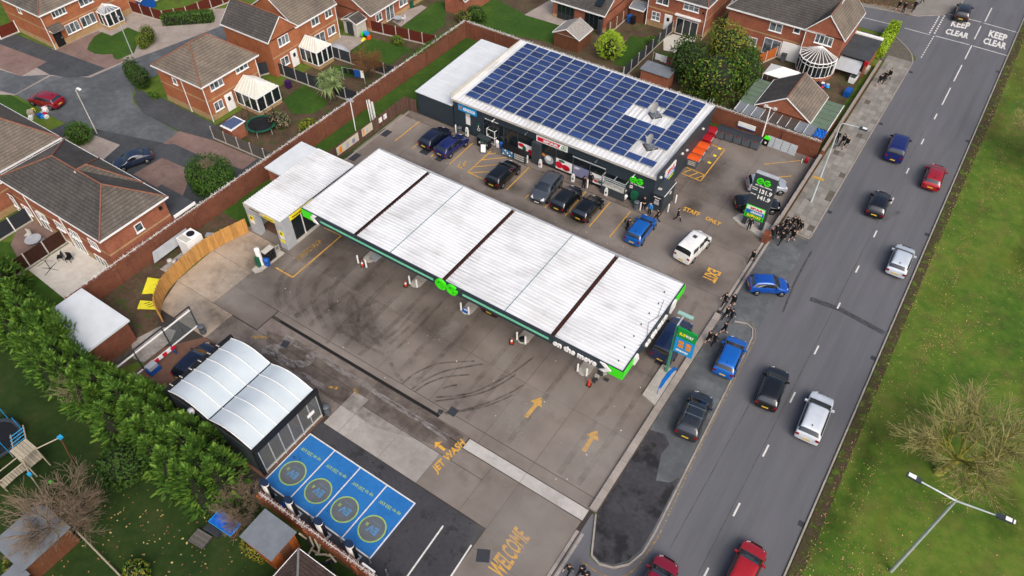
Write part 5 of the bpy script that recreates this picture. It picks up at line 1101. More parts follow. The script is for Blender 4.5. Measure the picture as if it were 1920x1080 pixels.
# D
D=thing('bungalow','low brick bungalow with grey roof behind the red-brown fence','bungalow')
walls(D,-76.5,-67.0,65.9,80,2.35,'brick'); roof(D,-76.5,-67.0,65.9,80,2.4,2.6,'y',(0,0),'tile','ridge_grey',wallmat='brick',pale='tile_pale')
for y,w,h,z,c in ((67.6,1.2,1.0,1.4,2),(72.6,1.6,1.0,1.45,2),(75.8,1.8,1.0,1.45,3)): window(D,'x+',-67.0,y,z,w,h,c)
window(D,'x+',-67.0,69.8,1.12,1.6,2.05,2,sill=False,name='patio_door')
MB().box(-71.2,-70.7,70,70.5,4.4,5.2).build('chimney',M['brick'],D)
# F
Fh=thing('bungalow','brick bungalow with wide dark bifold doors and skylight','bungalow')
walls(Fh,-49.3,-41.4,82.75,92,2.4,'brick'); roof(Fh,-49.3,-41.4,82.75,92,2.45,2.9,'x',(0,0),'tile_dark','ridge_grey',wallmat='brick')
for px,py,w in ((1061,24,2.6),(1113,40,2.7)): u,_=on_y(px,py,82.75); window(Fh,'y-',82.75,u,1.15,w,2.1,4,'charcoal2','glass',False,name='bifold_door')
sk=MB().box(-.5,.5,-.6,.6,0,.08); sk.xf(Matrix.Translation((*G2(1126,3,3.6),3.55))@Matrix.Rotation(math.atan2(2.9,4.9),4,'X')); sk.build('skylight',M['glass'],Fh)
u,_=on_y(1128,35,82.7); MB().box(u-.1,u+.35,81.9,82.3,0,1.9).build('door_leaf',M['charcoal2'],Fh)
# G
Gh=thing('detached_house','two-storey brick house with white patio doors and awning box','house')
walls(Gh,-37.9,-29.9,87.9,97,4.65,'brick'); roof(Gh,-37.9,-29.9,87.9,97,4.7,2.9,'x',(3.2,3.2),'tile_dark','ridge_orange')
for px,py,w,h,c,r_ in ((1243,1,1.7,1.0,2,1),(1297,12,2.1,1.15,3,2),(1230,30,1.2,1.15,2,2)): winy(Gh,87.9,px,py,w,h,c,rows=r_)
u,_=on_y(1252,42,87.9); door(Gh,'y-',87.9,u,.95,2.05); u,_=on_y(1287,54,87.9); window(Gh,'y-',87.9,u,1.15,3.0,2.15,3,'upvc','glass',False,name='patio_door'); MB().box(u-1.75,u+1.75,87.55,87.89,2.55,2.75).build('awning_box',M['upvc'],Gh); pipe(Gh,-29.8,87.8,4.6); pipe(Gh,-37.85,87.8,4.6); MB().box(-30.35,-30.1,87.8,87.89,3.6,3.8).build('alarm_box',M['black'],Gh)
# H
Hh=thing('detached_house','brick house with front gable and fan-roofed conservatory','house')
walls(Hh,-27.5,-17.6,89.4,97,4.65,'brick'); roof(Hh,-27.5,-15.4,89.4,97,4.7,2.7,'x',(3.0,0),'tile_dark','ridge_grey',wallmat='brick')
MB().box(-17.6,-13.2,89.1,97.1,0,4.65).build('wing_wall',M['brick'],Hh); roof(Hh,-17.6,-13.2,89.1,97.1,4.71,2.5,'y',(0,0),'tile_dark','ridge_orange',.25,wallmat='brick',pale='tile_pale',name='wing_roof')
MB().box(-17.6,-13.2,89.08,89.099,2.45,2.6).build('band_course',M['buff'],Hh)
winy(Hh,89.1,1545,75,2.1,1.1,4); winy(Hh,89.4,1455,51,1.6,1.1,2); winy(Hh,89.4,1495,55,.8,.95,1)
u,_=on_y(1446,90,89.4); window(Hh,'y-',89.4,u,1.15,2.2,2.1,2,sill=False,name='patio_door'); u,_=on_y(1484,95,89.4); MB().box(u-1.3,u+1.3,89.3,89.395,.05,2.35).build('garage_door',M['upvc'],Hh); winy(Hh,89.4,1409,77,1.4,1.1,2); pipe(Hh,-17.62,89.0,4.5)
# conservatories
def conservatory(label,x0,x1,y0,y1,h,rise,axis,cols_x,cols_y,wall='buff',roofm='conserv_roof'):
    o=thing('conservatory',label,'conservatory'); MB().box(x0,x1,y0,y1,0,.5).build('dwarf_wall',M[wall],o)
    for k in range(cols_x):
        a=x0+(x1-x0)*k/cols_x; b=x0+(x1-x0)*(k+1)/cols_x
        window(o,'y-',y0+.02,(a+b)/2,(h+.5)/2,b-a-.01,h-.5,1,'upvc','glass',False)
    for k in range(cols_y):
        a=y0+(y1-y0)*k/cols_y; b=y0+(y1-y0)*(k+1)/cols_y
        window(o,'x+',x1-.02,(a+b)/2,(h+.5)/2,b-a-.01,h-.5,1,'upvc','glass',False)
    MB().box(x0+.03,x1-.06,y0+.06,y1,.501,h-.001).build('interior',M['white_dirty'],o)
    z=h; zt=h+rise
    if axis=='x': a0,a1,b0,b1=x0,x1,y0,y1
    else: a0,a1,b0,b1=y0,y1,x0,x1
    P=lambda a,b,zz:(a,b,zz) if axis=='x' else (b,a,zz); bm=(b0+b1)/2; r0=a0 if axis=='x' else a0+(b1-b0)*.45; r1=a1-(b1-b0)*.45 if axis=='x' else a1
    m=MB(); bars=MB()
    n=6
    for B in (b0,b1):
        for k in range(n):
            s0,s1=k/n,(k+1)/n
            m.face([P(a0+(a1-a0)*s0,B,z),P(a0+(a1-a0)*s1,B,z),P(r0+(r1-r0)*s1,bm,zt),P(r0+(r1-r0)*s0,bm,zt)])
            bars.tube(P(a0+(a1-a0)*s0,B,z+.02),P(r0+(r1-r0)*s0,bm,zt+.02),.03,.03,4)
    e,rr=(a1,r1) if axis=='x' else (a0,r0)
    for k in range(4): m.face([P(e,b0+(b1-b0)*k/4,z),P(e,b0+(b1-b0)*(k+1)/4,z),P(rr,bm,zt)]); bars.tube(P(e,b0+(b1-b0)*k/4,z+.02),P(rr,bm,zt+.02),.03,.03,4)
    bars.tube(P(r0,bm,zt+.04),P(r1,bm,zt+.04),.06,.06,6); bars.tube(P(e,b1,z+.02),P(rr,bm,zt+.02),.03,.03,4)
    bars.box(x0-.05,x1+.08,y0-.08,y0-.0,h-.06,h+.06); bars.box(x1,x1+.08,y0,y1,h-.06,h+.06)
    ro=m.build('roof',M[roofm],o); bars.build('glazing_bars',M['upvc'],ro); return o
conservatory('white conservatory with pale roof on the square hipped house',-68.45,-64.9,44.3,47.7,2.25,1.0,'x',3,3)
conservatory('white conservatory with cream roof on the gabled house',-69.1,-66.2,55.3,57.9,2.3,.9,'x',3,3)
conservatory('glazed white porch with grey roof on the corner house',-97.9,-96.2,47.0,49.4,2.2,.6,'x',2,3,'buff','felt')
hc=thing('conservatory','fan-roofed white conservatory with dark bronze panels below the gable','conservatory')
ctr=Vector((-15.3,88.9,3.35)); ring=[Vector((-15.3+2.25*math.cos(R(a)),88.9+2.6*math.sin(R(a)),2.35)) for a in (180,205,235,265,290,318,345,360)]
m=MB(); br=MB(); fw_=MB()
for a,b in zip(ring,ring[1:]):
    k=2
    for s in range(k):
        p=a.lerp(b,s/k); q_=a.lerp(b,(s+1)/k); m.face([p,q_,ctr]); br.tube(p+Vector((0,0,.03)),ctr+Vector((0,0,.03)),.05,.03,4)
    br.tube(a,b,.07,.07,5)
    for s in (0,.5,1): p=a.lerp(b,s); fw_.tube((p.x,p.y,.5),(p.x,p.y,2.35),.055,.055,4)
    for zz in (.5,1.9,2.3): fw_.tube((a.x,a.y,zz),(b.x,b.y,zz),.045,.045,4)
    for s in (0,.5):
        p=a.lerp(b,s); q_=a.lerp(b,s+.5); MB().face([(p.x,p.y,.5),(q_.x,q_.y,.5),(q_.x,q_.y,2.3),(p.x,p.y,2.3)]).build('pane',M['glass'],hc)
ro=m.build('roof',M['conserv_dark'],hc); br.tube(ring[-1]+Vector((0,0,.03)),ctr+Vector((0,0,.03)),.05,.03,4); br.build('glazing_bars',M['upvc'],ro); fw_.build('frame',M['upvc'],hc)
MB().prism([(p.x,p.y) for p in ring]+[(-13.05,89.05),(-17.55,89.05)],0,.5).build('dwarf_wall',M['brick'],hc)
# flat garage beside H
hg=thing('flat_garage','flat-roofed garage with puddled dark felt and open shutter','garage')
MB().box(-13.15,-9.95,90.6,96.2,0,2.3).build('wall',M['brick'],hg); MB().box(-13.18,-9.75,90.3,96.4,2.3,2.42).build('roof',M['felt_dark'],hg); MB().box(-13.15,-9.75,96.0,96.45,2.421,2.6).build('parapet',M['upvc'],hg)
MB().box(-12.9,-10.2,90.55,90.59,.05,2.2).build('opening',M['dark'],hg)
sh=MB().box(-1.35,1.35,-.05,.05,0,1.8); sh.xf(Matrix.Translation((-11.75,89.3,.9))@Matrix.Rotation(R(-50),4,'X')); sh.build('tilted_door',M['lightgrey'],hg)
MB().box(-10.2,-9.75,90.0,90.29,1.9,2.4).build('red_sheet',M['redbin'],hg)
# I garage with two green flat roofs
gi=thing('gabled_garage','brick double garage with gabled tile roof and green side roofs','garage')
MB().box(-17.6,-11.5,74.4,80.2,0,2.35).build('wall',M['brick'],gi); roof(gi,-17.6,-11.5,74.4,80.2,2.4,2.0,'y',(0,0),'tile_dark','ridge_orange',.12,wallmat='brick',pale='tile_pale')
M['green_roof']=plain('green_felt','5f6f5d',.75,var=.12,scale=1)
for x0,x1 in ((-11.35,-9.45),(-19.5,-17.75)):
    MB().box(x0+.1,x1-.1,74.4,79.6,0,2.15).build('side_wall',M['brick_dark'],gi); MB().box(x0,x1,74.2,79.8,2.15,2.25).build('flat_roof',M['green_roof'],gi)
    for k in range(5): MB().box(x0+.02,x1-.02,75+k*1.0-.012,75+k*1.0+.012,2.251,2.27).build('roof_seam',M['greenbin'],gi)
    MB().box(x1,x1+.06,74.2,79.8,2.1,2.29).build('edge_trim',M['upvc'],gi)
lt=thing('lean_to','grey glazed lean-to roof behind the yard wall','lean-to')
for k in range(9):
    x0=-19.3+k*.98; m=MB(); m.face([(x0,72.35,2.15),(x0+.96,72.35,2.15),(x0+.96,74.15,2.3),(x0,74.15,2.3)]); m.build('roof_panel',M['felt' if k in(0,1,2,7,8) else 'conserv_dark'],lt)
    MB().box(x0-.03,x0+.0,72.3,74.15,2.2,2.34).build('glazing_bar',M['upvc'],lt)
tp=thing('tarpaulin','crumpled bright blue tarpaulin over the lean-to end','tarpaulin'); m=MB(); n=9
vs=[(-10.45+1.1*i/n,72.3+1.6*j/n,2.25+.14*math.sin(i*2.1+j*1.3)+.1*rng.random()) for j in range(n+1) for i in range(n+1)]
m.add(vs,[(j*(n+1)+i,j*(n+1)+i+1,(j+1)*(n+1)+i+1,(j+1)*(n+1)+i) for j in range(n) for i in range(n)]); m.build('sheet',plain('tarpaulin_blue','1d6fc4',.5,var=.25,scale=6),tp)
gz=thing('gazebo','white fabric gazebo roof behind the garage','gazebo'); m=MB(); a=[(-19.4,81.4),(-15.9,81.4),(-15.9,84.0),(-19.4,84.0)]
for p,q_ in zip(a,a[1:]+a[:1]): m.face([(*p,2.1),(*q_,2.1),(-17.65,82.7,2.9)])
m.build('canopy',M['white'],gz)
for p in a: MB().tube((*p,0),(*p,2.1),.04).build('leg',M['white'],gz)
# J
J=thing('detached_house','brick house with hipped roof cut by the left edge','house')
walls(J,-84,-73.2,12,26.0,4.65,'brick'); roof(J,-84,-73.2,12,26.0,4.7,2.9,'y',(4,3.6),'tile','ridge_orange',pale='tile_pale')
winx(J,-73.2,58,302,.8,1.0,1); winx(J,-73.2,5,330,1.2,1.0,2); pipe(J,-73.1,23.2,4.6)
# K
K=thing('detached_house','large brick house with long dark roof beside the boundary wall','house')
walls(K,-72,-56.75,19.35,26.0,4.65,'brick'); roof(K,-72,-56.75,19.35,26.0,4.7,2.5,'x',(5.3,3.2),'tile_dark','ridge_orange',pale='tile')
roof(K,-66.4,-60.2,22.6,26.05,4.73,2.45,'y',(0,2.7),'tile','ridge_orange',.3,name='wing_roof')
MB().box(-61,-56.8,26.02,28.3,0,2.35).build('porch_wall',M['brick'],K); MB().box(-61.2,-56.3,26.02,28.5,2.36,2.5).build('porch_roof',M['felt_dark'],K); MB().box(-56.3,-56.22,26.0,28.5,2.3,2.62).build('porch_trim',M['upvc'],K)
for px,py in ((25,378),(51,393),(80,406),(112,423),(141,440),(176,458)): winy(K,19.35,px,py,1.3,1.0,3)
for px,py,w in ((47,415,2.2),(162,479,1.6)): u,_=on_y(px,py,19.35); window(K,'y-',19.35,u,1.1,w,2.1,3,sill=False,name='patio_door')
for px,py,w,h in ((130,457,1.6,1.1),(192,490,1.7,1.2)): winy(K,19.35,px,py,w,h,3)
u,_=on_y(99,441,19.35); window(K,'y-',19.35,u,1.1,1.3,2.1,2,sill=False,name='patio_door'); u,z=on_x(259,424,-56.75); window(K,'x+',-56.75,u,3.4,.8,.9,1); MB().box(-56.76,-56.6,25.2,25.5,3.7,4.0).build('alarm_box',M['black'],K)
for x in (-69,-63.3): pipe(K,x,19.27,4.5)
# L, N, sheds
Lh=thing('garage_roof','hipped brown tiled roof at the bottom edge','garage'); MB().box(-22.9,-13.5,-3,8.9,0,2.4).build('wall',M['brick'],Lh); roof(Lh,-22.9,-13.5,-3,8.9,2.5,2.6,'y',(4.5,4.5),'tile_brown','ridge_grey',.35)
N=thing('flat_garage','brick garage with plain pale flat roof beside the conifers','garage'); MB().box(-55.2,-49.1,9.5,15.3,0,2.4).build('wall',M['brick_dark'],N); MB().box(-55.35,-48.9,9.3,15.5,2.4,2.6).build('roof',M['roof_plain'],N)
def shed(label,x0,x1,y0,y1,h,mat,roofm,rise=0,axis='x',boards=None,z=0):
    o=thing('shed',label,'shed'); 
    if boards:
        n=round((x1-x0)/boards)
        for k in range(n): MB().box(x0+(x1-x0)*k/n+.004,x0+(x1-x0)*(k+1)/n-.004,y0,y0+.04,0,h).build('board',M[mat],o)
        n=round((y1-y0)/boards)
        for k in range(n): MB().box(x1-.04,x1,y0+.04+(y1-y0-.04)*k/n+.004,y0+.04+(y1-y0-.04)*(k+1)/n-.004,0,h).build('board',M[mat],o)
        MB().box(x0,x1-.041,y0+.041,y1,0,h-.02).build('wall',M[mat],o)
    else: MB().box(x0,x1,y0,y1,0,h).build('wall',M[mat],o)
    if rise: roof(o,x0,x1,y0,y1,h,rise,axis,(0,0),roofm,'ridge_grey',.15,wallmat=mat)
    else:
        m=MB(); m.add([(x0-.15,y0-.15,h),(x1+.15,y0-.15,h),(x1+.15,y1+.15,h+.12),(x0-.15,y1+.15,h+.12),(x0-.15,y0-.15,h+.07),(x1+.15,y0-.15,h+.07),(x1+.15,y1+.15,h+.19),(x0-.15,y1+.15,h+.19)],[(3,2,1,0),(4,5,6,7),(0,1,5,4),(1,2,6,5),(2,3,7,6),(3,0,4,7)]); m.build('roof',M[roofm],o)
    return o
s1=shed('orange timber shed with flat grey roof behind the charging posts',-27.1,-24.4,7.85,9.9,2.15,'shed_wood','felt',boards=.16)
for k in range(3): MB().box(-26.5+k*.6,-26.2+k*.6,7.83,7.849,1.5,1.75).build('slot_window',M['dark'],s1)
MB().box(-24.4,-24.36,8.5,9.3,.05,1.9).build('door',M['brown_wood'],s1)
s2=shed('beige plastic shed with dark gabled roof by the bungalow',-69.9,-67.6,63.9,65.7,1.9,'paper' if 'paper' in M else 'white_dirty','tile_dark',.55,'y'); MB().box(-69.3,-68.2,63.86,63.899,.05,1.75).build('door',M['charcoal2'],s2)
s3=shed('wooden summerhouse with grey gabled roof behind the yard wall',-45.2,-41.6,76.4,79.6,1.9,'brown_wood','ridge_grey',.95,'y')
shed('brown timber shed beside the two-storey house',-40.2,-38.3,87.6,89.6,1.9,'brown_wood','felt',.4,'x')
shed('low brick store with flat grey roof beside the dark trees',-31.9,-28.4,74.6,76.4,1.9,'brick','felt')
shed('grey-roofed shed under the bare tree at the bottom left',-40.6,-37.4,-1.6,1.7,1.9,'brown_wood','felt'); shed('small dark shed roof beside the bottom-left shed',-38.2,-37.0,-3.4,-1.7,1.6,'charcoal2','felt')
s4=shed('small garden shed with three blue solar panels on its roof',-65.0,-63.5,39.2,41.0,1.6,'brick','upvc')
for k in range(3): MB().box(-65.0+k*.52,-64.52+k*.52,39.2,40.95,1.8,1.83).build('solar_panel',M['solar'],s4)
shed('blue playhouse shed behind the curved red fence',*(lambda p:(p.x-1.2,p.x+1.2,p.y-1,p.y+1))(G(272,12)),1.6,'bluebin','felt',.5,'x')

# ------------------------------------------------------------------ boundary walls and fences
def rdir0(r):
    return Vector((r.gauss(0,1),r.gauss(0,1),r.gauss(0,1))).normalized()
def spikes(par,p0,p1,z,n_per_m=9):
    p0=Vector((*p0,z));p1=Vector((*p1,z)); d=(p1-p0); L=d.length; d.normalize(); nn=Vector((-d.y,d.x,0)); m=MB()
    r_=random.Random(int(L*10))
    for k in range(int(L*n_per_m)):
        c=p0+d*(k/n_per_m+r_.uniform(-.05,.05))+Vector((0,0,r_.uniform(-.05,.05)))
        for a in range(3):
            t=r_.uniform(0,6.28); v=(nn*math.cos(t)+Vector((0,0,math.sin(t)))+d*r_.uniform(-.8,.8)).normalized(); w=v.cross(rdir0(r_)).normalized()*.016; h=r_.uniform(.12,.24)
            m.face([c-v*h-w,c-v*h+w,c+v*h+w*.6,c+v*h-w*.6])
    m.tube(p0,p1,.03,n=4); o=m.build('wall_spikes',M['spike'],par); o['kind']='stuff'; return o
M['spike']=plain('spike_plastic','cfceca',.5,var=.3,scale=3)
def brick_wall(label,pts,h,t=.3,mat='brick_dark',sp=True,pier=4.5,coping='brick_dark'):
    o=thing('brick_wall',label,'wall')
    for a,b in zip(pts,pts[1:]):
        a=Vector(a);b=Vector(b); d=(b-a).normalized(); ang=math.atan2(d.y,d.x); L=(b-a).length
        T=Matrix.Translation((a.x,a.y,0))@Matrix.Rotation(ang,4,'Z')
        MB().box(0,L,-t/2,t/2,0,h).xf(T).build('wall_run',M[mat],o); MB().box(-.05,L+.05,-t/2-.04,t/2+.04,h,h+.1).xf(T).build('coping',M[coping],o)
        for k in range(int(L/pier)+1): MB().box(k*pier-.2,k*pier+.2,-t/2-.1,t/2+.1,0,h-.15).xf(T).build('pier',M[mat],o)
        if sp: spikes(o,(a.x,a.y),(b.x,b.y),h+.22)
    return o
brick_wall('long red brick boundary wall with pale spikes along the houses',[(-55.9,14.2),(-55.9,71.9)],2.1)
brick_wall('brick boundary wall with spikes behind the shop',[(-55.7,71.95),(-22.3,71.95)],2.0)
brick_wall('rust-red yard wall with piers behind the bins',[(-22.2,71.97),(-9.35,71.97)],2.0)
brick_wall('brick wall topped with spikes behind the charging posts',[(-29.0,10.85),(-15,10.85)],1.25,mat='brick_orange')
lw=brick_wall('low brick wall with concrete coping beside the slabbed pavement',[(-8.95,57.0),(-8.95,71.7)],.75,.3,sp=False,pier=30,coping='kerb')
MB().box(-9.45,-8.85,56.3,57.1,0,1.05).build('end_pier',M['brick_dark'],lw)
for k in range(6): MB().tube((-9.05,60+k*2.2,.85),(-9.05,60+k*2.2,1.15),.03).build('rail_post',M['iron'],lw)
MB().tube((-9.05,59.8,1.15),(-9.05,71.4,1.15),.035,n=6).build('rail',M['iron'],lw)
lw2=brick_wall('weathered garden wall beside the slabbed pavement and lime hedge',[(-8.95,72.4),(-8.95,94)],.9,.22,mat='brick_dark',sp=False,pier=50,coping='kerb')
ke=thing('forecourt_edging','pale concrete edging wall between forecourt and footway','edging')
for k in range(24): MB().box(-9.35,-8.8,23.4+k*.92,23.4+k*.92+.9,0,.22).build('coping_block',M['kerb'],ke)
for k in range(12): MB().box(-9.32,-9.08,46+k*.92,46+k*.92+.9,0,.03).build('channel_block',M['kerb'],ke)
for k in range(12): MB().box(-8.9,-8.68,46+k*.92,46+k*.92+.9,0,.03).build('channel_block',M['kerb'],ke)
for k in range(18): MB().box(-9.32,-9.08,5+k*.92,5+k*.92+.9,0,.03).build('channel_block',M['kerb'],ke); MB().box(-8.9,-8.68,5+k*.92,5+k*.92+.9,0,.03).build('channel_block',M['kerb'],ke)
M['f_grey']=fence_mat('fence_grey','33373d'); M['f_red']=fence_mat('fence_red','57261b'); M['f_brown']=fence_mat('fence_brown','3a241c'); M['f_pale']=fence_mat('fence_weathered','5d5a55'); M['f_timber']=fence_mat('fence_new_timber','b98a4e',obvar=.14); M['f_old']=fence_mat('fence_old_boards','5d473e',obvar=.22); M['post']=plain('concrete_post','b4b0a8',.85,var=.15,scale=4)
pmesh={}
def fence(label,pts,h,mat,post='post',step=1.83):
    o=thing('panel_fence',label,'fence')
    for i,(a,b) in enumerate(zip(pts,pts[1:])):
        a=Vector(a);b=Vector(b); L=(b-a).length; n=max(1,round(L/step)); d=(b-a)/n; ang=math.atan2(d.y,d.x); l=d.length
        for k in range(n):
            p=a+d*(k+.5); key=(mat,round(l,2),h)
            if key not in pmesh:
                m=MB(); m.box(-l/2+.06,l/2-.06,-.02,.02,.2,h)
                for z in (.25,h*.6,h-.06): m.box(-l/2+.06,l/2-.06,-.04,.04,z-.03,z+.03)
                m.box(-l/2+.05,l/2-.05,-.03,.03,0,.2,1); pmesh[key]=m.mesh('fence_panel',[M[mat],M['post']])
            obj('fence_panel',pmesh[key],o,(p.x,p.y,0),ang)
        for k in range(n+1):
            if i and k==0: continue
            p=a+d*k
            if post not in pmesh: pmesh[post]=MB().box(-.055,.055,-.055,.055,0,1).mesh('post',M[post])
            q_=obj('post',pmesh[post],o,(p.x,p.y,0),ang); q_.scale=(1,1,h+.06)
    return o
fence('dark grey panel fence behind the palm-like cordyline',[(-71.3,50.2),(-70.5,51.7),(-57.0,52.3)],1.7,'f_grey')
fence('dark grey panel fence beside the small bare tree',[(-67.3,58.3),(-57.0,59.0)],1.6,'f_grey')
fence('red-brown panel fence beside the beige shed',[(-67.2,66.0),(-57.5,67.6)],1.6,'f_red')
fence('dark panel fence beside the white patio',[(-34.0,74.3),(-34.0,87.8)],1.6,'f_grey')
fence('brown panel fence beside the dark bifold doors',[(-40.6,82.9),(-40.6,90)],1.6,'brown_wood')
fence('dark brown panel fence between the two back lawns',[(-64.6,9.5),(-64.7,19.2)],1.7,'f_brown')
fence('dark fence with white posts beyond the rounded patio',[(-70.4,10),(-70.4,19.2)],1.7,'f_grey','upvc')
fence('weathered grey fence along the end of the footpath',[(-66.0,38.4),(-56.3,38.9)],1.6,'f_pale')
fence('red fence with white posts beside the corner house',[(-112,37.3),(-106.2,37.6),(-106.0,40)],1.6,'f_red','upvc')
fence('curved red fence behind the clipped hedge',[(-98,51.8),(-92.0,52.5),(-90.3,55.0),(-88.9,62)],1.6,'f_red')
fence('orange-brown fence beside the gabled house garage',[(-22.4,84),(-20.4,89.2)],1.5,'shed_wood')
def board_fence(label,pts,h,mat,bw=.15,curve=False,step=0.0):
    o=thing('board_fence',label,'fence'); me=MB().box(-bw/2+.004,bw/2-.004,-.012,.012,0,1).mesh('board',M[mat]); rail=MB()
    P=[Vector(p) for p in (curve_px(pts,6) if curve else pts)]; acc=0
    for a,b in zip(P,P[1:]):
        L=(b-a).length; d=(b-a)/L; ang=math.atan2(d.y,d.x); n=max(1,round(L/bw))
        for k in range(n):
            p=a+d*((k+.5)*L/n); q_=obj('board',me,o,(p.x,p.y,.02),ang); q_.scale=(1,1,h+rng.uniform(-.03,.03))
        nn=Vector((-d.y,d.x))*.06
        for z in (.35,h*.75): rail.tube((a.x+nn.x,a.y+nn.y,z),(b.x+nn.x,b.y+nn.y,z),.035,n=4)
        rail.box(a.x+nn.x-.05,a.x+nn.x+.05,a.y+nn.y-.05,a.y+nn.y+.05,0,h)
    rail.build('rails_and_posts',M[mat],o); return o
board_fence('new golden timber board fence curving round the car wash corner',[(-48.9,17.9),(-50.2,18.6),(-51.5,20.4),(-52.1,23),(-52.25,26.3),(-51.3,30.0)],1.75,'f_timber',.16,True)
bf=board_fence('old weathered board fence with banners beside the parking bays',[(-52.0,41.5),(-51.85,48),(-51.9,54.6),(-50.4,54.85)],1.7,'f_old',.16)
sc_k=kerb('kerb','low concrete kerb along the old board fence',[(-51.2,42),(-51.2,54.4)],.12)
M['cream']=plain('banner_cream','c4bda8',.6,var=.1)
def banner(label,y0,y1,z0,z1,mats):
    o=thing('banner',label,'banner'); MB().box(-51.83,-51.79,y0,y1,z0,z1).build('sheet',M[mats[0]],o)
    for k,mt in enumerate(mats[1:]): 
        c=y0+(y1-y0)*(.1+.3*k); MB().box(-51.79,-51.785,c,c+(y1-y0)*.13,z0+.12,z1-.12-.1*k).build('print',M[mt],o)
banner('large white and orange banner on the old board fence',43.2,46.6,.6,1.6,('cream','orange_sign','lightgrey','lavender')); banner('smaller white and orange banner on the old board fence',47.2,48.9,.65,1.6,('cream','orange_sign','lightgrey'))
banner('left small white notice on the old board fence',50.0,50.5,.8,1.4,('white','lightgrey')); banner('right small white notice on the old board fence',50.8,51.3,.8,1.4,('white','redbin'))
# ------------------------------------------------------------------ vegetation
M['leyland']=leaf_mat('conifer_green','2f521c','587f2e'); M['leyland_lt']=leaf_mat('conifer_tips','507a2a','82a43e'); M['leaf_dark']=leaf_mat('leaf_dark','25401a','486226'); M['leaf_mid']=leaf_mat('leaf_mid','3a5f1d','638a2c')
M['leaf_olive']=leaf_mat('leaf_olive','646c2a','97953c'); M['leaf_lime']=leaf_mat('leaf_lime','7da01a','b2d038'); M['leaf_hedge']=leaf_mat('leaf_hedge','35591b','577d2a'); M['yew']=leaf_mat('yew','274319','456627'); M['leaf_yellow']=leaf_mat('leaf_yellow','7f7f1c','a8a030')
M['core']=plain('dark_filler','1c2012',.95,var=.4,scale=6); M['bark']=plain('bark','4a4036',.95,var=.3,scale=8,bump=.4); M['bark_moss']=plain('mossy_bark','98953c',.95,var=.35,scale=5,bump=.5); M['twig_grey']=plain('grey_twigs','938d58',.9,var=.25,scale=3); M['twig_brown']=plain('brown_twigs','84735f',.9,var=.25,scale=3); M['twig_red']=plain('ginger_twigs','7d5a35',.9,var=.3)  # the core colour paints the dark inside of the crowns
def rdir(r):
    z=r.uniform(-1,1); a=r.uniform(0,2*math.pi); s=math.sqrt(1-z*z); return Vector((s*math.cos(a),s*math.sin(a),z))
def spray(m,p,d,L,r,mi=0,w=.12,pairs=5):
    d=d.normalized(); side=d.cross(Vector((0,0,1)))
    if side.length<.1: side=Vector((1,0,0))
    side.normalize(); side=(side+rdir(r)*.45).normalized(); tip=p+d*L-Vector((0,0,L*.12))
    i=len(m.v); V=[]; F=[]
    for k in range(pairs):
        t=.12+.75*k/pairs; b=p.lerp(tip,t); c=p.lerp(tip,min(1,t+.2)); ww=L*w*(1.5-t)*1.25
        for s in (-1,1):
            j=len(V); V+= [b,c,b.lerp(c,.9)+side*s*ww+d*L*.13]; F.append((j,j+1,j+2))
    j=len(V); V+=[p.lerp(tip,.8)-side*.03,p.lerp(tip,.8)+side*.03,tip]; F.append((j,j+1,j+2))
    m.add(V,F,mi)
def conifer_mesh(seed,h,rad,n,mats,L=(.45,.85),prof=None,up=.35,name='foliage',expo=3.2):
    r=random.Random(seed); m=MB(); prof=prof or (lambda t:(1-t**1.8)*(.82+.18*math.cos(6*t)))
    for k in range(n):
        t=1-math.sqrt(r.random())*.98 if r.random()<.5 else r.random(); a=r.uniform(0,2*math.pi); lob=1+.16*math.sin(3*a+seed)+.1*math.sin(7*a+t*9)
        R_=rad*prof(t)*lob*r.uniform(.62,1.0); p=Vector((R_*math.cos(a),R_*math.sin(a),.15+t*h)); d=Vector((math.cos(a),math.sin(a),up+t*.9))+rdir(r)*.35
        if r.random()<.45:
            rr=math.sqrt(r.random()); t=max(.05,1-rr*.97)**(1/expo); p=Vector((rad*rr*.9*math.cos(a),rad*rr*.9*math.sin(a),.1+t*h*r.uniform(.9,1.02))); a2=r.uniform(0,6.28); d=Vector((math.cos(a2)+math.cos(a)*rr*.5,math.sin(a2)+math.sin(a)*rr*.5,.55))
        spray(m,p,d,r.uniform(*L)*(1-.35*t),r,1 if r.random()<.3 else 0)
    return m.mesh(name,mats)
def core_mesh(h,rad,prof,mat,seed=0,name='trunk'):  # dark filler body added round the stem to block see-through gaps
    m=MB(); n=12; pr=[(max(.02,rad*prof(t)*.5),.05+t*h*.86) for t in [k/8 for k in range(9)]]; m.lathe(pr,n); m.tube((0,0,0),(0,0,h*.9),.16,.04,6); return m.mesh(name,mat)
def clump_conifer(seed):
    r=random.Random(seed); m=MB(); core=MB(); tops=[(0,0,5.6,1.5)]+[(1.35*math.cos(a)+r.uniform(-.3,.3),1.5*math.sin(a)+r.uniform(-.3,.3),r.uniform(3.4,5.1),r.uniform(1.15,1.5)) for a in (.4,1.5,2.6,3.7,4.8,5.8)]
    for ox,oy,h,rad in tops:
        for k in range(440):
            t=r.random()**.8; a=r.uniform(0,6.28); R_=rad*(1-t**1.5)*r.uniform(.45,1); p=Vector((ox+R_*math.cos(a),oy+R_*math.sin(a),.15+t*h)); d=Vector((math.cos(a),math.sin(a),.25+t*1.3))+rdir(r)*.5
            spray(m,p,d,r.uniform(.4,.8)*(1-.3*t),r,1 if r.random()<.2+.25*t else 0,.13)
        core.lathe([(rad*.5,.05),(rad*.38,h*.45),(rad*.12,h*.72),(.02,h*.8)],9,0,(ox,oy,0))  # dark filler cones added inside to block see-through; no stem is modelled
    return m.mesh('foliage',[M['leyland'],M['leyland_lt']]),core.mesh('trunk',M['core'])
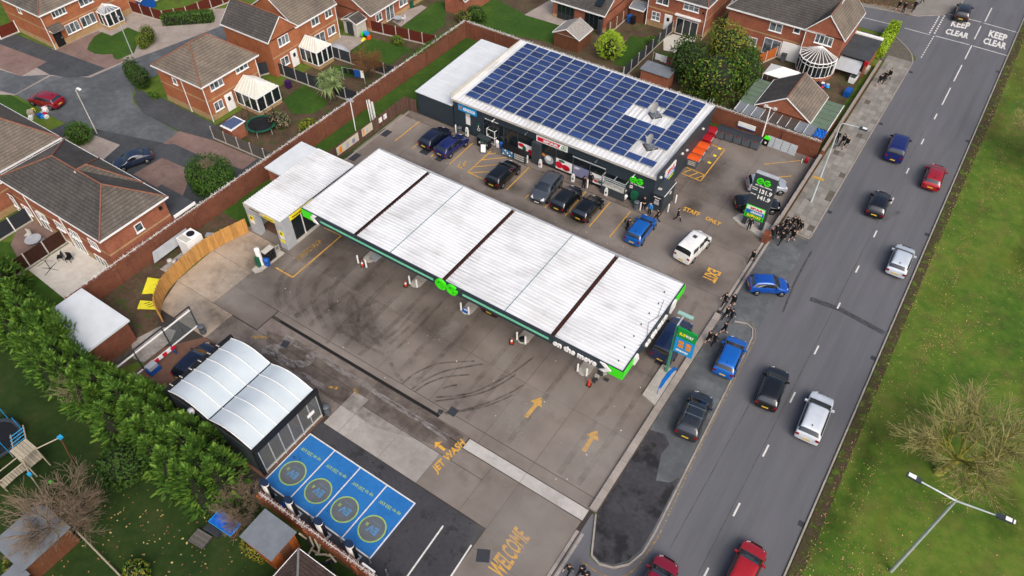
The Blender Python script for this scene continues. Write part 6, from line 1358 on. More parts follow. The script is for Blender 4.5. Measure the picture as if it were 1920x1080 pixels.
cv=[clump_conifer(s) for s in (1,2,3)]
place=['at the jet wash corner','beside the jet wash roof','third along from the jet wash corner','fourth along from the jet wash corner','behind the dark laurel','sixth along from the jet wash corner','by the brown dead patch','eighth along from the jet wash corner','below the pale flat garage roof','left of the pale garage roof','near the left edge','at the left edge of the row']
for i in range(12):
    x=-32.6-i*2.42; y=9.8+rng.uniform(-.6,.5)+(.9 if i>8 else 0)
    o=thing('conifer_tree','tall green hedge conifer '+place[i],'tree',(x,y,0),rng.random()*6,'row of hedge conifers')
    s=1-(.2 if i==6 else 0)+rng.uniform(-.17,.14); sx=rng.uniform(.85,1.12); f,c=cv[i%3]; a=obj('crown',f,o); b=obj('trunk',c,o)
    for q in (a,b): q.scale=(sx,sx,s)
for i,(x,y) in enumerate(((-63.2,11.6),)):
    o=thing('conifer_tree','back-row conifer '+('at the left edge beside the lawn' if i==0 else 'behind the row near the small lawn'),'tree',(x,y,0),i*2.0,'row of hedge conifers'); f,c=cv[i]; obj('crown',f,o); obj('trunk',c,o)
# dead patch
m=MB(); r=random.Random(5)
for k in range(90):
    p=Vector((r.uniform(-1.4,1.4),r.uniform(-.8,.8),0)); d=Vector((r.uniform(-1,1),r.uniform(-1,1),r.uniform(.1,.8))).normalized(); m.tube(p,p+d*r.uniform(.4,1.1),.02,.008,3,caps=False)
tag(m.build('dead_branches',M['twig_brown'],None,(-46.0,8.2,3.3)),'brown dead branches in the gap of the conifer row','branches')

def leafy_mesh(seed,rx,ry,rz,zc,n,size,mats,rough=.22,box=False,name='foliage',sq=1):
    r=random.Random(seed); m=MB(); bumps=[(rdir(r),r.uniform(.5,1)) for _ in range(12)]
    for k in range(n):
        if box:
            f=r.random(); u,v=r.uniform(-1,1),r.uniform(-1,1)
            d=Vector((u,v,1)) if f<.34 else (Vector((u,math.copysign(1,r.random()-.5),v)) if f<.67 else Vector((math.copysign(1,r.random()-.5),u,v)))
            p=Vector((d.x*rx,d.y*ry,zc+d.z*rz))+rdir(r)*size*rough*2; nd=d.normalized()
        else:
            d=rdir(r)
            if zc-rz*.9>0 or d.z>-.75:
                pass
            s=1+rough*sum(w*max(0,d.dot(b))**6 for b,w in bumps)-rough*.6; s*=r.uniform(.8,1.03) if r.random()<.7 else r.uniform(.55,.85)
            e=d/((math.hypot(d.x,d.y)**sq+abs(d.z)**sq)**(1/sq)) if sq!=1 else d
            p=Vector((e.x*rx*s,e.y*ry*s,zc+e.z*rz*s)); nd=d
        if p.z<.05: p.z=.05+r.random()*.2
        nn=(nd+rdir(r)*.85).normalized(); t=nn.cross(rdir(r)).normalized(); b=nn.cross(t); L=size*r.uniform(.6,1.25); W=L*.55
        m.face([p-t*L*.5,p-b*W*.5+nn*L*.08,p+t*L*.5,p+b*W*.5+nn*L*.08],r.randrange(len(mats)))
    return m.mesh(name,mats)
def blob_core(rx,ry,rz,zc,mat,trunk=0,name='trunk',box=False):  # dark filler blob added inside the leaves to block see-through, plus optional stem
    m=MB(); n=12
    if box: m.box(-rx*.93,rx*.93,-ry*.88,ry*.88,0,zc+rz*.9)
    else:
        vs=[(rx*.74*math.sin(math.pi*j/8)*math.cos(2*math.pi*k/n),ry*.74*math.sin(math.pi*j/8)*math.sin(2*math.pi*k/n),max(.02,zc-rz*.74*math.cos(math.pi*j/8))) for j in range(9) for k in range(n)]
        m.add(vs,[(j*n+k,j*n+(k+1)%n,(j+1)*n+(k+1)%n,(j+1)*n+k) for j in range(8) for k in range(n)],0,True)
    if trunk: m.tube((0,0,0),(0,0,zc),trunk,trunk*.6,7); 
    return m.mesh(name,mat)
def bush(label,x,y,rx,ry,rz,zc,n,size,mats,name='shrub',cat='shrub',trunk=0,seed=None,rz_=0,box=False,rough=.22,sq=1):
    seed=seed if seed is not None else int(abs(x*7+y*13))
    o=thing(name,label,cat,(x,y,0),rz_); mats=[M[k] for k in mats]
    obj('crown' if cat=='tree' else 'foliage',leafy_mesh(seed,rx,ry,rz,zc,n,size,mats,rough,box,sq=sq),o); obj('trunk' if cat=='tree' else 'dark_core',blob_core(rx,ry,rz,zc,M['core'],trunk,box=box),o); return o
def at(px,py,z): p=G(px,py,z); return p.x,p.y
bush('big dark green tree overhanging the yard corner',*at(1342,140,3.3),3.1,2.9,2.9,3.3,4200,.36,['leaf_mid','leaf_dark','leaf_dark','leaf_mid','leaf_olive'],'broadleaf_tree','tree',.25,rough=.5)
bush('dark shaded tree left of the big green tree',*at(1290,108,3.4),2.2,2.2,2.8,3.2,2400,.32,['leaf_dark'],'broadleaf_tree','tree',.2)
bush('yellowing olive tree behind the big green tree',*at(1368,88,3.6),2.9,2.6,2.6,3.6,3400,.3,['leaf_olive','leaf_olive','leaf_mid'],'broadleaf_tree','tree',.2)
bush('narrow dark tree right of the big green tree',*at(1400,125,3.0),1.9,2.4,2.5,2.8,2200,.3,['leaf_dark','leaf_dark','leaf_mid'],'broadleaf_tree','tree',.2)
o=thing('conifer_tree','bright lime conifer behind the shop roof','tree',(*at(1145,84,1.8),0),1.0); pl_=lambda t:(math.sin(min(1,(t+.12)*1.5)*1.6)*(1-t**3)); obj('crown',conifer_mesh(11,3.5,1.9,900,[M['leaf_lime'],M['leaf_lime']],(.4,.7),pl_),o); obj('trunk',core_mesh(3.2,1.8,pl_,M['core']),o)
def clipped(label,x,y,rx,ry,rz,zc,n,size,mats,box=True,rz_=0): return bush(label,x,y,rx,ry,rz,zc,n,size,mats,'clipped_hedge','hedge',0,None,rz_,box,.3)
clipped('bright lime clipped hedge beside the slabbed pavement',-9.75,99.9,.62,3.7,.85,.9,3600,.2,['leaf_lime'],True)
clipped('long clipped green hedge before the curved red fence',-89.3,54.3,3.2,.75,.65,.7,2600,.2,['leaf_hedge','leaf_mid'],True,R(42))
bush('round clipped green bush by the lamp post',-77.7,29.9,1.45,1.45,1.3,1.15,2600,.17,['leaf_hedge','leaf_mid'],'round_bush','shrub',rough=.06)
for i,(x,y,r_,h) in enumerate(((-82.6,40.9,1.1,3.3),(-81.0,40.6,1.15,2.9))): bush(('left','right')[i]+' dark yew bush beside the square hipped house',x,y,r_,r_,h/2,h/2,1800,.2,['yew','leaf_dark'],'yew_bush','shrub',rough=.12)
for i,(x,y,r_,h) in enumerate(((-88.6,46.6,.8,1.9),(-88.9,47.8,1.05,2.6))): bush(('shorter','taller')[i]+' rounded topiary at the edge of the curved lawn',x,y,r_,r_,h/2,h/2,1400,.16,['leaf_hedge','leaf_olive'],'topiary','shrub',rough=.05)
bush('large barrel-shaped hedge with brown top by the boundary wall',-59.2,32.6,2.75,2.2,1.75,1.5,8500,.2,['leaf_hedge','yew','yew'],'barrel_hedge','hedge',rough=.05,sq=4)
m=MB(); r=random.Random(8)
for k in range(150): p=Vector((r.uniform(-.8,.8),r.uniform(-.6,.6),0)); m.tube(p,p+Vector((r.uniform(-.2,.2),r.uniform(-.2,.2),r.uniform(.15,.35))),.02,.008,3,caps=False)
bt=m.build('bare_top',M['twig_brown'],[q for q in bpy.data.objects if q.name.startswith('barrel_hedge')][0],(0,0,3.15))
bush('dark glossy laurel below the conifer row',-38.9,6.9,1.9,1.7,1.6,1.4,2600,.3,['yew','leaf_dark'],'laurel_bush','shrub')
bush('yellow-green garden bush beside the round trampoline',*at(580,238,.8),1.2,1.1,1.0,.9,1300,.2,['leaf_yellow','leaf_mid'])
bush('scruffy dark bush behind the trampoline',*at(525,225,.8),1.6,1.0,.9,.8,1000,.24,['leaf_dark','twig_brown'])
bush('low bush by the red-brown fence',*at(745,75,.6),1.1,.6,.6,.6,700,.2,['leaf_mid','leaf_olive'])
bush('small shrub at the end of the brick wall',*at(893,28,.8),1.6,1.2,1.2,1.0,1300,.24,['leaf_dark','leaf_mid'])
bush('grey-green shrub beside the small garage gable',*at(870,35,.6),1.2,.9,.9,.8,800,.22,['leaf_olive','leaf_dark'])
bush('low shrub behind the flat brick store',*at(1225,78,.5),.8,.8,.7,.6,600,.2,['leaf_mid'])
bush('yellowing shrub beside the orange shed',*at(478,1030,.4),1.2,.7,.6,.5,800,.2,['leaf_olive','leaf_yellow'])
bush('weedy shrub at the bottom edge of the lawn',*at(255,1075,.4),1.1,.8,.6,.5,700,.22,['leaf_olive','leaf_mid'])
bush('green shrub beside the bare tree at the bottom left',*at(35,1070,.4),1.3,.9,.7,.6,800,.22,['leaf_yellow','leaf_mid'])
bush('small shrub beside the footpath corner of the hipped house',*at(288,178,.3),.9,.5,.4,.35,500,.18,['leaf_mid'])
# ivy along the wall
m=leafy_mesh(21,.35,5.5,.35,2.2,2200,.2,[M['leaf_dark'],M['leaf_mid']],.4); o=tag(obj('ivy',m,None,(-56.1,63.5,0)),'dark ivy trailing over the long brick wall','ivy')
m=leafy_mesh(22,.5,3.6,.4,.5,1200,.22,[M['leaf_dark'],M['leaf_mid']],.4); tag(obj('ground_ivy',m,None,(-57.2,59.5,0)),'low creeping greenery inside the brick wall','ivy')

def bare_tree(name,label,loc,h,spread,mats,seed,levels=5,r0=.16,trunk_h=.22,lean=(0,0),twist=.7,rz=0,nb=(3,5)):
    r=random.Random(seed); m=MB(); limbs=MB(); trunk=MB(); o=thing(name,label,'tree' if h>3.2 else 'shrub',loc,rz)
    def grow(p,d,L,rad,lv,mb):
        n=3 if lv<3 else 2; q=p
        for k in range(n):
            d=(d+rdir(r)*.22+Vector((0,0,.04))).normalized(); e=q+d*L/n; ra=rad*(1-.18*k/n); (limbs if lv<3 else m).tube(q,e,max(.009,ra),max(.007,ra*.84),5 if lv<2 else 3,0,caps=False); q=e
            if lv<levels and (k>0 or lv>0):
                for _ in range(2):
                    sd=(d+rdir(r)*twist*1.15); sd.z=abs(sd.z)*.5+(.1 if lv<2 else -.02); sd.normalize(); grow(q,sd,L*r.uniform(.5,.78),rad*.5,lv+1,m)
        if lv<levels:
            for _ in range(2): sd=(d+rdir(r)*twist*.8).normalized(); grow(q,sd,L*r.uniform(.55,.8),rad*.6,lv+1,m)
    top=Vector((lean[0],lean[1],h*trunk_h)); trunk.tube((0,0,0),top,r0*1.25,r0*.95,8,0); 
    for k in range(r.randint(*nb)+4):
        a=2*math.pi*k/7+r.random()*.8; d=Vector((math.cos(a)*spread,math.sin(a)*spread,1.0)).normalized(); grow(top-Vector((0,0,r.uniform(0,.3)*h*trunk_h)),d,h*.36,r0*.42,1,m)
    trunk.build('trunk',mats[0],o); limbs.build('limbs',mats[0],o); m.build('crown',mats[1],o); return o
bare_tree('bare_tree','spreading bare tree with mossy yellow trunk on the grass verge',(10.5,40.1,.1),7.0,1.0,(M['bark_moss'],M['twig_grey']),4,4,.28,.34,(.55,.25))
bare_tree('bare_tree','bare tree reaching in from the right edge of the verge',(*at(1955,310,.1),.1),6.2,1.3,(M['bark_moss'],M['twig_grey']),9,4,.2,.3)
bare_tree('bare_tree','bare grey tree over the shed at the bottom left',(-38.6,2.0,0),5.2,1.2,(M['bark'],M['twig_brown']),12,4,.15,.2)
bare_tree('bare_shrub','tangled bare shrub behind the orange shed',(-29.9,9.5,0),2.8,1.5,(M['bark'],M['twig_brown']),15,4,.07,.1)
bare_tree('bare_tree','small ginger bare tree between the two grey fences',(*at(695,146,0),0),3.6,.7,(M['bark'],M['twig_red']),18,4,.11,.35)
# cordyline
co=thing('cordyline','palm-like cordyline with several spiky heads in the back garden','tree',(-60.1,51.3,0)); heads=[Vector((-.9,.1,2.5)),Vector((.2,.5,3.1)),Vector((.9,-.3,2.7)),Vector((0,-.6,2.2)),Vector((-.5,.8,2.7))]
m=MB(); r=random.Random(2)
for hd in heads: m.tube((r.uniform(-.3,.3),r.uniform(-.3,.3),0),hd*.55+Vector((0,0,.3)),.14,.11,6); m.tube(hd*.55+Vector((0,0,.3)),hd,.11,.08,6)
m.build('trunk',M['bark'],co); m=MB()
for hd in heads:
    for k in range(110):
        d=rdir(r); d.z=d.z*.7+.25; d.normalize(); L=r.uniform(1.1,1.6); s=d.cross(Vector((0,0,1))).normalized()*.045; mid=hd+d*L*.6; tip=hd+d*L-Vector((0,0,.3*L)); m.face([hd-s,hd+s,mid+s,mid-s]); m.face([mid-s,mid+s,tip])
m.build('crown',leaf_mat('cordyline_leaf','5f7a45','a3b578'),co)
# fallen leaves
def litter(label,n,fn,cols,size,z,seed):
    r=random.Random(seed); m=MB()
    for k in range(n):
        p=fn(r)
        if p is None: continue
        a=r.uniform(0,6.3); L=size*r.uniform(.6,1.4); t=Vector((math.cos(a),math.sin(a),r.uniform(-.3,.3)))*L; b=Vector((-math.sin(a),math.cos(a),r.uniform(-.3,.3)))*L*.7; c=Vector((p[0],p[1],z+r.uniform(.01,.05)))
        m.face([c-t,c-b,c+t,c+b],r.randrange(len(cols)))
    return tag(m.build('fallen_leaves',cols),label,None,None,'stuff')
lc=[plain('leaf_tan','94744c',.9,var=.3,scale=9),plain('leaf_brown','6b4a30',.9,var=.3,scale=9),plain('leaf_straw','a89560',.9,var=.3,scale=9)]
def vf(r):
    y=r.uniform(20,120)
    if r.random()<.3:
        y=30+12*r.randint(0,7)+r.gauss(0,2.2); x=6.5+(y*.37)%9+r.gauss(0,.9)
    elif r.random()<.28: x=4.5+abs(r.gauss(0,.5))
    elif r.random()<.4: x=6.9+r.gauss(0,.35)+.01*(y-60)
    else: x=r.uniform(4.4,26)
    return x,y
litter('brown autumn leaves scattered over the road verge',6500,vf,lc,.055,.115,31)
litter('autumn leaves on the shaded lawn below the conifers',420,lambda r:(r.uniform(-42,-26),r.uniform(-3,8)),lc,.08,.0,32)
litter('drift of brown leaves below the far brick wall',700,lambda r:(r.uniform(-24,-9),109.6+abs(r.gauss(0,1))),lc[:2],.1,.1,33)
litter('leaves gathered along the kerb gutter',130,lambda r:(-8.7+abs(r.gauss(0,.15)),r.uniform(23,45)),lc[1:2],.045,.1,34)
wl=[plain('litter_white','d8d8d4',.7)]
litter('small white litter specks on the forecourt',90,lambda r:(r.uniform(-48,-10),r.uniform(24,53)),wl,.05,.01,35)
# ------------------------------------------------------------------ vehicles
M['tyre_rubber']=plain('tyre_rubber','141414',.85); M['rim']=plain('alloy_rim','8d9094',.35,metal=.7); M['car_glass']=(lambda t:(t.col(lin('161d22')).set(Roughness=.04,Specular_IOR_Level=1.0,IOR=1.7),t.mat)[1])(NT('car_glass'))
M['trim']=plain('black_trim','121314',.55); M['plate_y']=plain('plate_yellow','d6b23a',.5); M['plate_w']=plain('plate_white','d9d9d6',.5); M['tail']=plain('tail_lamp','7a0c12',.2,var=.05); M['head']=plain('head_lamp','c9ced2',.15,var=.05); M['chrome']=plain('chrome','a8acae',.2,metal=.9)
TYPES={ # t, belt height, roof height, width factor ; glass flags by index ranges
 'hatch':dict(L=4.05,W=1.78,st=[(0,.50,.52,.74),(.025,.66,.68,.86),(.09,.78,.82,.94),(.18,.85,.90,.985),(.25,.89,.95,1),(.345,.93,1.27,1),(.42,.95,1.46,1),(.55,.97,1.50,1),(.70,.99,1.49,1),(.83,1.01,1.42,.99),(.885,1.02,1.36,.985),(.96,1.02,1.04,.96),(.985,.92,.94,.93),(1,.60,.62,.88)],ws=(4,6),rw=(10,11),sw=(5,10),wb=(.19,.80),wr=.31),
 'suv':dict(L=4.42,W=1.86,st=[(0,.56,.58,.76),(.025,.78,.80,.88),(.08,.92,.96,.95),(.17,1.0,1.04,.99),(.235,1.03,1.08,1),(.33,1.06,1.40,1),(.40,1.08,1.58,1),(.55,1.10,1.64,1),(.72,1.12,1.63,1),(.86,1.14,1.57,.99),(.91,1.15,1.50,.985),(.97,1.12,1.14,.96),(.99,.98,1.0,.94),(1,.62,.64,.9)],ws=(4,6),rw=(10,11),sw=(5,10),wb=(.185,.805),wr=.35),
 'saloon':dict(L=4.5,W=1.82,st=[(0,.50,.52,.74),(.025,.66,.68,.86),(.09,.77,.81,.94),(.2,.84,.89,.985),(.27,.88,.93,1),(.36,.91,1.2,1),(.43,.93,1.38,1),(.55,.94,1.43,1),(.66,.95,1.40,1),(.74,.96,1.28,1),(.84,.97,1.03,.99),(.95,.97,1.01,.96),(.985,.9,.92,.93),(1,.6,.62,.88)],ws=(4,6),rw=(8,10),sw=(5,9),wb=(.19,.80),wr=.32),
 'van':dict(L=5.0,W=1.96,st=[(0,.6,.62,.8),(.02,.86,.88,.9),(.07,1.02,1.06,.96),(.14,1.10,1.16,.99),(.19,1.14,1.22,1),(.255,1.18,1.62,1),(.31,1.2,1.9,1),(.42,1.21,1.96,1),(.60,1.22,1.97,1),(.85,1.22,1.96,1),(.955,1.22,1.93,.995),(.985,1.2,1.3,.99),(.992,1.05,1.08,.98),(1,.6,.62,.95)],ws=(4,6),rw=(10,11),sw=(5,7),wb=(.18,.78),wr=.34),
}
import bmesh
CACHE={}
def car_meshes(ty):
    if ty in CACHE: return CACHE[ty]
    T=TYPES[ty]; L,W=T['L'],T['W']/2; zb=.26; rings=[]; cab0,cab1=T['ws'][0],T['rw'][1]
    for i,(t,zl,zr_,w) in enumerate(T['st']):
        x=L/2-t*L; hw=W*w; cabin=zr_-zl; k=min(1,max(0,cabin/.42)); van=ty=='van'
        wr=hw*(.93-(.17 if not van else .08)*k)
        zm=min(.62,zl*.8)
        rings.append([(x,hw*.87,zb if .04<t<.97 else zb+.06),(x,hw*.975,zb+.13),(x,hw,zm),(x,hw*.985,zl-.07),(x,hw*.95,zl),(x,wr,zr_-.06*k-.012),(x,wr*.86,zr_-.005),(x,wr*.45,zr_+.015),(x,0,zr_+.02)])
    n=len(rings); nr=9; parts={'body':MB(),'windscreen':MB(),'rear_window':MB(),'side_window':MB(),'side_window2':MB()}
    def V(i,j,s): p=rings[i][j]; return (p[0],p[1]*s,p[2])
    def inset(q,e=.03):
        c=sum((Vector(v) for v in q),Vector())/4; return [Vector(v).lerp(c,e) for v in q]
    bodym=parts['body']
    for i in range(n-1):
        for j in range(nr-1):
            for s in (1,-1):
                q=[V(i,j,s),V(i+1,j,s),V(i+1,j+1,s),V(i,j+1,s)]
                if s==1: q=q[::-1]
                mi=1 if j==0 else 0
                if j>=5 and T['ws'][0]<=i<T['ws'][1]: mi=2
                elif j>=5 and T['rw'][0]<=i<T['rw'][1]: mi=3
                elif j==4 and T['sw'][0]<=i<T['sw'][1]: mi=4 if s==1 else 5
                bodym.face(q,mi,None,True)
    for i,e in ((0,1),(n-1,-1)):
        for j in range(nr-1):
            q=[V(i,j,1),V(i,j+1,1),V(i,j+1,-1),V(i,j,-1)]; bodym.face(q if e==1 else q[::-1],1 if j==0 else 0,None,True)
    for i in range(n-1): bodym.face([V(i,0,1),V(i+1,0,1),V(i+1,0,-1),V(i,0,-1)],1)
    me=bodym.mesh('body',[M['trim']]*6); bm=bmesh.new(); bm.from_mesh(me); bmesh.ops.remove_doubles(bm,verts=bm.verts,dist=.0005); bmesh.ops.recalc_face_normals(bm,faces=bm.faces); bm.to_mesh(me); bm.free()
    to=bpy.data.objects.new('body',me); COL.objects.link(to); sbm=to.modifiers.new('s','SUBSURF'); sbm.levels=1; dg=bpy.context.evaluated_depsgraph_get(); dg.update(); full=bpy.data.meshes.new_from_object(to.evaluated_get(dg)); bpy.data.objects.remove(to)
    out={}; vsn=[v.co.copy() for v in full.vertices]; nrm=[v.normal.copy() for v in full.vertices]
    def pick(nm,ids,mats,off=0.0,remap=None):
        mm=MB(); idx={}; fs=[]
        for p in full.polygons:
            if p.material_index in ids:
                f=[]
                for v in p.vertices:
                    if v not in idx: idx[v]=len(mm.v); mm.v.append(tuple(vsn[v]+nrm[v]*off))
                    f.append(idx[v])
                mm.f.append(tuple(f)); mm.m.append((remap or {}).get(p.material_index,0)); mm.uv.append(None); mm.sm.append(True)
        return mm.mesh(nm,mats)
    out['body']=pick('body',(0,1,2,3,4,5),[M['trim'],M['trim'],M['trim']],0,{0:0,1:1,2:2,3:2,4:2,5:2})
    for nm,idn in (('windscreen',2),('rear_window',3),('side_window',4),('side_window2',5)): out[nm]=pick(nm.replace('2',''),(idn,),[M['car_glass']],.004)
    st=T['st']; zf=st[2][1]; zrr=st[-3][1]
    def two(nm,mat,fn): out[nm]=[fn(s).mesh(nm,[mat]) for s in (1,-1)]
    xf=L/2; 
    two('headlight',M['head'],lambda s:MB().add([(xf-.02,s*W*.42,zf-.20),(xf-.10,s*W*.80,zf-.17),(xf-.42,s*W*.90,zf-.05),(xf-.30,s*W*.66,zf+.03),(xf-.06,s*W*.45,zf-.08),(xf-.3,s*W*.6,zf-.3)],[(0,1,2,3,4) if s==1 else (4,3,2,1,0),(0,4,3,5),(1,2,5)]))
    xr=-L/2; zq=st[-3][1]-.12
    two('tail_light',M['tail'],lambda s:MB().box(xr+.0,xr+.22,s*W*.64,s*W*.925,zq-.19,zq-.01))
    out['front_plate']=[MB().box(xf-.0,xf+.02,-.26,.26,.38,.49).mesh('number_plate',[M['plate_w']])]; out['rear_plate']=[MB().box(xr-.025,xr+.0,-.26,.26,.60 if ty!='van' else .55,.72 if ty!='van' else .67).mesh('number_plate',[M['plate_y']])]
    iw=T['ws'][0]; xm=L/2-st[iw+1][0]*L; zm=st[iw][1]
    two('wing_mirror',M['trim'],lambda s:MB().box(xm-.07,xm+.07,s*W*.93,s*(W+.17),zm+.02,zm+.16))
    wr=T['wr']; ty_=MB(); m=MB(); m.lathe([(wr*.62,-.1),(wr*.95,-.1),(wr,-.07),(wr,.07),(wr*.95,.1),(wr*.62,.1)],18); m.xf(Matrix.Rotation(R(90),4,'X')); out['tyre']=m.mesh('tyre',[M['tyre_rubber']])
    m=MB(); m.lathe([(.05,-.085),(wr*.62,-.09),(wr*.62,.09),(.05,.085)],14)
    m.xf(Matrix.Rotation(R(90),4,'X')); out['rim']=m.mesh('rim',[M['rim']])
    m=MB(); wa=wr*1.14
    for s in (1,):
        pts=[(wa*math.cos(math.pi*k/10),wa*math.sin(math.pi*k/10)) for k in range(11)]
        m.face([(x,0,z-.02) for x,z in pts]); m.face([(x,0,z-.02) for x,z in pts][::-1])
    out['arch']=m.mesh('wheel_arch',[M['trim']])
    m=MB(); zt=st[7][2]
    for s in (1,-1): m.tube((L/2-.43*L,s*W*.70,zt-.02),(L/2-.85*L,s*W*.70,zt-.06),.025,n=5)
    out['roof_rail']=m.mesh('roof_rail',[M['chrome']])
    xa=L/2-.84*L; out['aerial']=MB().box(xa-.08,xa+.06,-.02,.02,st[9][2]-.02,st[9][2]+.09).mesh('aerial',[M['trim']])
    xg=L/2; m=MB().box(xg-.03,xg+.012,-W*.5,W*.5,.52,.66); out['grille']=m.mesh('grille',[M['trim']])
    # shut lines
    m=MB()
    for t in ((.3,.53,.77) if ty!='van' else (.28,.47,.7)):
        x=L/2-t*L
        for s in (1,-1): m.box(x-.008,x+.008,s*(W-.02),s*(W+.004),.4,st[6][1]-.06)
    out['shut_lines']=m.mesh('door_gaps',[M['trim']])
    CACHE[ty]=out; return out
PAINT={}
def vehicle(ty,label,cat,x,y,ang,paint,metal=.25,rails=False,scale=(1,1,1),name=None,group='parked and moving vehicles',roofm=None,z=0.0):
    T=TYPES[ty]; C=car_meshes(ty); L,W=T['L'],T['W']/2
    o=thing(name or {'hatch':'hatchback_car','suv':'suv_car','saloon':'saloon_car','van':'van'}[ty],label,cat,(x,y,z),R(ang),None); o.scale=scale
    if paint not in PAINT: PAINT[paint]=car_paint('car_paint',paint,metal)
    b=obj('body',C['body'],o); b.material_slots[0].link='OBJECT'; b.material_slots[0].material=PAINT[paint]
    for k in ('windscreen','rear_window','side_window','side_window2'): obj(k.replace('2',''),C[k],o)
    for k in ('headlight','tail_light','wing_mirror'):
        for me in C[k]:
            q=obj(k,me,o)
            if k=='wing_mirror': q.material_slots[0].link='OBJECT'; q.material_slots[0].material=PAINT[paint] if ty!='van' else M['trim']
    for k in ('front_plate','rear_plate'): obj('number_plate',C[k][0],o)
    for f in T['wb']:
        for s in (1,-1):
            w=obj('wheel',C['arch'],o,(L/2-f*L,s*(W+.003),T['wr'])); obj('tyre',C['tyre'],w,(0,-s*.085,0)); obj('rim',C['rim'],w,(0,-s*.07,0))
    for k in ('grille','shut_lines'): obj({'shut_lines':'door_gaps'}.get(k,k),C[k],o)
    if ty!='van': obj('aerial',C['aerial'],o)
    if rails: obj('roof_rails',C['roof_rail'],o)
    return o
V=vehicle
V('suv','red compact SUV parked beside household clutter in the cul-de-sac','car',-87.5,32.1,-166,'8f1226',scale=(.95,.95,.95))
V('saloon','dark saloon parked nose-down on the paved drive','car',-69.6,30.6,-112,'23324a',scale=(.9,.95,1))
V('hatch','dark navy hatchback in the leftmost used parking bay','car',-45.1,51.6,87,'131a33')
V('hatch','deep blue hatchback beside the navy one','car',-42.75,51.5,86,'17235e',scale=(1.04,1,1))
V('suv','black SUV parked beside the hatched disabled bay','car',-35.3,50.5,89,'0e1114')
V('suv','silver-grey SUV facing out of its bay','car',-30.35,51.1,-85,'4a5058',rails=True,scale=(1.02,1,1))
V('hatch','black hatchback between the grey SUV and another black car','car',-27.85,50.9,89,'121519')
V('hatch','glossy black hatchback at the end of the dark row','car',-25.3,50.8,88,'0a0b0d',scale=(.98,1,1))
V('suv','bright blue crossover parked by the cash machine','car',-19.5,50.9,91,'0a5fb5',scale=(.95,.95,.95))
V('saloon','black saloon parked behind the price totem','car',-11.6,60.7,29,'0d0f13',scale=(.98,.98,1))
V('suv','silver car half hidden by the price totem','car',-11.9,64.0,29,'a9b0b8',scale=(.92,.95,.95))
V('van','royal blue van driving away up the road','van',-2.55,77.7,94,'141f62',scale=(.93,.97,.95))
V('hatch','red hatchback in the right lane near the top','car',1.95,74.9,92,'a01422',scale=(1.06,1.02,1))
V('hatch','black hatchback behind the blue van on the road','car',-1.6,67.4,93,'10131d')
V('hatch','silver-white hatchback in the right lane of the road','car',2.35,60.5,91,'c9d2da',metal=.2,scale=(1.05,1.03,1.02))
V('hatch','bright blue small hatchback turning out of the exit','car',-6.65,50.7,30,'0a4fae',scale=(.88,.93,1))
V('suv','bright blue crossover parked on the footway island','car',-6.3,41.2,95,'0b62bd',scale=(.96,.97,.96),z=.1)
gsu=V('suv','dark grey SUV with roof bars on the footway island','car',-6.35,34.3,96,'2b3036',rails=True,scale=(1.0,1,1),z=.1)
for f in (.5,.68): q=MB().box(2.21-f*4.42-.04,2.21-f*4.42+.04,-.72,.72,1.69,1.73).build('roof_bar',M['chrome'],gsu)
q=MB().box(2.21-.62*4.42-.5,2.21-.62*4.42+.9,-.5,.5,1.655,1.665).build('sunroof',M['car_glass'],gsu)
V('suv','black crossover driving in the left lane lower down','car',-2.3,40.2,95,'121417',scale=(.95,.97,.92))
V('suv','white SUV driving in the right lane lower down','car',1.4,39.4,93,'cfd6dc',metal=.15,scale=(1.07,1.03,1))
V('hatch','crimson hatchback at the bottom edge in the left lane','car',-2.95,21.0,91,'8f0f2c',scale=(1,1.0,1))
V('hatch','bright red hatchback at the bottom right of the road','car',1.5,25.2,90,'ad1620',scale=(1,1.02,1))
bv=V('van','dark blue van beside the tall brand sign','van',-11.05,40.2,91,'1c3059',scale=(.98,1.0,.95))
V('hatch','dark blue car parked beside the jet wash shelter','car',-42.6,16.4,95,'111a30',scale=(.98,1,.95))
V('suv','black car driving away at the top of the road','car',-3.3,113.4,94,'17191d',scale=(1.02,1,.95))
V('saloon','dark car refuelling under the canopy edge','car',-25.6,36.3,90,'121316')
wv=V('van','white high-roofed camper van leaving the forecourt','van',-14.3,51.4,83,'e4e5e2',metal=0,scale=(.86,.9,1.05),name='camper_van')
MB().box(-.35,.05,-.2,.2,1.98,2.03).build('roof_vent',M['charcoal2'],wv)
for x in (-1.3,-.1): 
    for s in (1,-1): MB().box(x-.45,x+.45,s*.915,s*.96,1.25,1.7).build('side_window',M['car_glass'],wv)

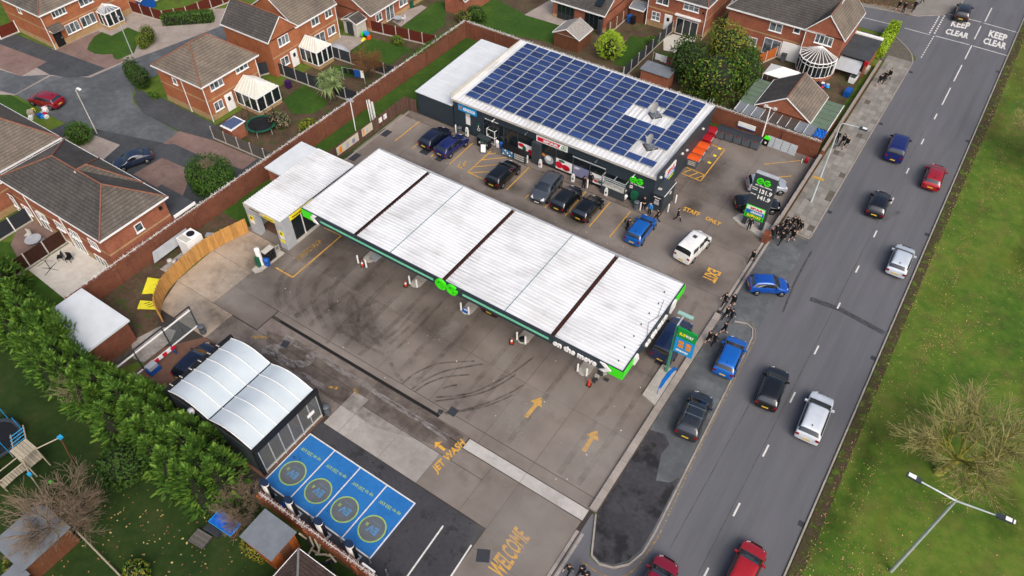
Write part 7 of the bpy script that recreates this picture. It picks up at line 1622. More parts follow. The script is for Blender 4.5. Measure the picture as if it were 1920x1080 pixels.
# ------------------------------------------------------------------ people
M['skin']=plain('skin','c9a491',.6,var=.06); M['uniform']=plain('dark_clothing','0d0d10',.85,var=.3,scale=9); M['uniform2']=plain('navy_clothing','12151f',.85,var=.3,scale=9); M['jacket_blue']=plain('blue_jacket','2f83c4',.8,var=.15,scale=9); M['hair_dark']=plain('dark_hair','19120e',.7); M['hair_brown']=plain('brown_hair','4b2f1c',.7); M['hair_fair']=plain('fair_hair','8a6a44',.7); M['shirt']=plain('white_shirt','c9c9c9',.8); M['shoe']=plain('black_shoe','0a0a0a',.6); M['bag']=plain('dark_bag','1c1c20',.8,var=.3,scale=9); M['hiviz']=plain('lime_strip','c3d52c',.6)
POSES={ # joints in metres for a 1.62 m figure facing +Y: hipL,kneeL,ankL,toeL ...
 'stand':dict(lk=(.1,.03,.46),la=(.11,0,.07),rk=(-.1,.02,.46),ra=(-.11,0,.07),le=(.25,.02,1.02),lh=(.25,.12,.80),re=(-.25,.02,1.02),rh=(-.25,.12,.80)),
 'walk':dict(lk=(.09,.22,.48),la=(.09,.30,.08),rk=(-.09,-.04,.46),ra=(-.09,-.34,.14),le=(.24,-.14,1.03),lh=(.23,-.10,.80),re=(-.24,.12,1.03),rh=(-.22,.28,.86)),
 'stride':dict(lk=(.09,-.06,.46),la=(.09,-.36,.16),rk=(-.09,.24,.49),ra=(-.09,.30,.08),le=(.24,.14,1.03),lh=(.22,.30,.87),re=(-.24,-.14,1.03),rh=(-.23,-.14,.80)),
 'hold':dict(lk=(.1,.04,.46),la=(.12,.02,.07),rk=(-.1,0,.46),ra=(-.11,-.05,.07),le=(.25,.06,1.04),lh=(.08,.30,1.08),re=(-.25,.06,1.04),rh=(-.06,.31,1.05)),
 'lean':dict(lk=(.1,.12,.46),la=(.1,.02,.07),rk=(-.1,.16,.46),ra=(-.1,-.16,.08),le=(.24,.22,1.0),lh=(.2,.42,.9),re=(-.24,.22,1.0),rh=(-.2,.44,.9)),
}
def person_mesh(pose,skirt):
    p=POSES[pose]; lean=.16 if pose=='lean' else 0
    j=[(0,0,.88),(0,.005+lean*.4,1.04),(0,lean*.8,1.22),(0,lean,1.33),(0,.01+lean*1.1,1.40),(0,.02+lean*1.2,1.47),(0,.03+lean*1.2,1.56)]
    r=[(.15,.11),(.14,.10),(.165,.11),(.10,.08),(.05,.05),(.082,.095),(.07,.085)]
    e=[(0,1),(1,2),(2,3),(3,4),(4,5),(5,6)]
    def add(pt,rr,par): j.append(pt); r.append((rr,rr) if not isinstance(rr,tuple) else rr); e.append((par,len(j)-1)); return len(j)-1
    tips=[]
    for s,k in ((1,'l'),(-1,'r')):
        h=add((s*.09,0,.82),(.088,.092),0); kn=add(p[k+'k'],(.062,.066),h); an=add(p[k+'a'],(.04,.045),kn); a=p[k+'a']; add((a[0],a[1]+.13,max(.04,a[2]-.04)),(.04,.032),an)
        sh=add((s*.175,lean,1.30),(.06,.06),3); el=add(p[k+'e'],(.045,.045),sh); ha=add(p[k+'h'],(.03,.03),el); h0=Vector(p[k+'h']); d=(h0-Vector(p[k+'e'])).normalized(); pal=h0+d*.07; pa=add(tuple(pal),(.032,.018),ha)
        sd=d.cross(Vector((1,0,0))).normalized()
        for q,(off,ln) in enumerate(((-.03,.06),(-.01,.075),(.01,.07),(.03,.055))): add(tuple(pal+sd*off+d*ln),.009,pa)
        add(tuple(h0+d*.03+sd*.045+Vector((-s*.015,0,0))),.010,ha)
    me=bpy.data.meshes.new('body'); me.from_pydata(j,e,[]); o=bpy.data.objects.new('body',me); COL.objects.link(o)
    md=o.modifiers.new('skin','SKIN'); md.use_smooth_shade=True
    for v,rr in zip(me.skin_vertices[0].data,r): v.radius=rr
    me.skin_vertices[0].data[0].use_root=True
    sb=o.modifiers.new('sub','SUBSURF'); sb.levels=1
    dg=bpy.context.evaluated_depsgraph_get(); dg.update(); out=bpy.data.meshes.new_from_object(o.evaluated_get(dg)); out.name='body'; bpy.data.objects.remove(o)
    out.materials.clear()
    for k in ('skin','uniform','uniform','shoe'): out.materials.append(M[k])
    hl=[Vector(p['lh']),Vector(p['rh'])]
    for f in out.polygons:
        c=f.center
        if c.z>1.385 or min((c-h).length for h in hl)<.115 and c.z<1.3 and abs(c.x)>.0 and any((c-h).length<.115 for h in hl): f.material_index=0
        elif c.z<.13: f.material_index=3
        elif c.z<.84 and abs(c.x)<.2: f.material_index=2 if not (skirt and c.z<.5) else 0
        else: f.material_index=1
        f.use_smooth=True
    return out
def hair_mesh(long,lean):
    m=MB(); n=10; c=Vector((0,lean*1.2+.01,1.545)); prof=[(.02,.105),(.06,.092),(.09,.05),(.1,0),(.093,-.06 if not long else -.1)]+([(.085,-.2)] if long else [])
    vs=[]; 
    for rr,z in prof:
        for k in range(n):
            a=2*math.pi*k/n; y=rr*math.sin(a)
            if z<.02 and y>.02: y=.02
            vs.append(c+Vector((rr*math.cos(a)*.92,y*1.08-.012,z)))
    m.add(vs,[(j*n+k,j*n+(k+1)%n,(j+1)*n+(k+1)%n,(j+1)*n+k)[::-1] for j in range(len(prof)-1) for k in range(n)],0,True); m.face([vs[k] for k in range(n)]); return m.mesh('hair',[M['hair_dark']])
def face_mesh(lean):
    m=MB(); y=lean*1.2+.02; m.add([(0,y+.125,1.49),(-.014,y+.1,1.485),(.014,y+.1,1.485),(0,y+.1,1.53)],[(0,1,2),(0,3,1),(0,2,3)])
    for s in (1,-1): m.box(s*.03-.011,s*.03+.011,y+.088,y+.1,1.522,1.532,1); m.box(s*.085,s*.098,y-.02,y+.02,1.49,1.54)
    m.box(-.022,.022,y+.085,y+.1,1.455,1.462,2); return m.mesh('face',[M['skin'],M['hair_dark'],M['redbin']])
PM={}
def person(px,py,face,pose,label,h=1.62,skirt=False,hair='hair_dark',long=False,bag=False,top=None,z=0.0,group='school pupils in dark clothes'):
    key=(pose,skirt)
    if key not in PM: PM[key]=person_mesh(pose,skirt)
    ln=.16 if pose=='lean' else 0; hk=('hair',long,ln); fk=('face',ln)
    if hk not in PM: PM[hk]=hair_mesh(long,ln)
    if fk not in PM: PM[fk]=face_mesh(ln)
    p=G(px,py,z); o=thing('person',label,'person',p,R(face-90),group); s=h/1.65; o.scale=(s*1.08,s*1.08,s)
    b=obj('body',PM[key],o)
    if top: b.material_slots[1].link='OBJECT'; b.material_slots[1].material=M[top]
    q=obj('hair',PM[hk],o); q.material_slots[0].link='OBJECT'; q.material_slots[0].material=M[hair]; obj('face',PM[fk],o)
    if bag:
        if 'bag' not in PM:
            m=MB(); m.lathe([(.05,0),(.15,.03),(.16,.25),(.12,.38),(.03,.42)],10); m.xf(Matrix.Translation((0,-.19,.98))@Matrix.Diagonal((1,.6,1,1)))
            for s_ in (1,-1): m.path([(s_*.1,-.12,1.36),(s_*.12,.06,1.38),(s_*.11,.11,1.2),(s_*.12,-.08,1.02)],.018,4)
            PM['bag']=m.mesh('backpack',[M['bag']])
        obj('backpack',PM['bag'],o)
    return o
Pn=person
Pn(1403,431,-70,'stand','lone pupil in black standing below the price totem')
Pn(1443,449,-130,'walk','fair-haired pupil with white bag walking off the pavement end',hair='hair_fair',bag=True)
Pn(1452,443,-100,'stand','pupil with white collar just behind the fair-haired walker',top='uniform2')
Pn(1462,457,-110,'stride','pupil stepping down at the front of the pavement crowd',bag=True)
Pn(1460,441,60,'stand','pupil against the low wall with pale shoulder stripe',bag=True,top='uniform2')
Pn(1471,447,150,'hold','pupil in the middle of the pavement crowd looking at a phone')
Pn(1475,438,-150,'stand','taller pupil at the back of the pavement crowd',h=1.72)
Pn(1482,443,180,'walk','pupil on the road side of the pavement crowd',bag=True)
Pn(1484,428,-90,'stand','pupil at the far left rear of the pavement crowd',hair='hair_brown')
Pn(1491,430,-80,'stand','pupil at the far right rear of the pavement crowd',hair='hair_fair',bag=True)
Pn(1470,430,-40,'hold','pupil between the wall and the rear pair')
Pn(1497,437,-90,'walk','bare-legged pupil standing apart beside the kerb',skirt=True,hair='hair_brown',long=True)
Pn(1483,453,-120,'walk','pupil with pale knees at the front right of the crowd',skirt=True)
Pn(1408,492,-110,'walk','single pupil walking along the exit channel',hair='hair_brown')
Pn(1357,572,-120,'stride','pupil with a lime strip walking by the island end'); 
q=Pn(1372,575,-100,'walk','pupil with a white-rimmed bag beside the lime-strip pupil',skirt=True,bag=True)
Pn(1360,598,-110,'walk','pupil in the middle pair at the island tip',bag=True,hair='hair_brown'); Pn(1369,602,-115,'stride','second pupil of the middle pair at the island tip',top='uniform2')
Pn(1356,626,-125,'walk','bare-legged pupil crossing onto the island',skirt=True,long=True,z=.1); Pn(1327,643,-110,'walk','pupil with bare legs nearest the tall brand sign',skirt=True,hair='hair_brown'); Pn(1337,647,-120,'stride','pupil beside the bare-legged one near the brand sign',hair='hair_fair')
Pn(1206,393,-70,'hold','man in black standing against the shop corner',h=1.75,group='customers outside the shop'); Pn(1217,403,-100,'stand','person in a bright blue jacket beside the cash machine',top='jacket_blue',group='customers outside the shop',h=1.68); Pn(1231,415,-160,'walk','pupil in black beside the bonnet of the blue crossover')
Pn(1269,414,0,'stride','pupil striding past the cash machine kiosk'); Pn(1174,431,10,'lean','pupil reaching towards the blue crossover',bag=True)
Pn(1090,333,90,'stand','brown-haired woman in front of the lavender poster',hair='hair_brown',long=True,group='customers outside the shop'); Pn(1094,354,80,'hold','person in black with grey hood between the parked cars',h=1.7,group='customers outside the shop'); Pn(1107,347,-60,'stand','person in black before the salad poster',group='customers outside the shop')
Pn(1682,21,-110,'walk','bare-legged pupil on the far corner footway',skirt=True,hair='hair_fair',z=.1); Pn(1692,24,-100,'stand','second pupil of the far corner group',z=.1,bag=True); Pn(1712,21,-120,'stride','third pupil of the far corner group',z=.1,hair='hair_fair'); Pn(1728,7,-110,'walk','pupil furthest away on the far corner',z=.1)
Pn(1646,161,-100,'walk','bare-legged pupil on the slabbed pavement beside the lime hedge',skirt=True,z=.12); Pn(1655,155,-100,'stride','middle pupil walking on the slabbed pavement',z=.12,bag=True); Pn(1664,151,-110,'walk','right pupil of the trio on the slabbed pavement',z=.12,hair='hair_brown')
Pn(1567,268,-100,'stand','pupil behind the lamp post on the pavement',z=.12); Pn(1577,274,-110,'walk','pupil right of the lamp post on the pavement',z=.12,bag=True); Pn(1584,279,-110,'walk','fair bare-legged pupil beside the pavement lamp post',skirt=True,z=.12,hair='hair_fair')
Pn(1066,1077,-100,'stride','pupil with arm out at the bottom entrance',hair='hair_brown'); Pn(1089,1080,-110,'walk','pupil in a dark blue cap at the bottom entrance',hair='uniform2',bag=True); Pn(1098,1092,-100,'stand','pupil cut off at the bottom edge',bag=True)
# ------------------------------------------------------------------ street furniture and small things
def tube_part(name,par,mat,*a,**k): return MB().tube(*a,**k).build(name,M[mat],par)
lp=thing('street_lamp','tall double-armed steel street lamp on the grass verge','street lamp',(9.68,30.75,.1))
tube_part('column',lp,'steel',(0,0,0),(0,0,10.1),.13,.075,n=10); tube_part('arm',lp,'steel',(0,0,10.05),(-2.05,-.1,10.35),.06,.045); tube_part('arm',lp,'steel',(0,0,10.05),(2.0,.1,10.35),.06,.045)
for s in (-1,1):
    h=MB().box(-.42,.42,-.15,.15,-.05,.1).xf(Matrix.Translation((s*2.42,s*.12,10.4))@Matrix.Rotation(s*-.12,4,'Y')).build('lamp_head',M['charcoal2'],lp)
    MB().box(-.2,.3,-.13,.13,.0,.04).xf(Matrix.Translation((s*2.62,s*.12,10.5))).build('lamp_bowl',M['white'],h)
lp=thing('street_lamp','grey street lamp leaning over the slabbed pavement','street lamp',(-7.35,64.6,.1))
tube_part('column',lp,'lamp_grey',(0,0,0),(0,0,9.3),.11,.06,n=10); tube_part('arm',lp,'lamp_grey',(0,0,9.25),(.15,0,9.5),.05); tube_part('arm',lp,'lamp_grey',(.15,0,9.5),(1.7,.05,9.6),.05,.04)
MB().box(1.65,2.35,-.13,.17,9.52,9.68).build('lamp_head',M['charcoal2'],lp); MB().box(1.9,2.3,-.1,.14,9.68,9.72).build('lamp_bowl',M['white'],lp)
MB().box(-.62,.42,-.06,-.12,2.9,3.12).build('yellow_sign',M['yellow'] if 0 else plain('street_sign_yellow','d0a53a',.5),lp)
lp=thing('street_lamp','pale lamp post standing beside the round bush','street lamp',(-77.72,31.75,0))
tube_part('column',lp,'white_dirty',(0,0,0),(0,0,5.6),.08,.05,n=8); tube_part('arm',lp,'white_dirty',(0,0,5.6),(.35,.15,5.8),.04); MB().box(.2,.75,.02,.28,5.75,5.88).build('lamp_head',M['white'],lp)
lp=thing('street_lamp','slim grey lamp post on the curved front lawn','street lamp',(*G2(249,103),0)); tube_part('column',lp,'steel',(0,0,0),(0,0,5.2),.07,.045,n=8); MB().box(-.1,.5,-.1,.1,5.2,5.32).build('lamp_head',M['lightgrey'],lp)
lp=thing('light_mast','white light mast behind the old board fence','lamp',(-53.95,48.3,0)); tube_part('column',lp,'white',(0,0,0),(0,0,3.9),.06,n=8); MB().box(-.45,.45,-.12,.12,3.88,3.98).build('lamp_head',M['lightgrey'],lp)
lp=thing('light_mast','white twin-headed floodlight mast in the bin yard','lamp',(-15.3,71.3,0)); tube_part('column',lp,'white',(0,0,0),(0,0,4.5),.08,.06,n=8); MB().box(-.55,.55,-.04,.04,4.45,4.55).build('cross_bar',M['white'],lp)
for s in (-1,1): MB().box(s*.5-.18,s*.5+.18,-.2,.16,4.45,4.65).build('floodlight',M['white_dirty'],lp)
po=thing('white_posts','bundle of white plastic posts standing behind the board fence','posts',(-53.0,50.3,0))
for k in range(5): tube_part('post',po,'white',(k*.22-.4,.06*(k%2),0),(k*.22-.55,.06*(k%2),3.0+.1*(k%3)),.06,n=6)
# bins
def wheelie(px,py,label,body,lid,s=1.0,rz=0,z=0,group='wheeled bins',world=None):
    o=thing('wheelie_bin',label,'bin',world or G(px,py,z),rz,group); m=MB(); a,b,h=.24*s,.29*s,.95*s
    m.add([(-a,-a,.05),(a,-a,.05),(a,a,.05),(-a,a,.05),(-b,-b,h),(b,-b,h),(b,b,h),(-b,b,h)],[(3,2,1,0),(4,5,6,7),(0,1,5,4),(1,2,6,5),(2,3,7,6),(3,0,4,7)]); m.build('body',M[body],o)
    MB().prism([(-b-.02,-b-.03),(b+.02,-b-.03),(b+.02,b+.04),(-b-.02,b+.04)],h,h+.05*s).build('lid',M[lid],o); MB().tube((-b*.8,b+.05,h-.04),(b*.8,b+.05,h-.04),.02,n=5).build('handle',M['black'],o)
    for q in (-1,1): MB().tube((q*a-.03*q,a+.03,.1),(q*a+.03*q,a+.03,.1),.1*s,n=10).build('wheel',M['tyre_rubber'],o)
    return o
def big_bin(x,y,label,body,lid,w=.62,d=.55,h=1.25,rz=0,group='large waste containers in the yard'):
    o=thing('waste_container',label,'bin',(x,y,0),rz,group); m=MB(); e=.9
    m.add([(-w*e,-d*e,.15),(w*e,-d*e,.15),(w*e,d*e,.15),(-w*e,d*e,.15),(-w,-d,h),(w,-d,h),(w,d,h),(-w,d,h)],[(3,2,1,0),(4,5,6,7),(0,1,5,4),(1,2,6,5),(2,3,7,6),(3,0,4,7)]); m.build('body',M[body],o)
    m=MB(); n=6
    vs=[(x_,-d-.04+(2*d+.08)*k/n,h+.02+.16*math.sin(math.pi*k/n)) for k in range(n+1) for x_ in (-w-.03,w+.03)]; m.add(vs,[(2*k,2*k+1,2*k+3,2*k+2) for k in range(n)],0,True); m.add(vs,[tuple(range(0,2*n+2,2))[::-1],tuple(range(1,2*n+2,2))],0); m.build('lid',M[lid],o)
    for s in (-1,1): MB().box(s*w,s*(w+.07),-d*.6,d*.6,h-.2,h-.1).build('lift_bar',M['steel'],o)
    for sx in (-1,1):
        for sy in (-1,1): MB().tube((sx*w*.75-.04,sy*d*.7,.09),(sx*w*.75+.04,sy*d*.7,.09),.09,n=8).build('castor',M['black'],o)
    return o
for k in range(5):
    p=G(1352+k*16.2,250+k*4.9,.6); o=big_bin(p.x,p.y+.15,['leftmost grey container against the yard wall','second grey container from the shop corner','middle grey container of the five','fourth grey container from the shop corner','grey container with a blue label beside the light mast'][k],'bingrey','binlid',.47,.55,1.2)
    MB().box(-.12,.12,-.66,-.6,1.1,1.16).build('tag',M['redbin'],o)
for i,(px,py,l) in enumerate(((1334,248,'red waste container nearest the yard wall'),(1326,262,'red waste container with white print'))): p=G(px,py,.8); big_bin(p.x,p.y,l,'redbin','redbin',.5,.62,1.15,R(4))
for i,(px,py,l) in enumerate(((1317,276,'rear orange-lidded container beside the shop'),(1309,287,'middle orange-lidded container beside the shop'),(1301,299,'front orange-lidded container with white print'))):
    p=G(px,py,.8); o=big_bin(p.x,p.y,l,'bingrey','orange',.62,.55,1.1,R(2))
    if i==2: 
        for k in range(3): MB().box(-.4,.4,-.54,-.52,.4+k*.2,.5+k*.2).build('print',M['white_dirty'],o)
o=wheelie(1435,272,'small black wheelie bin with bright green lid in the yard','black','greenbin' if 0 else 'eg_green',1.0); MB().box(-.1,.1,-.285,-.265,.35,.6).build('symbol',M['white'],o)
sp_=thing('plastic_dollies','stack of grey plastic dolly panels leaning on the yard wall','dollies',(*G2(1462,282),0),R(-2))
for k in range(4):
    q=MB().box(-1.7+k*.85,-.9+k*.85,-.05,.05,0,1.15).xf(Matrix.Rotation(R(-16),4,'X')); q.build('panel',M['lightgrey'],sp_)
    for j in range(5): MB().box(-1.65+k*.85,-.95+k*.85,-.07,-.051,.1+j*.21,.2+j*.21).xf(Matrix.Rotation(R(-16),4,'X')).build('slat',M['steel'],sp_)
for k,(px,py) in enumerate(((1349,279),(1340,292),(1330,305))):
    o=thing('wheel_stop',['far','middle','near'][k]+' yellow floor stud beside the orange containers','floor stud',G(px,py),0,'yellow floor studs'); MB().box(-.17,.17,-.13,.13,0,.04).build('block',M['yellow'],o); MB().box(-.12,.12,-.09,.09,.04,.06).build('top',M['yellow'],o)
o=thing('drain_grate','black square drain grate near the grey containers','drain',G(1347,256)); MB().box(-.35,.35,-.35,.35,0,.02).build('frame',M['iron'],o)
for k in range(5): MB().box(-.3+k*.13,-.24+k*.13,-.3,.3,.02,.03).build('bar',M['black'],o)
o=thing('fire_extinguisher','red gas bottle and white pipe at the yard wall end','bottle',G(1511,305)); MB().lathe([(.16,0),(.18,.1),(.18,.55),(.1,.7),(.04,.78)],12).build('cylinder',M['redbin'],o); MB().tube((-.4,-.3,0),(-.4,-.3,.5),.05).build('pipe',M['white'],o)
o=thing('white_board','white board lying behind the grey containers','board',(-17.3,71.65,0)); MB().box(-1,1,-.03,.03,.9,1.5).build('board',M['white'],o); MB().box(-1,1,-.04,.04,.85,.95).build('rim',M['bluebin'],o)
# plant boxes etc behind the timber fence
o=thing('heat_pump_cabinet','white plant cabinet with round fan beside the timber fence','cabinet',(-53.4,25.2,0)); MB().box(-.75,.75,-.85,.85,0,2.15).build('cabinet',M['white'],o); MB().tube((-.1,.3,2.15),(-.1,.3,2.2),.38,n=20).build('fan',M['black'],o); MB().box(.755,.77,-.6,.6,.4,1.2).build('panel',M['lightgrey'],o); MB().box(-.6,.6,-.75,-.2,2.15,2.2).build('access_cover',M['white_dirty'],o)
o=thing('boarding_sheet','long pale sheet leaning on the brick wall','sheet',(-55.4,24,0)); MB().add([(.35,-2.1,.4),(.35,1.9,.5),(.05,2.2,1.4),(.05,-1.7,1.35),(.4,-2.1,.42),(.4,1.9,.52),(.1,2.2,1.42),(.1,-1.7,1.37)],[(4,5,6,7),(3,2,1,0),(0,1,5,4),(1,2,6,5),(2,3,7,6),(3,0,4,7)]).build('sheet',M['lightgrey'],o)
for i,(pts,l) in enumerate((([(266,551),(288,550),(299,523),(277,520)],'upper bright yellow board lying on the soil'),([(257,579),(263,563),(287,565),(292,580)],'lower bright yellow board with faint print on the soil'))):
    o=thing('yellow_board',l,'board',(0,0,0),0,'yellow boards on the soil bank'); MB().prism([G2(*p,.3) for p in pts],.26,.3).build('board',plain('safety_yellow','ddd52f',.6),o)
    if i: 
        for k in range(3): a=G(276+k*4,568+k*3,.304); MB().box(-.25,.25,-.04,.04,0,.004).build('print',M['black'],o,a,R(60))
o=thing('rubble_bag','heap of white and blue rubble bags on the gravel','rubble',(*G2(335,492),0))
for k in range(7): MB().lathe([(.05,0),(.28,.08),(.25,.25),(.05,.32)],7,0,(rng.uniform(-.8,.8),rng.uniform(-.4,.4),0)).build('bag',M['white_dirty' if k%3 else 'bluebin'],o)
o=thing('loose_panel','pale blue sheet lying behind the timber fence','sheet',(*G2(409,443),0),R(30)); MB().box(-1.2,1.2,-.3,.3,.1,.16).build('sheet',M['lightgrey'],o)
# garden furniture
def round_table(px,py,label,r=.6): 
    o=thing('garden_table',label,'table',G(px,py)); MB().tube((0,0,.68),(0,0,.72),r,n=20).build('top',M['lightgrey'],o); MB().tube((0,0,0),(0,0,.68),.05).build('pedestal',M['grey'],o); MB().tube((0,0,0),(0,0,.04),.3,n=12).build('base',M['grey'],o); return o
def garden_chair(px,py,label,rz,mat='lightgrey'):
    o=thing('garden_chair',label,'chair',G(px,py),R(rz),'garden chairs'); MB().box(-.25,.25,-.25,.25,.42,.46).build('seat',M[mat],o); MB().box(-.25,.25,.22,.26,.46,.95).build('backrest',M[mat],o)
    for x in (-.22,.22):
        for y in (-.22,.22): MB().box(x-.02,x+.02,y-.02,y+.02,0,.42).build('leg',M[mat],o)
    return o
round_table(68,458,'round glass garden table on the brown patio',.75); garden_chair(83,462,'grey garden chair right of the round glass table',-60); garden_chair(56,446,'white garden chair behind the round glass table',20,'white_dirty'); garden_chair(132,490,'black chair on the pale patio',30,'black'); garden_chair(116,487,'black chair beside the patio table',-40,'black')
o=thing('rotary_airer','collapsed black rotary airer on the pale patio','airer',G(95,505)); MB().tube((0,0,0),(0,0,1.2),.03).build('pole',M['black'],o)
for k in range(4): a=k*1.57+.4; MB().tube((0,0,.1),(.9*math.cos(a),.9*math.sin(a),.02),.025,n=5).build('foot',M['black'],o); MB().tube((0,0,1.1),(.9*math.cos(a),.9*math.sin(a),1.3),.02,n=5).build('arm',M['black'],o)
round_table(747,42,'round white table on the bungalow patio',.55); garden_chair(757,40,'white chair beside the bungalow patio table',-70,'white')
o=thing('covered_barbecue','garden item under a silver cover on the concrete patio','cover',G(635,97)); m=MB(); n=8
vs=[((-1.3+2.6*i/n),(-.8+1.6*j/n),max(0,.95*(1-abs(-1+2*i/n)**4)*(1-abs(-1+2*j/n)**4))+.05*rng.random()) for j in range(n+1) for i in range(n+1)]; m.add(vs,[(j*(n+1)+i,j*(n+1)+i+1,(j+1)*(n+1)+i+1,(j+1)*(n+1)+i) for j in range(n) for i in range(n)],0,True); m.build('cover',M['lightgrey'],o)
wheelie(542,165,'purple wheelie bin on the back garden path','purple','purple',1.0,.3); wheelie(763,8,'blue wheelie bin behind the bungalow','bluebin','bluebin'); wheelie(771,14,'green wheelie bin behind the bungalow','greenbin','greenbin'); wheelie(1180,42,'blue wheelie bin in the side passage','bluebin','bluebin'); wheelie(1186,45,'black wheelie bin in the side passage','black','black'); wheelie(1467,115,'grey wheelie bin beside the white garage door','bingrey','binlid'); wheelie(170,258,'black wheelie bin on the drive','black','black') if 0 else None
tt_=thing('toy_slide','plastic toy slide in bright green, yellow and blue','toy',G(687,72))
for k,(mt,x,z) in enumerate((('eg_green',-.3,.5),('yellow',0,.25),('orange',.3,.3),('lightblue',.1,.7))): MB().box(x-.3,x+.3,-.25,.25,z-.25,z+.25).build('block',M[mt],tt_)
MB().box(-.15,.15,-1.0,-.2,.2,.35).xf(Matrix.Rotation(R(20),4,'X')).build('chute',M['yellow'],tt_)
def washing(label,pts,items,z=1.5):
    a=G(*pts[0],0);b=G(*pts[1],0); o=thing('washing_line',label,'washing line'); 
    for p in (a,b): MB().tube((p.x,p.y,0),(p.x,p.y,1.8),.03,n=6).build('pole',M['steel'],o)
    MB().tube((a.x,a.y,1.75),(b.x,b.y,1.75),.01,n=4).build('line',M['white'],o); d=(b-a)
    for k,(t,w,h,mt) in enumerate(items):
        c=a+d*t; e=d.normalized()*w/2; g=MB(); n=5
        vs=[(c.x+e.x*(-1+2*i/n),c.y+e.y*(-1+2*i/n)+.05*math.sin(i*2+j),1.75-h*j/3) for j in range(4) for i in range(n+1)]; g.add(vs,[(j*(n+1)+i,j*(n+1)+i+1,(j+1)*(n+1)+i+1,(j+1)*(n+1)+i) for j in range(3) for i in range(n)]); g.build('laundry',M[mt],o)
    return o
M['pink']=plain('pink_towel','d81a78',.85)
washing('washing line with blue towel in the narrow garden',((645,150),(685,157)),((.15,.5,.8,'black'),(.42,.7,.8,'black'),(.68,.8,1.0,'bluebin'),(.92,.5,1.0,'white')))
washing('washing line with white and pink laundry by the dark fence',((1222,122),(1262,135)),((.25,.9,.8,'white'),(.5,.8,.9,'white'),(.8,1.1,.9,'pink')))
def trampoline(px,py,r,label,rimc,net=True):
    o=thing('trampoline',label,'trampoline',G(px,py)); n=20
    MB().tube((0,0,.75),(0,0,.77),r*.86,n=n).build('mat',M['black'],o); m=MB(); arc_poly(m,(Vector((0,0,.78)),Vector((1,0,0)),Vector((0,1,0)),Vector((0,0,1))),0,0,r,r*.84,0,360,.04,n); m.build('pad',M[rimc],o)
    for k in range(6):
        a=k*math.pi/3; c,s=math.cos(a),math.sin(a); MB().tube((c*r*.95,s*r*.95,0),(c*r*.95,s*r*.95,.75),.03,n=6).build('leg',M['steel'],o)
        if net: MB().tube((c*r,s*r,.75),(c*r*1.02,s*r*1.02,2.5),.03,n=6).build('net_pole',M['lightblue' if rimc=='charcoal2' else 'black'],o)
    if net: 
        for z in (1.4,2.45): MB().path([(r*math.cos(2*math.pi*k/16),r*math.sin(2*math.pi*k/16),z) for k in range(16)],.02,4,0,True).build('net_hoop',M['black'],o)
    return o
trampoline(0,835,1.9,'large dark trampoline with net poles at the left edge','charcoal2'); trampoline(492,243,1.7,'round black trampoline with teal rim by the boundary wall','greenbin')
# climbing frame
M['pale_wood']=fence_mat('pale_timber','a39a86'); M['toy_blue']=plain('toy_blue','2b9fd6',.5)
cf=thing('climbing_frame','pale timber climbing frame with blue rungs on the lower lawn','climbing frame')
p=G(58,905,1.6); cxx,cyy=p.x,p.y
def beam(a,b,w=.06,mat='pale_wood',nm='beam'): return MB().tube(a,b,w,n=4).build(nm,M[mat],cf)
def towr(x,y):
    for dx in (-.55,.55):
        for dy in (-.55,.55): beam((x+dx,y+dy,0),(x+dx,y+dy,2.5),.06,nm='post')
    for k in range(6): MB().box(x-.6,x+.6,y-.6+k*.2,y-.42+k*.2,1.2,1.24).build('deck_board',M['pale_wood'],cf)
    for k in range(5): MB().box(x-.68,x+.68,y-.65+k*.26,y-.41+k*.26,2.5,2.54).build('roof_board',M['pale_wood'],cf)
towr(-45.0,3.5); towr(-45.7,.5)
for s in (-.5,.5): beam((-45.6,3.5+s,2.2),(-47.2,4.2+s,2.2),.06); 
for k in range(5): MB().tube((-45.8-k*.3,2.98+k*.13,2.22),(-45.8-k*.3,4.05+k*.13,2.22),.03,n=5).build('rung',M['toy_blue'],cf)
beam((-44.4,4.0,2.4),(-43.8,5.6,2.4)); beam((-43.8,5.6,2.4),(-42.8,5.0,0),.05,'brown_wood'); beam((-44.4,3.0,2.3),(-43.0,2.6,2.3)); beam((-43.0,2.6,2.3),(-42.9,2.4,0)); MB().box(-43.12,-42.88,2.48,2.72,2.2,2.4).build('bracket',M['toy_blue'],cf); MB().box(-43.95,-43.65,5.45,5.75,2.3,2.5).build('bracket',M['toy_blue'],cf)
for k in range(10): MB().box(-45.35,-44.65,1.0+k*.2,1.17+k*.2,1.1-.02*abs(k-5),1.14-.02*abs(k-5)).build('bridge_board',M['pale_wood'],cf)
beam((-45.35,1.0,1.9),(-45.35,3.0,1.9)); beam((-44.6,1.0,1.9),(-44.6,3.0,1.9)); MB().lathe([(.02,0),(.14,.05),(.14,.2),(.02,.25)],8,0,(-42.75,3.2,.4)).build('swing_seat',M['eg_green'],cf)
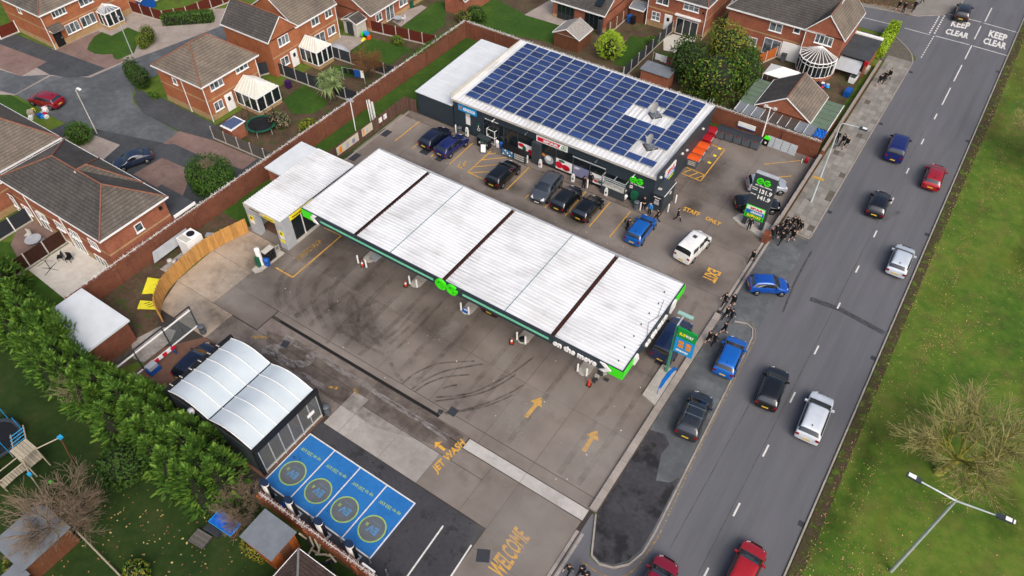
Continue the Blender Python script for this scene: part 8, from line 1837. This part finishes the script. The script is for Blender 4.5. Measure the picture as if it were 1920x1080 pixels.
# deck bench and blue cover
o=thing('pallet_steps','two weathered grey timber deck steps on the shaded lawn','decking',(*G2(392,1005),0),R(6))
for q,(x0,y0,z) in enumerate(((-.9,-1.0,.3),(-.5,.1,.45))):
    for k in range(6): MB().box(x0,x0+1.3,y0+k*.17,y0+k*.17+.155,z-.05,z).build('board',M['f_pale'] if q==0 else M['f_grey'],o)
    for x in (x0+.05,x0+1.2): MB().box(x,x+.06,y0,y0+1.0,0,z-.051).build('bearer',M['f_grey'],o)
o=thing('covered_sandpit','low rectangular box under a bright blue cover','cover',(*G2(421,980,.7),0),R(3)); MB().box(-1.0,1.0,-.45,.45,0,.62).build('box',M['brown_wood'],o); MB().box(-1.05,1.05,-.5,.5,.62,.66).build('cover',plain('tarp_blue','1f5fc0',.45,var=.35,scale=5),o)
for a,b in (((-1.05,-.5),(1.05,-.5)),((1.05,-.5),(1.05,.5)),((1.05,.5),(-1.05,.5)),((-1.05,.5),(-1.05,-.5))): MB().tube((*a,.67),(*b,.67),.035,n=5).build('rim',M['lightblue'],o)
o=thing('garden_pole','long pale timber pole lying by the bare tree','pole'); a=G(143,995,.6);b=G(226,1080,.2); MB().tube(a,b,.07,n=6).build('pole',M['pale_wood'],o)
o=thing('scrap_heap','heap of boards, hoses and scrap behind the brick wall','scrap heap',(*G2(605,1040),0))
for k in range(14): MB().box(-.4,.4,-.06,.06,0,.05).build('board',M['pale_wood' if k%3 else 'black'],o,(rng.uniform(-1.4,1.6),rng.uniform(-.5,.3),.1+.05*k),rng.random()*3)
MB().box(-.06,.06,-.05,.05,0,2.0).xf(Matrix.Rotation(R(12),4,'X')).build('upright_plank',M['pale_wood'],o,(-1.4,.2,0))
o=thing('household_clutter','pile of boxes, bags and toys beside the red car','clutter',(*G2(78,217),0))
for k,(mt,x,y,s) in enumerate((('white',-.6,.9,.5),('white',-.2,.7,.45),('red',.3,.3,.4),('bluebin',.1,-.2,.5),('lightblue',.6,-.1,.4),('pale_wood',-1.1,-.5,.7),('yellow',-1.6,.0,.4),('white',.9,.1,.4),('white',-.4,-1.0,.45),('lightgrey',-.1,.2,.4))): MB().box(-s/2,s/2,-s/2,s/2,0,s*.8).build('item',M[mt],o,(x,y,0),k*.5)
o=thing('garden_clutter','heap of blue and red toys beside the fan-roofed conservatory','clutter',(*G2(1544,163),0))
for k,(mt,x,y,s) in enumerate((('bluebin',0,0,.6),('red',-.1,-.3,.4),('lightblue',.45,0,.5),('white',-.3,.5,.5),('lightgrey',.3,.5,.5),('black',-.7,.3,.5))): MB().lathe([(.05,0),(s*.5,s*.2),(s*.45,s*.5),(.05,s*.6)],8).build('item',M[mt],o,(x,y,0))
for k,(px,py,l,mt) in enumerate(((1598,152,'white fridge lying along the garden wall','white'),(1608,140,'grey cabinet beside the white fridge','lightgrey'),(1588,178,'blue bundle at the garden wall corner','bluebin'),(1621,135,'white worktop leaning on the garden wall','white_dirty'))):
    o=thing('scrap_appliance',l,'scrap',(*G2(px,py),0),R(-4)); MB().box(-.35,.35,-.6,.6,0,.7).build('casing',M[mt],o); MB().box(-.3,.3,-.55,.55,.7,.73).build('top',M['charcoal2' if k==0 else mt],o)
o=thing('garden_bench','light timber bench on the terrace','bench',(*G2(1083,47),0))
for k in range(3): MB().box(-.7,.7,-.25+k*.17,-.1+k*.17,.42,.46).build('seat_slat',M['pale_wood'],o)
MB().box(-.7,.7,.27,.31,.5,.9).build('backrest',M['pale_wood'],o)
for x in (-.65,.65): MB().box(x-.03,x+.03,-.25,.3,0,.42).build('leg',M['pale_wood'],o)
# far brick wall at the top
brick_wall('brick garden wall behind the far corner footway',[(-12,114),(-26,112.5)],1.2,.25,mat='brick',sp=False,pier=40)
hs=thing('terraced_house','brick house beyond the top edge behind the far corner','house'); walls(hs,-32,-14,117,126,4.7,'brick'); roof(hs,-32,-14,117,126,4.75,2.8,'x',(0,0),'tile','ridge_orange',wallmat='brick')
hx=thing('small_garage','small brick garage gable at the end of the brick wall','garage'); p=G(857,30); MB().box(p.x-2.2,p.x+1.2,p.y+.3,p.y+6,0,2.3).build('wall',M['brick'],hx); roof(hx,p.x-2.2,p.x+1.2,p.y+.3,p.y+6,2.35,1.4,'y',(0,0),'tile_dark','ridge_grey',.15,wallmat='brick')
sp2=flat('estate_road',[(-60,99.5),(-14,99.5),(-14,102.5),(-60,104)],.002,M['street'],'grey estate road behind the back row of houses',px=False)

# ------------------------------------------------------------------ every thing's empty sits at its own base
bpy.context.view_layer.update()
for o in list(COL.objects):
    if o.type=='EMPTY' and o.parent is None and o.children and o.location.length<1e-6 and o.rotation_euler.z==0:
        lo=[1e9]*3; hi=[-1e9]*3
        for ch in o.children:
            if ch.type!='MESH': continue
            for c in ch.bound_box:
                w_=ch.matrix_world@Vector(c)
                for k in range(3): lo[k]=min(lo[k],w_[k]); hi[k]=max(hi[k],w_[k])
        c=Vector(((lo[0]+hi[0])/2,(lo[1]+hi[1])/2,max(0,lo[2]) if lo[2]<50 else 0)); o.location=c
        for ch in o.children: ch.location=ch.location-c
